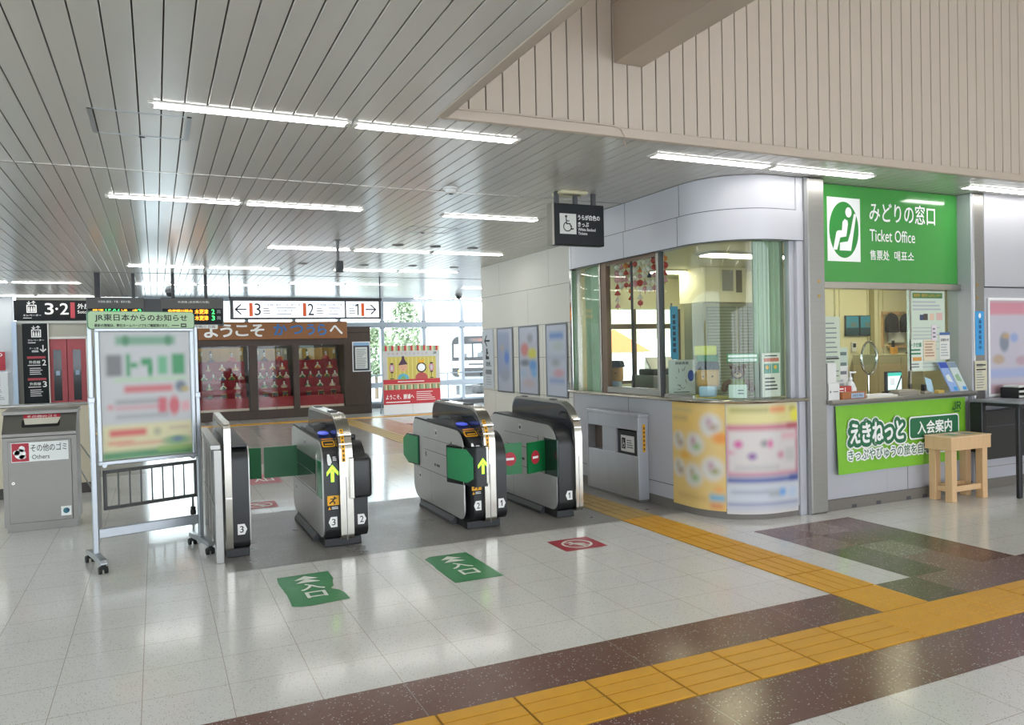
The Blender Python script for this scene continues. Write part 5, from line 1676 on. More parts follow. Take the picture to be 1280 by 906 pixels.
SKIN = mat('doll_white_skin', '#efe6d8', 0.5)
HAIR = mat('doll_black_hair', '#15120f', 0.4)
def make_doll(robe, robe2, hat):
    r = thing('hina_doll', 'x', 'doll', (0, 0, 0), 0, 'hina dolls in the display case')
    b_ = MB()
    b_.lathe([(0.066, 0.0), (0.07, 0.012), (0.05, 0.05), (0.028, 0.09), (0.014, 0.108), (0.0, 0.11)], (0, 0, 0), robe, 14)
    b_.build('robe', r)
    b_ = MB()
    for sx in (-1, 1):
        b_.prism([(sx * 0.02, 0.095), (sx * 0.075, 0.04), (sx * 0.06, 0.012), (sx * 0.012, 0.06)], 'y', -0.05, -0.02, robe2)
    b_.prism([(-0.022, 0.1), (0.022, 0.1), (0.006, 0.06), (-0.006, 0.06)], 'y', -0.034, -0.024, LETTER)
    b_.build('sleeves', r)
    b_ = MB(); b_.ball((0, -0.006, 0.13), (0.021, 0.02, 0.025), SKIN, 10, 7)
    for sx in (-1, 1):
        b_.ball((sx * 0.008, -0.0255, 0.133), 0.0025, HAIR, 6, 4)
    b_.ball((0, -0.026, 0.12), 0.002, RED, 6, 4)
    b_.build('head', r)
    b_ = MB(); b_.ball((0, 0.006, 0.14), (0.025, 0.022, 0.024), HAIR, 10, 7)
    if hat == 'cap':
        b_.cyl((0, 0.008, 0.155), (0, 0.012, 0.195), 0.014, HAIR, 0.009, 8)
    elif hat == 'crown':
        b_.cyl((0, 0, 0.158), (0, 0, 0.178), 0.02, mat('gold_metal', '#c9a030', 0.3, 0.8), 0.024, 8)
    b_.build('hair', r)
    return r
RC = {'red': '#b53a34', 'green': '#3d5a3a', 'cream': '#cdbb95', 'orange': '#c86f34', 'black': '#2c2a30', 'gold': '#b58b3c', 'pink': '#c98a90', 'blue': '#4a6088'}
protos = {}
def doll(robe, robe2, hat, loc, label, sc=1.0):
    k = (robe, robe2, hat)
    if k not in protos:
        protos[k] = make_doll(mat('robe_' + robe, RC[robe], 0.7), mat('robe_' + robe2, RC[robe2], 0.7), hat)
        o = protos[k]; o.location = loc; o['label'] = label
    else:
        o = dup(protos[k], loc, 0, label)
    o.scale = (sc, sc, sc)
ordn = ['top', 'second', 'third', 'fourth', 'lowest']
cnt = ['first', 'second', 'third', 'fourth', 'fifth']
rows = [[('black', 'gold', 'cap', 0.27), ('red', 'orange', 'crown', 0.73)],
        [('cream', 'red', '', 0.2), ('orange', 'cream', '', 0.5), ('cream', 'orange', '', 0.8)],
        [('green', 'cream', 'cap', 0.1), ('red', 'green', 'cap', 0.3), ('blue', 'cream', 'cap', 0.5), ('green', 'gold', 'cap', 0.7), ('pink', 'cream', '', 0.9)],
        [('cream', 'green', 'cap', 0.2), ('green', 'cream', 'cap', 0.5), ('cream', 'pink', 'cap', 0.8)]]
for nm, x0, w_ in STANDS:
    for j, row in enumerate(rows):
        z, y = tier_pos(j)
        for i, (ra, rb, hat, u) in enumerate(row):
            doll(ra, rb, hat, (x0 + w_ * u, y - (0.0 if j else 0.03), z + 0.002), 'seated doll in %s robe, %s from left on %s step, %s stand' % (ra, cnt[i], ordn[j], nm), 1.5 if j == 0 else 1.15)
# miniature furniture on the lowest step and lanterns
LACQ = mat('black_lacquer', '#1f1a18', 0.3)
GOLDM = mat('gold_metal', '#c9a030', 0.3, 0.8)
for nm, x0, w_ in STANDS:
    z, y = tier_pos(4)
    for i, u in enumerate((0.2, 0.5, 0.8)):
        r = thing('doll_furniture', 'tiny black and gold %s on lowest step of the %s doll stand' % (('chest', 'cart', 'palanquin')[i], nm), 'miniature', (x0 + w_ * u, y - 0.01, z + 0.0025), 0, 'miniature furniture')
        b_ = MB()
        b_.box(-0.06, 0.06, -0.03, 0.03, 0.02 + 0.02 * i, 0.11 + 0.015 * i, LACQ, 0.004)
        b_.box(-0.07, 0.07, -0.035, 0.035, 0.11 + 0.015 * i, 0.12 + 0.015 * i, GOLDM, 0.003)
        b_.build('body', r)
        b_ = MB()
        for sx in (-1, 1):
            if i == 1:
                b_.cyl((sx * 0.066, 0, 0.045), (sx * 0.075, 0, 0.045), 0.042, GOLDM, n=14)
            else:
                b_.box(sx * 0.05 - 0.006, sx * 0.05 + 0.006, -0.03, 0.03, 0, 0.03 + 0.02 * i, GOLDM)
        b_.build('feet', r)
    z0, y0 = tier_pos(0)
    for sx, u in (('left', 0.06), ('right', 0.94)):
        r = thing('paper_lantern', 'tiny paper lantern at the %s end of the %s doll stand' % (sx, nm), 'lantern', (x0 + w_ * u, y0 - 0.02, z0 + 0.0025), 0, 'doll lanterns')
        b_ = MB(); b_.cyl((0, 0, 0), (0, 0, 0.012), 0.035, LACQ, n=10); b_.cyl((0, 0, 0.01), (0, 0, 0.17), 0.006, LACQ, n=8); b_.build('stand', r)
        b_ = MB(); b_.lathe([(0.02, 0.16), (0.035, 0.19), (0.035, 0.25), (0.02, 0.28)], (0, 0, 0), mat('lantern_paper', '#d9cdb5', 0.6), 12); b_.build('shade', r)

# ------------------------------------------------------------------ face-cutout photo board
kb = thing('photo_board', 'white face-cutout photo board with drawn dolls and red lower panel', 'photo board', (5.55, 20.35, 0))
KW, KZ0, KZ1 = 1.62, 0.27, 1.86
b_ = MB()
for (x0, x1) in ((0.0, 0.805), (0.815, KW)):
    b_.box(x0, x1, 0, 0.03, 0.0, KZ1, WHITE, 0.004)
b_.build('panel', kb)
for x in (0.05, KW - 0.05):
    b_ = MB(); b_.prism([(0.03, 0.9), (0.5, 0.0), (0.54, 0.0), (0.03, 1.0)], 'x', x - 0.015, x + 0.015, ALU); b_.build('strut', kb)
b_ = MB(frame_xz(0, 0.0, 0))
H = KZ1 - KZ0
def kv(v): return KZ0 + H * v
PKG = mat('print_grey_pale', '#c5c6c4', 0.45); PKY = mat('print_mustard', '#c9b95a', 0.45); PKR = mat('print_red', '#c23440', 0.45)
b_.rect(0.0, kv(0), KW, kv(1), PKG, 0.002)
cols = [mat('print_stripe_green', '#8fb28a', 0.45), PKR, mat('print_stripe_cream', '#d8cfa8', 0.45)]
for k in range(27):
    b_.rect(KW * k / 27, kv(0.91), KW * (k + 1) / 27, kv(1), cols[k % 3], 0.003)
b_.rect(0.12, kv(0.42), 1.5, kv(0.81), PKY, 0.003)
for k in range(12):
    b_.rect(0.12 + k * 0.115, kv(0.42), 0.15 + k * 0.115, kv(0.80), mat('print_mustard_light', '#d8cc7c'), 0.0034)
for k, t_ in enumerate('ひなまつりへようこそ'):
    b_.text(t_, 0.14 + k * 0.118, kv(0.845), 0.2 + k * 0.118, kv(0.885), mat('print_pink', '#b88090'), 0.004, 0.02)
u = 1.42
b_.stroke([(u + 0.03, kv(0.885)), (u + 0.03, kv(0.85)), (u, kv(0.85))], 0.014, INK, 0.004); b_.stroke([(u + 0.055, kv(0.85)), (u + 0.055, kv(0.885)), (u + 0.095, kv(0.885)), (u + 0.095, kv(0.868)), (u + 0.06, kv(0.868)), (u + 0.1, kv(0.85))], 0.012, INK, 0.004)
# simple drawn doll pair and lanterns
def lantern(u):
    b_.rect(u - 0.008, kv(0.45), u + 0.008, kv(0.6), INK, 0.004); b_.rect(u - 0.05, kv(0.43), u + 0.05, kv(0.445), INK, 0.004)
    b_.disc(u, kv(0.62), 0.075, mat('print_lantern', '#c98a9a'), 0.005, 0.12); b_.rect(u - 0.04, kv(0.68), u + 0.04, kv(0.705), INK, 0.006); b_.rect(u - 0.04, kv(0.535), u + 0.04, kv(0.555), INK, 0.006)
    b_.disc(u, kv(0.62), 0.035, PKG, 0.006, 0.07)
lantern(0.245); lantern(1.37)
u = 0.56
b_.disc(u, kv(0.44), 0.16, mat('print_sky_blue', '#5fb0c8'), 0.004, 0.13); b_.poly([(u - 0.1, kv(0.42)), (u + 0.1, kv(0.42)), (u, kv(0.5))], mat('print_leaf', '#7fb070'), 0.005)
b_.disc(u, kv(0.63), 0.12, mat('print_skin', '#dba98a'), 0.006, 0.11); b_.poly([(u - 0.14, kv(0.665)), (u + 0.13, kv(0.68)), (u + 0.05, kv(0.76)), (u + 0.03, kv(0.82)), (u - 0.03, kv(0.82)), (u - 0.04, kv(0.76))], mat('print_plum', '#4a3148'), 0.007)
b_.disc(u - 0.045, kv(0.63), 0.01, INK, 0.008); b_.disc(u + 0.045, kv(0.63), 0.01, INK, 0.008); b_.rect(u - 0.02, kv(0.59), u + 0.02, kv(0.597), RED, 0.008)
u = 1.08
b_.disc(u, kv(0.44), 0.18, mat('print_rose', '#b8504e'), 0.004, 0.15); b_.disc(u, kv(0.62), 0.14, mat('print_hair', '#2c1c1c'), 0.005, 0.14); b_.poly([(u - 0.07, kv(0.7)), (u - 0.09, kv(0.77)), (u, kv(0.73)), (u + 0.09, kv(0.77)), (u + 0.07, kv(0.7))], YELLOW, 0.006)
b_.disc(u, kv(0.62), 0.108, mat('cutout_white', '#f4f6f8', 0.6), 0.007, 0.105)
b_.rect(0.0, kv(0.0), KW, kv(0.425), PKR, 0.0042)
for k in range(36):
    b_.rect(0.02 + KW * k / 36.5, kv(0.25), 0.02 + KW * (k + 0.9) / 36.5, kv(0.33), (cols[0], cols[2], mat('print_olive', '#7a7a48'), cols[0])[k % 4], 0.005)
b_.rect(0.0, kv(0.335), KW, kv(0.345), cols[2], 0.005)
b_.lines(0.4, kv(0.37), 1.2, kv(0.4), 1, LETTER, 0.005)
b_.text('ようこそ、勝浦へ', 0.06, kv(0.085), 0.85, kv(0.17), LETTER, 0.005, 0.03)
b_.lines(0.06, kv(0.02), 0.78, kv(0.06), 1, LETTER, 0.005)
b_.lines(0.92, kv(0.05), 1.5, kv(0.22), 5, LETTER, 0.005, 0.3)
b_.build('print', kb)

# ------------------------------------------------------------------ hanging signs
hs = thing('direction_sign', 'black framed white platform sign with arrows and numbers 3, 2 and 1', 'sign', (1.37, 16.3, 2.41))
LITW = mat('lit_sign_white', '#e9edf6', 0.4, emit=0.55)
b_ = MB(); b_.box(0, 3.05, -0.06, 0.06, 0, 0.44, BLACKP, 0.008); b_.box(-0.02, 3.07, -0.075, 0.075, 0.38, 0.44, BLACKP, 0.008); b_.build('housing', hs)
b_ = MB(frame_xz(0, -0.06, 0))
b_.rect(0.06, 0.035, 2.27, 0.37, LITW, 0.003); b_.rect(2.30, 0.035, 3.0, 0.37, LITW, 0.003)
b_.M = frame_xz(0, -0.063, 0)
def harrow(u0, u1, v, left=True):
    b_.stroke([(u0, v), (u1, v)], 0.026, INK); e, d = (u0, 1) if left else (u1, -1)
    b_.stroke([(e + d * 0.1, v + 0.095), (e, v), (e + d * 0.1, v - 0.095)], 0.026, INK)
harrow(0.10, 0.3, 0.2); harrow(2.72, 2.93, 0.2, False)
for u, n_, un in ((0.36, '3', 0.46), (1.41, '2', 1.51)):
    b_.rect(u, 0.06, u + 0.065, 0.33, ORANGE, 0.002); b_.text(n_, un, 0.08, un + 0.12, 0.32, INK, 0.003, 0.0)
b_.rect(2.62, 0.06, 2.685, 0.33, ORANGE, 0.002); b_.one(2.50, 0.08, 2.565, 0.32, 0.026, INK)
for u in (0.63, 1.69, 2.36):
    b_.text('外房線', u, 0.265, u + 0.2, 0.32, GREYINK, 0.003); b_.lines(u, 0.1, u + 0.14, 0.24, 3, PALEINK)
b_.text('蘇我・千葉・東京方面', 0.88, 0.27, 1.36, 0.32, GREYINK, 0.003); b_.text('一部 安房鴨川方面', 0.88, 0.15, 1.2, 0.195, GREYINK, 0.003); b_.lines(0.88, 0.21, 1.3, 0.25, 1, PALEINK); b_.lines(0.88, 0.09, 1.2, 0.13, 1, PALEINK)
b_.text('安房鴨川方面', 1.93, 0.27, 2.22, 0.32, GREYINK, 0.003); b_.text('一部 千葉 東京方面', 1.93, 0.15, 2.22, 0.195, GREYINK, 0.003); b_.lines(1.93, 0.21, 2.2, 0.25, 1, PALEINK); b_.lines(1.93, 0.09, 2.15, 0.13, 1, PALEINK)
b_.build('lit_panel', hs)
for x in (0.0, 3.05):
    b_ = MB(); b_.cyl((x, 0, 0.43), (x, 0, CZ - 2.41), 0.014, BLACKP, n=8); b_.build('hanger', hs)

lb = thing('departure_board', 'grey departure board with orange and green lit train times behind the poster stand', 'display board', (-1.15, 16.62, 2.30))
BDG = mat('board_grey', '#565554', 0.5)
LO = mat('led_orange', '#ffa126', 0.4, emit=1.6); LG = mat('led_green', '#3fe070', 0.4, emit=1.4)
b_ = MB()
b_.box(0.0, 0.98, -0.12, 0.12, 0, 0.55, BDG, 0.01); b_.box(1.27, 2.42, -0.12, 0.12, 0, 0.55, BDG, 0.01)
b_.box(0.98, 1.27, -0.08, 0.1, 0.1, 0.53, DKGREY)
b_.M = frame_xz(0, -0.12, 0)
for u0, w_ in ((0.03, 0.92), (1.30, 1.09)):
    b_.rect(u0, 0.03, u0 + w_, 0.34, SIGNBLACK, 0.002)
b_.text('外房線 (蘇我・千葉・東京方面)', 0.2, 0.44, 0.75, 0.49, LETTER, 0.003); b_.text('外房線 (安房鴨川方面)', 1.58, 0.44, 2.15, 0.49, LETTER, 0.003)
b_.text('普通', 0.1, 0.23, 0.29, 0.33, LO, 0.004, 0.03); b_.text('15:04', 0.32, 0.23, 0.56, 0.33, LG, 0.004, 0.03); b_.text('上総一ノ宮', 0.57, 0.23, 0.86, 0.33, LO, 0.004, 0.03); b_.text('3', 0.87, 0.23, 0.93, 0.33, LG, 0.004, 0.03)
for v in (0.23, 0.105):
    b_.text('安房鴨川経由', 1.4, v, 1.84, v + 0.095, LO, 0.004, 0.03); b_.text('木更津', 1.88, v, 2.13, v + 0.095, LO, 0.004, 0.03)
b_.text('2', 2.19, 0.23, 2.25, 0.325, LG, 0.004, 0.03); b_.text('3', 2.19, 0.105, 2.25, 0.2, LG, 0.004, 0.03)
for v in (0.24, 0.115):
    b_.text('両', 2.29, v, 2.36, v + 0.07, PALEINK, 0.004)
b_.rect(1.75, -0.055, 2.3, 0.018, PAPER, 0.003); b_.text('安房鴨川 方面', 1.8, -0.045, 2.25, 0.01, INK, 0.004)
b_.build('housing', lb)
b_ = MB(); b_.box(0.14, 0.24, -0.05, 0.05, 0.4, CZ - 2.30, BLACKP, 0.006); b_.build('pole', lb)
for x in (0.8, 1.5, 2.1):
    b_ = MB(); b_.box(x - 0.03, x + 0.03, -0.03, 0.03, 0.54, CZ - 2.30, BLACKP, 0.004); b_.build('hanger', lb)

wsn = thing('hanging_sign', 'black hanging sign with wheelchair symbol and white lettering beside the booth', 'sign', (3.76, 7.1, 2.765))
b_ = MB(); b_.box(0, 0.6, -0.05, 0.05, 0, 0.43, SIGNBLACK, 0.006); b_.box(-0.025, 0.0, -0.052, 0.052, 0, 0.43, mat('sign_edge_grey', '#8f8a80', 0.4, 0.3)); b_.build('housing', wsn)
b_ = MB()
for x in (0.06, 0.28, 0.5):
    b_.box(x - 0.02, x + 0.02, -0.02, 0.02, 0.425, CZ - 2.765, DKGREY)
b_.build('hanger', wsn)
b_ = MB(frame_xz(0, -0.05, 0))
b_.rect(0.065, 0.115, 0.26, 0.325, mat('pictogram_plate', '#c9c9c4', 0.5), 0.002)
b_.disc(0.14, 0.295, 0.014, INK, 0.004); b_.ring(0.155, 0.19, 0.046, 0.011, INK, 0.004, 22, 1.9, 6.6)
b_.stroke([(0.14, 0.275), (0.145, 0.22), (0.185, 0.22), (0.205, 0.165), (0.225, 0.17)], 0.013, INK, 0.0045); b_.stroke([(0.143, 0.25), (0.175, 0.25)], 0.01, INK, 0.0045)
b_.text('うらが白色の', 0.28, 0.265, 0.545, 0.32, LETTER, 0.003, 0.015); b_.text('きっぷ', 0.28, 0.195, 0.41, 0.245, LETTER, 0.003, 0.015)
b_.text('White Backed', 0.28, 0.152, 0.49, 0.182, LETTER, 0.003); b_.text('Tickets', 0.28, 0.112, 0.39, 0.14, LETTER, 0.003)
b_.build('face', wsn)

# elevator signs
es = thing('elevator_sign', 'wide black sign with elevator symbol and platform numbers 3 and 2', 'sign', (-3.24, 23.2, 2.71))
b_ = MB(); b_.box(0, 2.9, 0, 0.07, 0, 0.52, SIGNBLACK, 0.006); b_.M = frame_xz(0, 0, 0)
def elev_icon(u, v, s):
    b_.rect(u, v, u + 0.24 * s, v + 0.22 * s, LETTER, 0.003); b_.rect(u + 0.025 * s, v + 0.025 * s, u + 0.215 * s, v + 0.195 * s, SIGNBLACK, 0.004)
    for k in range(3):
        b_.disc(u + (0.06 + 0.06 * k) * s, v + 0.15 * s, 0.018 * s, LETTER, 0.005, n=10); b_.rect(u + (0.04 + 0.06 * k) * s, v + 0.035 * s, u + (0.08 + 0.06 * k) * s, v + 0.125 * s, LETTER, 0.005)
    for cx, d in ((0.06, -1), (0.17, 1)):
        c = v + 0.28 * s
        b_.stroke([(u + cx * s, c - 0.04 * s), (u + cx * s, c + 0.04 * s)], 0.018 * s, LETTER, 0.005)
        b_.stroke([(u + (cx - 0.04) * s, c), (u + cx * s, c + d * 0.045 * s), (u + (cx + 0.04) * s, c)], 0.018 * s, LETTER, 0.005)
elev_icon(0.28, 0.2, 0.92)
b_.text('エレベーター', 0.2, 0.11, 0.6, 0.16, LETTER, 0.004, 0.02); b_.lines(0.2, 0.05, 0.4, 0.08, 1, LETTER)
b_.text('3', 0.68, 0.15, 0.88, 0.45, LETTER, 0.004, 0.02); b_.disc(0.95, 0.3, 0.03, LETTER, 0.004); b_.text('2', 1.02, 0.15, 1.22, 0.45, LETTER, 0.004, 0.02)
b_.rect(1.26, 0.06, 1.36, 0.47, mat('sign_dull_red', '#b0404a', 0.5), 0.004); b_.text('外房', 1.42, 0.3, 1.72, 0.44, LETTER, 0.004, 0.01); b_.text('Sotobo', 1.42, 0.18, 1.76, 0.26, LETTER, 0.004)
b_.build('panel', es)
es = thing('elevator_sign', 'tall black sign with down arrow and platforms 2 and 3, left of the red doors', 'sign', (-3.08, 23.24, 0.35))
b_ = MB(); b_.box(0, 0.56, 0, 0.04, 0, 2.28, SIGNBLACK, 0.006); b_.box(0.56, 0.585, -0.005, 0.045, 0, 2.28, ELT); b_.M = frame_xz(0, 0, 0)
elev_icon(0.2, 1.93, 0.9)
b_.text('エレベーター', 0.12, 1.83, 0.48, 1.88, LETTER, 0.004, 0.02); b_.lines(0.12, 1.77, 0.3, 1.81, 1, LETTER)
b_.text('ホーム階', 0.15, 1.62, 0.35, 1.67, LETTER, 0.004); b_.lines(0.2, 1.54, 0.36, 1.6, 2, LETTER)
b_.stroke([(0.45, 1.72), (0.45, 1.56)], 0.025, LETTER); b_.stroke([(0.39, 1.62), (0.45, 1.55), (0.51, 1.62)], 0.025, LETTER)
for v, n_ in ((1.38, '2'), (0.82, '3')):
    b_.rect(0.09, v, 0.5, v + 0.06, mat('sign_dull_red', '#b0404a'), 0.003)
    b_.text('外房線', 0.13, v - 0.13, 0.38, v - 0.05, LETTER, 0.004, 0.01); b_.text(n_, 0.42, v - 0.18, 0.51, v - 0.03, LETTER, 0.004, 0.02); b_.lines(0.1, v - 0.19, 0.4, v - 0.15, 1, LETTER)
    b_.lines(0.14, v - 0.42, 0.51, v - 0.22, 4, LETTER, 0.003, 0.35, 4)
b_.build('panel', es)
cp = thing('call_panel', 'grey elevator call panel with black display right of the red doors', 'panel', (-1.62, 23.29, 0.9))
b_ = MB(); b_.box(0, 0.12, -0.02, 0.01, 0, 1.1, ALU, 0.004); b_.M = frame_xz(0, -0.02, 0); b_.rect(0.035, 0.8, 0.09, 0.98, INK, 0.002); b_.disc(0.06, 0.72, 0.018, INK, 0.002); b_.disc(0.06, 0.6, 0.018, INK, 0.002); b_.build('plate', cp)
ae = thing('aed_cabinet', 'white emergency cabinet with red heart sign on the far left wall', 'cabinet', (-3.95, 23.1, 0.3))
b_ = MB(); b_.box(0, 0.55, 0, 0.15, 0, 1.1, WHITE, 0.01); b_.M = frame_xz(0, 0, 0); b_.rect(0.03, 0.75, 0.38, 1.0, mat('picture_orange_red', '#a8402a', 0.4), 0.003); b_.lines(0.05, 0.4, 0.5, 0.68, 6, PALEINK, 0.003); b_.lines(0.05, 0.1, 0.4, 0.3, 3, mat('pale_blue_print', '#8fa5c0'), 0.003); b_.build('body', ae)
b_ = MB(frame_xz(0, -0.0, 0)); b_.box(0.0, 0.5, 1.15, 1.62, -0.06, 0.0, RED, 0.006); b_.text('AED', 0.1, 1.5, 0.45, 1.59, LETTER, 0.003, 0.03)
b_.disc(0.22, 1.32, 0.15, LETTER, 0.002); b_.disc(0.17, 1.345, 0.06, RED, 0.004); b_.disc(0.27, 1.345, 0.06, RED, 0.004); b_.poly([(0.115, 1.325), (0.325, 1.325), (0.22, 1.215)], RED, 0.004); b_.rect(0.02, 1.17, 0.3, 1.19, LETTER, 0.002)
b_.build('heart_sign', ae)

# ------------------------------------------------------------------ ceiling fittings
def hatch(label, x0, x1, y0, y1):
    b_ = MB()
    for (a, b, c, d) in ((x0, x1, y0, y0 + 0.012), (x0, x1, y1 - 0.012, y1), (x0, x0 + 0.03, y0, y1), (x1 - 0.03, x1, y0, y1)):
        b_.box(a, b, c, d, CZ - 0.004, CZ + 0.004, ALU)
    b_.box((x0 + x1) / 2 - 0.02, (x0 + x1) / 2 + 0.02, y1 - 0.005, y1 + 0.01, CZ - 0.012, CZ, DKGREY)
    tag(b_.build('ceiling_hatch'), label, 'hatch')
hatch('rectangular ceiling hatch left of the first lamp run', -0.36, 0.27, 5.69, 6.29)
hatch('rectangular ceiling hatch right of the second lamp run', 3.05, 3.7, 9.65, 10.15)
for (x, y, lab) in ((3.39, 11.4, 'left of three by the third lamp run'), (4.0, 11.43, 'middle of three by the third lamp run'), (4.63, 11.45, 'right of three by the third lamp run'),
                    (3.56, 14.17, 'left of three by the fourth lamp run'), (4.47, 14.1, 'middle of three by the fourth lamp run'), (5.35, 14.2, 'right of three by the fourth lamp run'), (2.45, 14.2, 'apart from the others, left of the fourth run')):
    r = thing('ceiling_downlight', 'small dark round ceiling downlight, ' + lab, 'downlight', (x, y, CZ), 0, 'round downlights')
    b_ = MB(); b_.lathe([(0.055, -0.004), (0.085, -0.01), (0.09, 0.002), (0.05, 0.004)], (0, 0, 0), MIDGREY, 18); b_.build('trim_ring', r)
    b_ = MB(); b_.cyl((0, 0, -0.002), (0, 0, 0.004), 0.06, BLACKP, n=18); b_.build('lens', r)
sd = thing('smoke_detector', 'white smoke detector beside the ceiling joint', 'detector', (2.72, 7.27, CZ))
b_ = MB(); b_.lathe([(0.08, 0.002), (0.08, -0.015), (0.06, -0.02), (0.055, -0.05), (0.03, -0.06), (0.0, -0.06)], (0, 0, 0), WHITE, 18); b_.build('body', sd)
b_ = MB(); b_.cyl((0, 0, -0.066), (0, 0, -0.058), 0.022, DKGREY, n=12); b_.build('sensor', sd)
sp = thing('ceiling_speaker', 'cream rectangular fitting on the ceiling above the hanging wheelchair sign', 'fitting', (3.98, 7.1, CZ))
b_ = MB(); b_.box(-0.16, 0.16, -0.12, 0.12, -0.03, 0.002, CREAM, 0.015); b_.box(-0.1, 0.1, -0.05, -0.03, -0.034, -0.028, DKGREY); b_.build('body', sp)
cb_ = thing('camera_bracket', 'grey camera on a ceiling pole in front of the platform sign', 'camera', (2.42, 11.15, CZ))
b_ = MB(); b_.cyl((0, 0, 0.002), (0, 0, -0.4), 0.022, MIDGREY, n=10); b_.box(-0.05, 0.05, -0.05, 0.05, -0.01, 0.002, MIDGREY, 0.004); b_.build('pole', cb_)
b_ = MB(); b_.box(-0.03, 0.07, -0.05, 0.05, -0.46, -0.3, DKGREY, 0.01); b_.build('camera', cb_)
for x, y, lab in ((0.36, 20.7, 'dark dome camera on the ceiling above the departure board'), (7.95, 20.8, 'dark dome camera on the ceiling before the glass wall')):
    r = thing('dome_camera', lab, 'camera', (x, y, CZ))
    b_ = MB(); b_.cyl((0, 0, 0.002), (0, 0, -0.06), 0.1, MIDGREY, n=16); b_.build('base', r)
    b_ = MB(); b_.ball((0, 0, -0.08), 0.08, BLACKP); b_.build('dome', r)

# ------------------------------------------------------------------ inside the ticket booth
CURT = mat('green_curtain', '#b4c5ab', 0.8, noise=(3, '#a6b99e'))
def curtain(label, pts, z0, z1, folds, amp=0.035):
    n = folds * 6
    vs = []
    L_ = arc_len(pts)
    for k in range(n + 1):
        s_ = L_[-1] * k / n
        for i in range(len(L_) - 1):
            if s_ <= L_[i + 1] or i == len(L_) - 2:
                f = (s_ - L_[i]) / (L_[i + 1] - L_[i]); a, b = Vector(pts[i]), Vector(pts[i + 1]); break
        p = a.lerp(b, f); d = (b - a).normalized(); q = Vector((-d.y, d.x))
        o_ = amp * math.sin(2 * PI * k / 6) * (0.7 + 0.3 * math.sin(k * 0.7))
        p = p + q * o_
        vs += [(p.x, p.y, z1), (p.x - q.x * o_ * 0.3, p.y, z0)]
    b_ = MB(); b_.add(vs, [(2 * k, 2 * k + 1, 2 * k + 3, 2 * k + 2) for k in range(n)], CURT)
    tag(b_.build('curtain', smooth=80), label, 'curtain')
curtain('pale green curtain drawn to the right end of the curved booth glass', [(5.38, 5.96), (5.46, 5.92), (5.58, 5.9), (5.72, 5.9)], 1.17, 2.72, 6, 0.035)
curtain('pale green curtain behind the leftmost booth pane', [(5.02, 8.2), (5.05, 8.5), (5.2, 8.85), (5.5, 9.4)], 1.0, 2.72, 6)
b_ = MB(); rail = [p for p in booth_path(-0.19) if p[1] < 8.6]
b_.tube([(p[0], p[1], 2.745) for p in rail], 0.012, WHITE, 8)
b_.box(rail[4][0] - 0.01, rail[4][0] + 0.01, rail[4][1] - 0.01, rail[4][1] + 0.01, 2.745, 2.8, WHITE)
tag(b_.build('curtain_rail'), 'white curved curtain rail inside the booth glass', 'rail')
dk = thing('office_desk', 'grey inner desk running along inside the booth windows', 'desk', (5.05, 6.2, 0))
b_ = MB(); b_.box(0.0, 0.6, 0.2, 1.75, 1.05, 1.09, mat('desk_grey', '#a5a08f', 0.5), 0.006); b_.build('top', dk)
for y in (0.25, 1.0, 1.65):
    b_ = MB(); b_.box(0.05, 0.55, y, y + 0.04, 0, 1.05, mat('desk_leg', '#8a8678', 0.5)); b_.build('leg', dk)
ds = thing('booth_poster_stand', 'white poster board with blue dot and line map standing on the booth sill', 'poster', (4.95, 6.77, 1.175), -0.45)
b_ = MB(); b_.box(0, 0.28, 0, 0.012, 0, 0.37, PAPER, 0.002); b_.build('board', ds)
b_ = MB(frame_xz(0, 0, 0)); b_.text('房総周遊', 0.07, 0.32, 0.21, 0.35, INK, 0.002, 0.02); b_.disc(0.235, 0.2, 0.034, mat('deep_blue', '#2c4fa8', 0.5), 0.002, 0.06)
rr = random.Random(3)
for k in range(9):
    x, z = rr.uniform(0.05, 0.2), rr.uniform(0.05, 0.28)
    b_.stroke([(x, z), (x + rr.uniform(-0.04, 0.04), z + rr.uniform(-0.05, 0.05))], 0.005, INK, 0.002)
b_.lines(0.05, 0.02, 0.23, 0.035, 1, INK, 0.002); b_.build('print', ds)
dp = thing('booth_poster_stand', 'cream poster with red heading and green pictures behind the curved booth glass', 'poster', (5.36, 5.815, 1.175), 0.05)
b_ = MB(); b_.box(0, 0.24, 0, 0.01, 0, 0.43, mat('pale_cream_paper', '#e3dcd0', 0.7), 0.002); b_.build('board', dp)
b_ = MB(frame_xz(0, 0, 0)); b_.lines(0.03, 0.39, 0.21, 0.415, 1, INK, 0.002); b_.rect(0.02, 0.345, 0.22, 0.38, mat('print_salmon', '#cf6a50'), 0.002)
b_.rect(0.02, 0.23, 0.115, 0.325, mat('print_teal', '#4f9080'), 0.002); b_.rect(0.125, 0.23, 0.22, 0.325, mat('print_teal2', '#5fa08a'), 0.002); b_.disc(0.06, 0.29, 0.02, YELLOW, 0.003); b_.disc(0.17, 0.29, 0.02, YELLOW, 0.003)
b_.lines(0.03, 0.06, 0.21, 0.2, 4, INK, 0.002); b_.build('print', dp)
wr_ = thing('glass_notice', 'green edged white notice strips stuck inside the curved booth glass', 'notice', (5.07, 5.985, 1.52), -0.55)
b_ = MB(); b_.box(0, 0.3, 0, 0.004, 0, 0.085, mat('notice_green', '#3f8f58', 0.5)); b_.M = frame_xz(0, 0, 0); b_.rect(0.01, 0.048, 0.285, 0.075, LETTER, 0.002, 0.01); b_.rect(0.01, 0.008, 0.285, 0.036, LETTER, 0.002, 0.01); b_.text('業務多客時間帯のお知らせ', 0.03, 0.013, 0.26, 0.03, INK, 0.003); b_.build('plate', wr_)
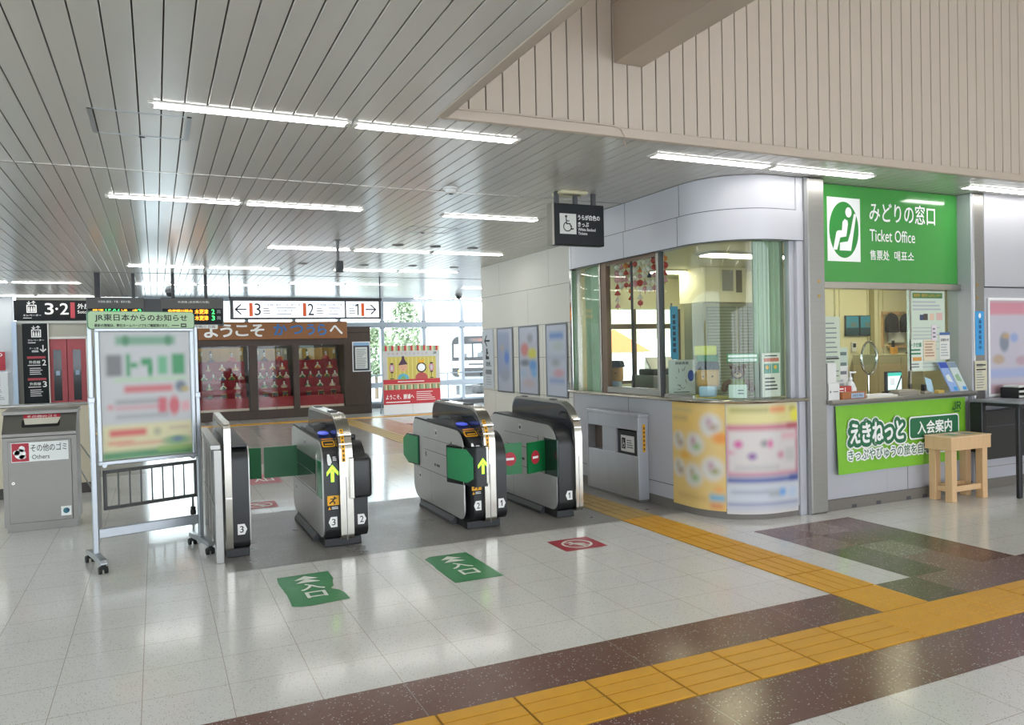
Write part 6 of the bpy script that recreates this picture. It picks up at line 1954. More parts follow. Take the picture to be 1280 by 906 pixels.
# teddy bear
FUR = mat('brown_fur', '#6a4e36', 0.9, noise=(40, 0.7), bump=0.4, bscale=80)
td = thing('teddy_bear', 'brown teddy bear in green behind a white card in the curved booth window', 'soft toy', (5.26, 6.05, 1.17), -0.75)
b_ = MB(); b_.ball((0, 0, 0.10), (0.085, 0.07, 0.10), mat('olive_knit', '#7d8a4a', 0.9), 14, 10); b_.build('body', td)
b_ = MB(); b_.ball((0, -0.01, 0.245), (0.07, 0.062, 0.065), FUR, 14, 10)
for sx in (-1, 1):
    b_.ball((sx * 0.055, 0.0, 0.305), (0.026, 0.016, 0.026), FUR, 10, 7)
b_.ball((0, -0.06, 0.225), (0.035, 0.028, 0.028), mat('pale_fur', '#b59d7c', 0.9), 10, 7); b_.ball((0, -0.087, 0.235), (0.012, 0.008, 0.009), INK, 8, 6)
for sx in (-1, 1):
    b_.ball((sx * 0.028, -0.064, 0.262), 0.009, INK, 8, 6)
b_.build('head', td)
for sx in (-1, 1):
    b_ = MB(); b_.tube([(sx * 0.07, 0, 0.16), (sx * 0.12, -0.02, 0.13), (sx * 0.13, -0.05, 0.09)], 0.028, FUR, 8); b_.ball((sx * 0.13, -0.055, 0.085), 0.031, FUR, 8, 6); b_.build('arm', td)
b_ = MB(); b_.box(-0.085, 0.085, -0.12, -0.11, 0.0, 0.13, mat('pale_green_card', '#cfdcd0', 0.6)); b_.M = frame_xz(0, -0.12, 0); b_.lines(0.0, 0.03, 0.06, 0.09, 2, GREYINK, 0.002)
o = b_.build('card_sign'); o.location = td.location; o.rotation_euler = td.rotation_euler
tag(o, 'pale green card standing in front of the teddy bear', 'card')
# round brown plush and cap (plain)
for (loc, rz, lab, c1) in (((5.06, 8.03, 1.17), -0.9, 'plain brown boxy soft toy with dark cap behind the left booth pane', 0), ((5.08, 6.29, 1.17), -0.7, 'plain tan boxy soft toy with striped cap behind the curved booth glass', 1)):
    r = thing('soft_toy', lab, 'soft toy', loc, rz)
    b_ = MB(); b_.box(-0.11, 0.11, -0.07, 0.07, 0.10, 0.30, mat('tan_plush', '#c79a62', 0.9), 0.04); b_.build('head', r)
    b_ = MB(); b_.box(-0.09, 0.09, -0.06, 0.06, 0.0, 0.13, mat('pale_blue_plush', '#b9cde0', 0.9), 0.03); b_.build('body', r)
    b_ = MB(); b_.prism(round_poly([(-0.12, 0.28, 0.01), (0.12, 0.28, 0.01), (0.1, 0.36, 0.03), (-0.1, 0.36, 0.03)]), 'y', -0.075, 0.075, mat('dark_cap', '#2c3038', 0.8)); b_.box(-0.1, 0.1, -0.11, -0.07, 0.28, 0.295, mat('dark_cap', '#2c3038'), 0.005)
    if c1:
        b_.box(-0.105, 0.105, -0.08, 0.08, 0.36, 0.43, mat('cap_green', '#3f7a50', 0.8), 0.01); b_.box(-0.13, 0.09, -0.085, 0.0, 0.42, 0.52, mat('cap_yellow', '#c9c658', 0.8), 0.02)
    b_.build('cap', r)
    b_ = MB()
    for sx in (-1, 1):
        b_.ball((sx * 0.045, -0.07, 0.21), 0.009, INK, 8, 6)
    b_.build('eyes', r)
# paper decorations hanging at the window top: strings of small red and pink cloth charms
HC = [mat('charm_red', '#c0453c', 0.8), mat('charm_pink', '#d99aa4', 0.8), mat('charm_orange', '#d9803c', 0.8), mat('charm_white', '#e6dcd4', 0.8), mat('charm_navy', '#3c3f5c', 0.8)]
rr = random.Random(11)
for k in range(11):
    y = 7.83 - k * 0.094
    r = thing('hanging_charm_string', 'string of small red charms, %s from left inside the booth window' % ['first', 'second', 'third', 'fourth', 'fifth', 'sixth', 'seventh', 'eighth', 'ninth', 'tenth', 'eleventh'][k], 'decoration', (FX + 0.16, y, 2.70), 0, 'hanging charm strings')
    n = rr.randint(4, 7)
    b_ = MB(); b_.cyl((0, 0, 0.0), (0, 0, -0.075 * n - 0.04), 0.003, HC[0], n=6); b_.build('cord', r)
    for q in range(n):
        b_ = MB(); s_ = rr.uniform(0.028, 0.04); m_ = HC[rr.choice([0, 0, 1, 1, 2, 3, 3, 3, 4])]
        if rr.random() < 0.5:
            b_.ball((0, 0, -0.06 - 0.075 * q), (s_, s_, s_), m_, 8, 6)
        else:
            b_.lathe([(0.0, 0.035), (s_, -0.02), (s_ * 0.8, -0.03)], (0, 0, -0.06 - 0.075 * q), m_, 8)
        b_.build('charm', r)
# blue strip notice, printer and papers
r = thing('blue_strip_notice', 'blue vertical strip notice hanging inside the booth beyond the middle post', 'notice', (6.62, 9.0, 1.5), -0.6)
b_ = MB(); b_.box(0, 0.11, 0, 0.005, 0, 0.75, BN); b_.M = frame_xz(0, 0, 0)
for k in range(7):
    b_.rect(0.035, 0.1 + k * 0.08, 0.075, 0.155 + k * 0.08, mat('navy_ink', '#1c3560'), 0.002)
b_.build('plate', r)
b_ = MB(); b_.cyl((6.67, 9.03, 1.09), (6.67, 9.03, 2.3), 0.012, MIDGREY, n=8); b_.cyl((6.67, 9.03, 0.0), (6.67, 9.03, 1.1), 0.02, MIDGREY, n=8); b_.cyl((6.67, 9.03, 0.0), (6.67, 9.03, 0.02), 0.15, MIDGREY, n=16); tag(b_.build('stand_pole'), 'thin grey pole carrying the blue strip notice inside the booth', 'pole')
r = thing('office_printer', 'grey office printer seen through the middle booth panes', 'printer', (5.75, 8.2, 1.0))
b_ = MB(); b_.box(0, 0.6, 0, 0.5, 0.0, 0.32, MIDGREY, 0.02); b_.box(0.05, 0.55, 0.05, 0.4, 0.32, 0.4, DKGREY, 0.02); b_.build('body', r)
b_ = MB(); b_.prism([(0.1, 0.32), (0.3, 0.55), (0.32, 0.54), (0.14, 0.32)], 'x', 0.1, 0.5, PAPER); b_.build('paper', r)
r = thing('office_desk', 'olive office desk under the back of the ticket booth', 'desk', (5.75, 8.15, 0))
b_ = MB(); b_.box(0, 1.25, 0, 0.7, 0.96, 1.0, mat('desk_olive', '#8a8a4c', 0.6), 0.006); b_.build('top', r)
b_ = MB(); b_.box(0.02, 0.6, 0.02, 0.68, 0, 0.96, mat('desk_olive_side', '#7d7d48', 0.6)); b_.box(0.8, 1.23, 0.02, 0.68, 0, 0.96, mat('desk_olive_side', '#7d7d48')); b_.build('pedestal', r)
r = thing('wall_cabinet_unit', 'cream boxed air unit under the office ceiling beyond the curved glass', 'air unit', (7.05, 8.75, 2.3))
b_ = MB(); b_.box(0, 0.75, 0, 0.6, 0, 0.5, OIN, 0.01); b_.build('casing', r)
b_ = MB(frame_xz(0, 0, 0)); b_.rect(0.3, 0.16, 0.5, 0.46, mat('grey_grille', '#9a9a94', 0.5), 0.003); b_.rect(0.55, 0.14, 0.66, 0.46, mat('grey_grille_dark', '#6f6a58', 0.5), 0.003); b_.build('grille', r)
r = thing('office_cabinet', 'tall cream cabinet with shuttered doors below the boxed air unit', 'cabinet', (7.05, 8.8, 0))
b_ = MB(); b_.box(0, 1.2, 0, 0.45, 0, 2.3, mat('cabinet_olive_grey', '#8f9078', 0.5), 0.008); b_.build('body', r)
for k in range(2):
    b_ = MB(); x = 0.06 + 0.58 * k
    b_.box(x, x + 0.52, -0.012, 0.0, 0.9, 2.24, mat('cabinet_shutter', '#6f7868', 0.5))
    for q in range(30):
        b_.box(x + 0.01, x + 0.51, -0.018, -0.01, 0.92 + q * 0.044, 0.935 + q * 0.044, mat('cabinet_shutter_line', '#8d947f', 0.5))
    b_.build('shutter_door', r)

# ------------------------------------------------------------------ on and behind the ticket counter
CTZ = 1.1155
def counter(x, y=PY + 0.05, z=CTZ): return (x, y, z)
r = thing('paper_box', 'white upright card box with black mark at the left end of the ticket counter', 'box', counter(6.075, PY + 0.0))
b_ = MB(); b_.box(0, 0.15, 0, 0.1, 0, 0.17, PAPER, 0.003); b_.box(0.01, 0.13, 0.02, 0.09, 0.17, 0.37, PAPER, 0.003); b_.build('box', r)
b_ = MB(frame_xz(0, 0, 0)); b_.poly([(0.015, 0.07), (0.035, 0.085), (0.015, 0.1)], INK, 0.002); b_.rect(0.06, 0.08, 0.13, 0.09, GREYINK, 0.002); b_.build('print', r)
r = thing('red_box', 'small red box beside the white card box on the counter', 'box', counter(6.25))
b_ = MB(); b_.box(0, 0.2, 0, 0.09, 0.05, 0.13, mat('box_red', '#b8433a', 0.5), 0.005); b_.box(0.01, 0.19, 0.01, 0.08, 0, 0.05, mat('box_red', '#b8433a')); b_.build('box', r)
b_ = MB(frame_xz(0, 0, 0)); b_.rect(0.1, 0.07, 0.11, 0.12, LETTER, 0.002); b_.lines(0.02, 0.06, 0.09, 0.12, 2, LETTER, 0.002); b_.build('label', r)
r = thing('wooden_tray', 'orange wooden tray with blue label plate on the ticket counter', 'tray', counter(6.24, PY - 0.02))
b_ = MB(); b_.box(0, 0.33, 0, 0.06, 0, 0.075, mat('tray_wood', '#a5663a', 0.5), 0.004); b_.build('tray', r)
b_ = MB(frame_xz(0, 0, 0)); b_.rect(0.12, 0.012, 0.3, 0.062, mat('label_blue', '#9fb5cc', 0.5), 0.002); b_.text('お釣り 申込', 0.14, 0.025, 0.28, 0.05, INK, 0.003); b_.build('label_plate', r)
r = thing('sanitizer_bottle', 'white pump bottle of hand sanitizer on the ticket counter', 'bottle', counter(6.51, PY + 0.12))
BTL = mat('bottle_white', '#dfe3e2', 0.3)
b_ = MB(); b_.lathe([(0.045, 0.0), (0.05, 0.01), (0.05, 0.12), (0.035, 0.16), (0.018, 0.175), (0.018, 0.2), (0.0, 0.2)], (0, 0, 0), BTL, 18); b_.build('bottle', r)
b_ = MB(); b_.cyl((0, 0, 0.2), (0, 0, 0.26), 0.008, WHITE, n=8); b_.box(-0.015, 0.075, -0.012, 0.012, 0.255, 0.275, WHITE, 0.005); b_.cyl((0, 0, 0.195), (0, 0, 0.215), 0.022, WHITE, n=12); b_.build('pump', r)
b_ = MB(frame_xz(0, -0.052, 0)); b_.rect(-0.025, 0.03, 0.025, 0.11, LETTER, 0.0); b_.rect(-0.022, 0.06, 0.022, 0.075, mat('label_red', '#c04a50'), 0.001); b_.rect(-0.01, 0.035, 0.022, 0.05, YELLOW, 0.001); b_.build('label', r)
r = thing('price_list', 'tall grey-green paper list taped at the left of the counter window', 'notice', (6.2, PY + 0.165, 1.3))
b_ = MB(); b_.box(0, 0.22, 0, 0.004, 0, 0.66, mat('pale_green_paper', '#c0cbb8', 0.7)); b_.M = frame_xz(0, 0, 0); b_.lines(0.02, 0.03, 0.2, 0.62, 12, GREYINK, 0.002, 0.25, 2); b_.rect(0.02, 0.22, 0.2, 0.235, INK, 0.002); b_.build('sheet', r)
r = thing('price_list', 'white paper list with three dark rows behind the sanitizer bottle', 'notice', (6.39, PY + 0.24, CTZ))
b_ = MB(); b_.box(0, 0.22, 0, 0.004, 0, 0.52, PAPER); b_.M = frame_xz(0, 0, 0)
for v in (0.44, 0.33, 0.24):
    b_.rect(0.02, v, 0.2, v + 0.035, GREYINK, 0.002)
b_.lines(0.02, 0.03, 0.2, 0.2, 4, PALEINK, 0.002); b_.build('sheet', r)
r = thing('counter_mirror', 'round chrome rimmed mirror on a stem behind the ticket counter', 'mirror', (7.02, PY + 0.32, CTZ), 0.15)
b_ = MB(); ring = [(0.14 * math.cos(2 * PI * k / 40), 0, 0.40 + 0.175 * math.sin(2 * PI * k / 40)) for k in range(40)]
b_.tube(ring, 0.013, CHROME, 10, True); b_.build('rim', r)
b_ = MB(); b_.cyl((0, 0.012, 0.0), (0, 0.012, 0.23), 0.012, CHROME); b_.cyl((0, 0.012, 0), (0, 0.012, 0.015), 0.07, CHROME, n=20); b_.build('stem', r)
b_ = MB(frame_xz(0, 0.004, 0)); b_.disc(0, 0.40, 0.138, GW, 0.0, 0.173, 40); b_.build('disc', r)
r = thing('ticket_monitor', 'small screen with black stylus facing the counter window', 'monitor', (7.14, PY + 0.2, CTZ))
b_ = MB(); b_.box(0, 0.24, 0, 0.04, 0.03, 0.25, DKGREY, 0.006); b_.box(0.06, 0.18, 0.0, 0.12, 0.0, 0.03, BLACKP, 0.004); b_.build('body', r)
b_ = MB(frame_xz(0, 0, 0)); b_.rect(0.015, 0.05, 0.225, 0.235, mat('lit_screen', '#cfe8e4', 0.3, emit=0.6), 0.002); b_.rect(0.015, 0.2, 0.225, 0.235, mat('lit_screen_teal', '#3fae9c', 0.3, emit=0.5), 0.003); b_.rect(0.04, 0.1, 0.12, 0.18, LETTER, 0.003); b_.build('screen', r)
b_ = MB(); b_.tube([(0.1, -0.03, 0.04), (0.2, -0.02, 0.2)], 0.007, BLACKP, 8); b_.box(0.02, 0.16, -0.05, -0.01, 0.0, 0.035, BLACKP, 0.005); b_.build('stylus', r)
r = thing('counter_mat', 'white money mat and papers in the middle of the ticket counter', 'mat', counter(6.6, PY - 0.01))
b_ = MB(); b_.box(0, 0.45, 0, 0.16, 0, 0.02, PAPER, 0.003); b_.box(0.02, 0.4, 0.02, 0.14, 0.02, 0.03, WHITE, 0.002); b_.build('mat', r)
r = thing('counter_block', 'grey block beside the white mat on the ticket counter', 'stand', counter(7.07, PY - 0.005))
b_ = MB(); b_.box(0, 0.3, 0, 0.13, 0, 0.045, mat('block_grey', '#8d867b', 0.5), 0.004); b_.box(0.02, 0.28, 0.02, 0.12, 0.045, 0.06, mat('block_top', '#a59d8e', 0.5)); b_.build('block', r)
r = thing('desk_phone', 'dark office telephone behind the ticket counter', 'telephone', (6.72, PY + 0.33, CTZ))
b_ = MB(); b_.prism([(0, 0), (0.16, 0), (0.16, 0.09), (0, 0.03)], 'x', 0, 0.2, DKGREY); b_.box(0.0, 0.05, 0.0, 0.18, 0.07, 0.11, BLACKP, 0.015); b_.build('body', r)
b_ = MB(); b_.box(-0.15, -0.03, 0.02, 0.1, 0.0, 0.1, MIDGREY, 0.005); b_.prism([(0.02, 0.1), (0.1, 0.14), (0.1, 0.1)], 'x', -0.14, -0.04, LETTER); b_.build('card_holder', r)
r = thing('brochure_rack', 'clear rack of blue travel brochures leaning at the right end of the counter', 'brochure rack', counter(7.86, PY + 0.0))
for k, (x, c) in enumerate(((0.02, '#8fa8d8'), (0.17, '#c3cfcf'))):
    b_ = MB(frame_uv((x, 0.0, 0.01), (1, 0, 0), (-0.09 * 0, 0.34, 0.94)))
    b_.prism([(0, 0), (0.13, 0), (0.13 - 0.06, 0.34), (-0.06, 0.34)], 'z', 0, 0.012, mat('brochure_%d' % k, c, 0.4))
    b_.poly([(-0.045, 0.27), (0.085 - 0.0, 0.27), (0.07, 0.335), (-0.058, 0.335)], mat('brochure_head_%d' % k, ('#3a52a8', '#7d8fa0')[k], 0.4), 0.014)
    b_.poly([(0.0, 0.12), (0.08, 0.1), (0.05, 0.2), (-0.01, 0.18)], (mat('brochure_pale', '#d3dcd8'), mat('brochure_green', '#8fb08a'))[k], 0.014)
    b_.rect(0.05, 0.01, 0.11, 0.05, mat('brochure_tab', '#3f8fd0'), 0.015)
    b_.build('brochure', r)
b_ = MB(); b_.box(-0.02, 0.32, -0.02, 0.15, 0, 0.012, MIDGREY); b_.build('base', r)
b_ = MB(); b_.box(0, 0.1, 0, 0.05, 0, 0.035, mat('tray_yellow', '#c9a850', 0.5), 0.003); o = b_.build('yellow_box'); o.location = (7.67, PY - 0.01, CTZ); tag(o, 'small yellow box left of the blue brochures on the counter', 'box')
r = thing('leaflet_holder', 'tilted pale blue leaflet in a black holder on the counter', 'leaflet', (7.55, PY + 0.06, CTZ))
b_ = MB(frame_uv((0.04, 0, 0.035), (1, 0, -0.3), (0.1, 0.3, 0.9))); b_.box(0, 0.11, 0, 0.15, 0, 0.004, mat('leaflet_blue', '#a9cbe0', 0.5)); b_.build('leaflet', r)
b_ = MB(); b_.box(0, 0.12, 0, 0.06, 0, 0.03, mat('holder_grey', '#a0998c', 0.5), 0.004); b_.box(0.0, 0.03, 0.0, 0.05, 0.03, 0.1, BLACKP, 0.004); b_.build('holder', r)
# posters stuck inside the right pane
def sheet(name, label, x, z, w_, h_, col, fn=None, y=PY + 0.122):
    r = thing(name, label, 'notice', (x * 1.0135, y + 0.043, 1.7 + (z - 1.7) * 1.0135))
    b_ = MB(); b_.box(0, w_, 0, 0.003, 0, h_, mat(col[0], col[1], 0.6)); b_.build('sheet', r)
    if fn:
        b_ = MB(frame_xz(0, 0, 0)); fn(b_); b_.build('print', r)
def f1(b):
    b.rect(0.02, 0.80, 0.5, 0.86, mat('notice_dark_green', '#4a7a4a'), 0.002); b.text('指定席・割引きっぷカレンダー', 0.04, 0.815, 0.48, 0.85, YELLOW, 0.003)
    b.lines(0.02, 0.03, 0.5, 0.5, 12, PALEINK, 0.002, 0.25, 6); b.rect(0.13, 0.56, 0.19, 0.62, mat('print_navy', '#3c4668'), 0.002); b.rect(0.19, 0.56, 0.26, 0.63, mat('print_black_brown', '#4c443c'), 0.002)
    b.rect(0.29, 0.56, 0.36, 0.63, mat('print_peach', '#d8b8a0'), 0.002); b.rect(0.4, 0.56, 0.5, 0.64, mat('print_pale_rose', '#d0aca4'), 0.002); b.lines(0.02, 0.66, 0.5, 0.78, 3, PALEINK, 0.002)
sheet('window_notice', 'large pale green ticket calendar poster at top right of the counter window', 7.39, 1.36, 0.54, 0.88, ('notice_pale_green', '#c3d0bf'), f1)
def f2(b):
    b.text('トクだ値', 0.02, 0.25, 0.19, 0.3, mat('print_deep_green', '#2a7a58'), 0.003, 0.03); b.lines(0.02, 0.16, 0.19, 0.24, 2, mat('print_deep_green', '#2a7a58'), 0.002); b.rect(0.05, 0.1, 0.19, 0.14, mat('print_amber', '#d0964a'), 0.002); b.lines(0.02, 0.02, 0.16, 0.08, 2, GREYINK, 0.002)
sheet('window_notice', 'white and green fare notice in the lower middle of the counter window', 7.345, 1.375, 0.21, 0.33, ('notice_white', '#d5dccf'), f2, PY + 0.117)
def f3(b):
    b.lines(0.02, 0.04, 0.18, 0.2, 5, mat('print_brown_pale', '#b08a70'), 0.002); b.rect(0.02, 0.21, 0.18, 0.216, mat('print_brown_pale', '#b08a70'), 0.002)
sheet('window_notice', 'cream table notice in the centre right of the counter window', 7.57, 1.47, 0.2, 0.23, ('notice_cream', '#dbcdb4'), f3, PY + 0.117)
def f4(b):
    b.rect(0, 0.27, 0.17, 0.3, mat('label_blue_deep', '#4a6aa0'), 0.002); b.text('お知らせ', 0.02, 0.2, 0.15, 0.235, INK, 0.002, 0.02); b.lines(0.02, 0.03, 0.15, 0.18, 5, PALEINK, 0.002)
sheet('window_notice', 'white notice with blue top at the right edge of the counter window', 7.825, 1.48, 0.17, 0.3, ('notice_white2', '#dcdcd4'), f4, PY + 0.117)
sheet('window_notice', 'small pinkish slip over the ticket calendar poster', 7.7, 1.69, 0.08, 0.17, ('notice_pink', '#d8ccd4'), lambda b: b.lines(0.015, 0.02, 0.065, 0.15, 3, GREYINK, 0.002), PY + 0.116)
# back of the office behind the counter
r = thing('coat_rack', 'wooden wall rack with two pegs boards on the cream inner wall', 'coat rack', (9.95, 8.24, 1.6))
b_ = MB(); b_.box(0, 0.8, 0, 0.03, 0.48, 0.54, WOOD, 0.004); b_.box(0.12, 0.8, 0, 0.03, -0.02, 0.03, WOOD, 0.004); b_.box(0.0, 0.03, 0.0, 0.03, 0.0, 0.5, WOOD); b_.build('rail', r)
for k, x in enumerate((0.12, 0.38)):
    b_ = MB(); b_.cyl((x, 0, 0.51), (x, -0.06, 0.52), 0.012, CHROME); b_.build('peg', r)
CLOTH = mat('black_cloth', '#2b2a2c', 0.9)
for k, (x, z, s_, lab) in enumerate(((10.05, 1.98, 1.0, 'black uniform cap hanging on the left peg of the wooden rack'), (10.37, 1.98, 1.0, 'black uniform cap hanging on the right peg of the wooden rack'), (10.42, 1.38, 1.15, 'dark cap bag hanging below the wooden rack'))):
    b_ = MB()
    b_.ball((0, -0.05, 0.0), (0.14 * s_, 0.05, 0.13 * s_), CLOTH, 14, 10)
    b_.prism(round_poly([(-0.12 * s_, -0.16, 0.03), (0.12 * s_, -0.16, 0.03), (0.1 * s_, -0.02, 0.03), (-0.1 * s_, -0.02, 0.03)]), 'y', -0.09, -0.02, CLOTH)
    o = b_.build('uniform_cap'); o.location = (x, 8.21, z); tag(o, lab, 'cap')
r = thing('wall_box', 'white metal box on the cream wall below the caps', 'box', (10.1, 8.2, 1.66))
b_ = MB(); b_.box(0, 0.28, 0, 0.09, 0, 0.22, WHITE, 0.01); b_.build('casing', r)
for k in range(2):
    r = thing('cctv_screen', ('left', 'right')[k] + ' of two blue station picture screens on the cream inner wall', 'screen', (9.2 + 0.29 * k, 8.25, 1.78), 0, 'blue picture screens')
    b_ = MB(); b_.box(0, 0.27, 0, 0.03, 0, 0.3, DKGREY, 0.004); b_.build('body', r)
    b_ = MB(frame_xz(0, 0, 0)); b_.rect(0.01, 0.012, 0.26, 0.288, mat('screen_blue', '#3f7f92', 0.3, emit=0.25), 0.002); b_.rect(0.01, 0.012, 0.26, 0.12, mat('screen_dark', '#35505c', 0.3), 0.003); b_.rect(0.1, 0.13, 0.22, 0.2, mat('screen_mix', '#6f7f80', 0.3), 0.003); b_.build('picture', r)
r = thing('switch_box', 'small black and white switch box below the blue screens', 'switch', (9.33, 8.26, 1.55))
b_ = MB(); b_.box(0, 0.1, 0, 0.02, 0, 0.14, WHITE, 0.004); b_.M = frame_xz(0, 0, 0); b_.rect(0.02, 0.06, 0.08, 0.12, INK, 0.002); b_.build('plate', r)
r = thing('low_cabinet', 'grey-beige filing cabinet behind the ticket counter', 'cabinet', (9.3, 7.8, 0))
b_ = MB(); b_.box(0, 0.95, 0, 0.42, 0, 1.5, mat('file_cabinet', '#aaa488', 0.5), 0.006); b_.build('body', r)
for k in range(2):
    b_ = MB(); b_.box(0.02 + 0.46 * k, 0.46 + 0.46 * k, -0.01, 0, 0.05, 1.46, mat('file_cabinet_door', '#b2ac90', 0.5), 0.003)
    p = b_.build('door', r); b_ = MB(); b_.box(0.40 + 0.1 * k, 0.42 + 0.1 * k, -0.025, -0.01, 0.9, 1.0, ALU); b_.build('handle', p)
r = thing('orange_tape_dispenser', 'small orange and black stamp holder on the filing cabinet', 'stamp holder', (9.75, 7.9, 1.5))
b_ = MB(); b_.box(0, 0.1, 0, 0.06, 0, 0.1, mat('stamp_orange', '#d79a3c', 0.5), 0.006); b_.box(0.02, 0.05, 0.01, 0.05, 0.1, 0.2, BLACKP, 0.004); b_.build('body', r)

# ------------------------------------------------------------------ outside: platform, train, trees, hill, houses
og = MB()
og.box(-40, 120, 27.5, 130, -1.3, -1.15, mat('outside_concrete', '#b9bcbe', 0.8))
struct(og, 'ground', 'pale concrete ground outside the glass wall', 'ground')
og = MB()
og.box(-9, 30, 23.45, 27.5, -1.3, -0.02, mat('platform_paving', '#aebccb', 0.6))
og.box(-9, 30, 27.3, 27.5, -0.02, 0.0, mat('pale_edge', '#c9cbcc', 0.7))
struct(og, 'platform', 'bluish paved deck just outside the glass wall', 'platform')
# train front: cab facing the camera
TY = 34.0
def tx(px): return px
trn = thing('commuter_train', 'silver commuter train with black windscreen mask standing beyond the glass', 'train', (15.9, 39.0, -0.98), -0.386)
TS = mat('train_steel', '#8d9094', 0.4, 0.5); TM = mat('train_mask', '#141516', 0.8, spec=0.1)
b_ = MB()
b_.prism(round_poly([(-1.45, 0.75, 0.08), (1.45, 0.75, 0.08), (1.45, 3.5, 0.45), (-1.45, 3.5, 0.45)], 8), 'y', 0.0, 19.0, TS)
b_.prism(round_poly([(-1.2, 3.45, 0.1), (1.2, 3.45, 0.1), (0.9, 3.66, 0.15), (-0.9, 3.66, 0.15)], 5), 'y', 0.05, 18.9, MIDGREY)
b_.build('body', trn)
b_ = MB()
b_.prism(round_poly([(-1.36, 1.25, 0.2), (1.36, 1.25, 0.2), (1.36, 3.42, 0.4), (-1.36, 3.42, 0.4)], 8), 'y', -0.05, 0.02, TM)
b_.M = frame_xz(0, -0.05, 0)
b_.rect(-1.34, 1.72, 1.34, 2.1, mat('train_band', '#c3c0b6', 0.4), 0.004); b_.rect(-0.5, 1.84, 0.4, 1.96, INK, 0.006)
for u in (-0.95, 0.95):
    b_.rect(u - 0.11, 1.36, u + 0.11, 1.6, mat('train_lamp', '#e0b93a', 0.4), 0.006)
b_.build('front_mask', trn)
b_ = MB(frame_xz(0, -0.056, 0))
b_.rect(-1.26, 2.3, -0.3, 3.0, mat('windscreen', '#b9c6cf', 0.1), 0.004); b_.rect(-0.2, 2.3, 0.25, 3.0, mat('windscreen', '#b9c6cf'), 0.004); b_.rect(0.35, 2.3, 1.26, 3.0, mat('windscreen', '#b9c6cf'), 0.004)
b_.rect(-0.72, 2.3, -0.55, 2.5, DKGREY, 0.006); b_.rect(-1.0, 2.92, -0.85, 3.0, mat('olive_tag', '#8a8a4a'), 0.006); b_.rect(0.2, 2.3, 0.4, 2.62, TM, 0.006); b_.rect(0.0, 2.3, 1.26, 2.55, DKGREY, 0.0065)
b_.build('windscreen', trn)
b_ = MB(frame_xz(0, -0.056, 0)); b_.rect(-0.45, 3.12, 0.45, 3.32, INK, 0.003); b_.text('千葉', -0.3, 3.14, 0.3, 3.3, mat('led_dull_orange', '#7a3a20', 0.5, emit=0.2), 0.005); b_.build('destination_sign', trn)
b_ = MB(); b_.box(-1.2, 1.2, 0.2, 18.5, 0.1, 0.8, DKGREY, 0.02); b_.box(-0.35, 0.35, -0.4, 0.1, 0.4, 0.8, BLACKP, 0.06); b_.ball((0.3, -0.15, 0.55), (0.5, 0.25, 0.35), TM, 12, 8); b_.build('underframe', trn)
og = MB()
for x in (-0.55, 0.55):
    og.box(x - 0.04, x + 0.04, -8, 24, -0.17, -0.06, mat('rail_steel', '#7a7672', 0.4, 0.6))
o = og.build('railway_track'); o.location = (15.9, 39.0, -0.98); o.rotation_euler = (0, 0, -0.386)
tag(o, 'pair of steel rails under the commuter train', 'track')
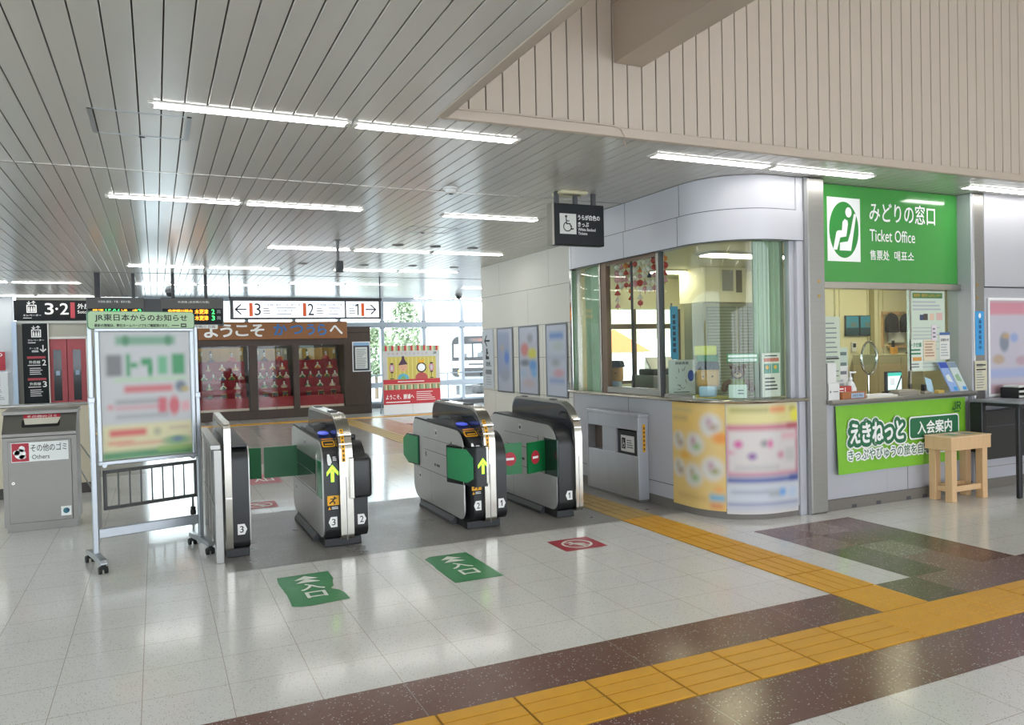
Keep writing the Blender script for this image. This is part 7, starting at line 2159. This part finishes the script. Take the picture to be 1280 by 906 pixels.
# trees and hill
LEAF = mat('leaf_green', '#7a8a70', 0.9, noise=(1.5, '#94a286'), spec=0.1)
BARK = mat('bark', '#6a5c4c', 0.9)
def tree(label, x, y, z, h_, s_, seed):
    rr = random.Random(seed)
    r = thing('tree', label, 'tree', (x, y, z))
    b_ = MB(); b_.cyl((0, 0, 0), (0, 0, h_ * 0.55), 0.14 * s_, BARK, 0.07 * s_, 8); b_.build('trunk', r)
    b_ = MB()
    for k in range(900):
        a = rr.uniform(0, 2 * PI); t_ = rr.random(); rad = s_ * (0.4 + 0.9 * math.sin(PI * min(1, t_ * 0.9 + 0.1))) * math.sqrt(rr.random())
        c = Vector((rad * math.cos(a), rad * math.sin(a), h_ * (0.35 + 0.65 * t_)))
        q = s_ * rr.uniform(0.08, 0.2)
        ax = Vector((rr.uniform(-1, 1), rr.uniform(-1, 1), rr.uniform(-1, 1))).normalized(); u = ax.orthogonal().normalized(); v = ax.cross(u)
        b_.add([c + u * q, c + v * q * 0.6, c - u * q, c - v * q * 0.6], [(0, 1, 2, 3)], LEAF)
        b_.add([c + u * q * 0.7 + ax * q * 0.4, c + ax * q, c - u * q * 0.6, c - ax * q * 0.5], [(0, 1, 2, 3)], LEAF)
    b_.build('crown', r)
tree('leafy tree outside the glass just right of the doll case', 12.15, 40, -1.15, 5.6, 0.85, 1)
tree('second leafy tree outside the glass, behind the taller one', 11.6, 44, -1.15, 4.2, 0.9, 2)
# slope beyond the office back window
sl2 = MB()
vs = []; NX, NY = 26, 10
rr = random.Random(5)
for j in range(NY + 1):
    for i in range(NX + 1):
        yy = 50 + j * 3.5
        vs.append((yy * 0.54 + i * 2.6, yy, -1.15 + 8.5 * (j / NY) ** 0.8 + rr.uniform(-0.5, 0.9) * (j > 0)))
sl2.add(vs, [(j * (NX + 1) + i, j * (NX + 1) + i + 1, (j + 1) * (NX + 1) + i + 1, (j + 1) * (NX + 1) + i) for j in range(NY) for i in range(NX)], mat('hill_green', '#76804f', 0.9, noise=(1.2, '#b0a98a')))
struct(sl2, 'hill', 'wooded hillside outside the office back window', 'hill')
ROOF = mat('roof_orange', '#c77a45', 0.7); HW = mat('house_wall', '#d9d5cc', 0.7)
for (x, y, w_, h_, lab, rm) in ((18.2, 29.0, 3.4, 2.6, 'house with orange roof outside the office back window', ROOF), (21.9, 29.0, 2.6, 2.2, 'white gabled house right of the orange-roofed one outside', HW)):
    r = thing('house', lab, 'house', (x, y, -1.15))
    b_ = MB(); b_.box(-w_ / 2, w_ / 2, 0, 3, 0, h_, HW); b_.build('wall', r)
    b_ = MB(); b_.prism([(-w_ / 2 - 0.25, h_), (w_ / 2 + 0.25, h_), (0, h_ + 1.0)], 'y', -0.2, 3.2, rm); b_.build('roof', r)
    b_ = MB(frame_xz(0, 0, 0)); b_.rect(-0.5, 0.8, 0.4, 1.6, mat('house_window', '#5f7080', 0.2), 0.01); b_.build('window', r)
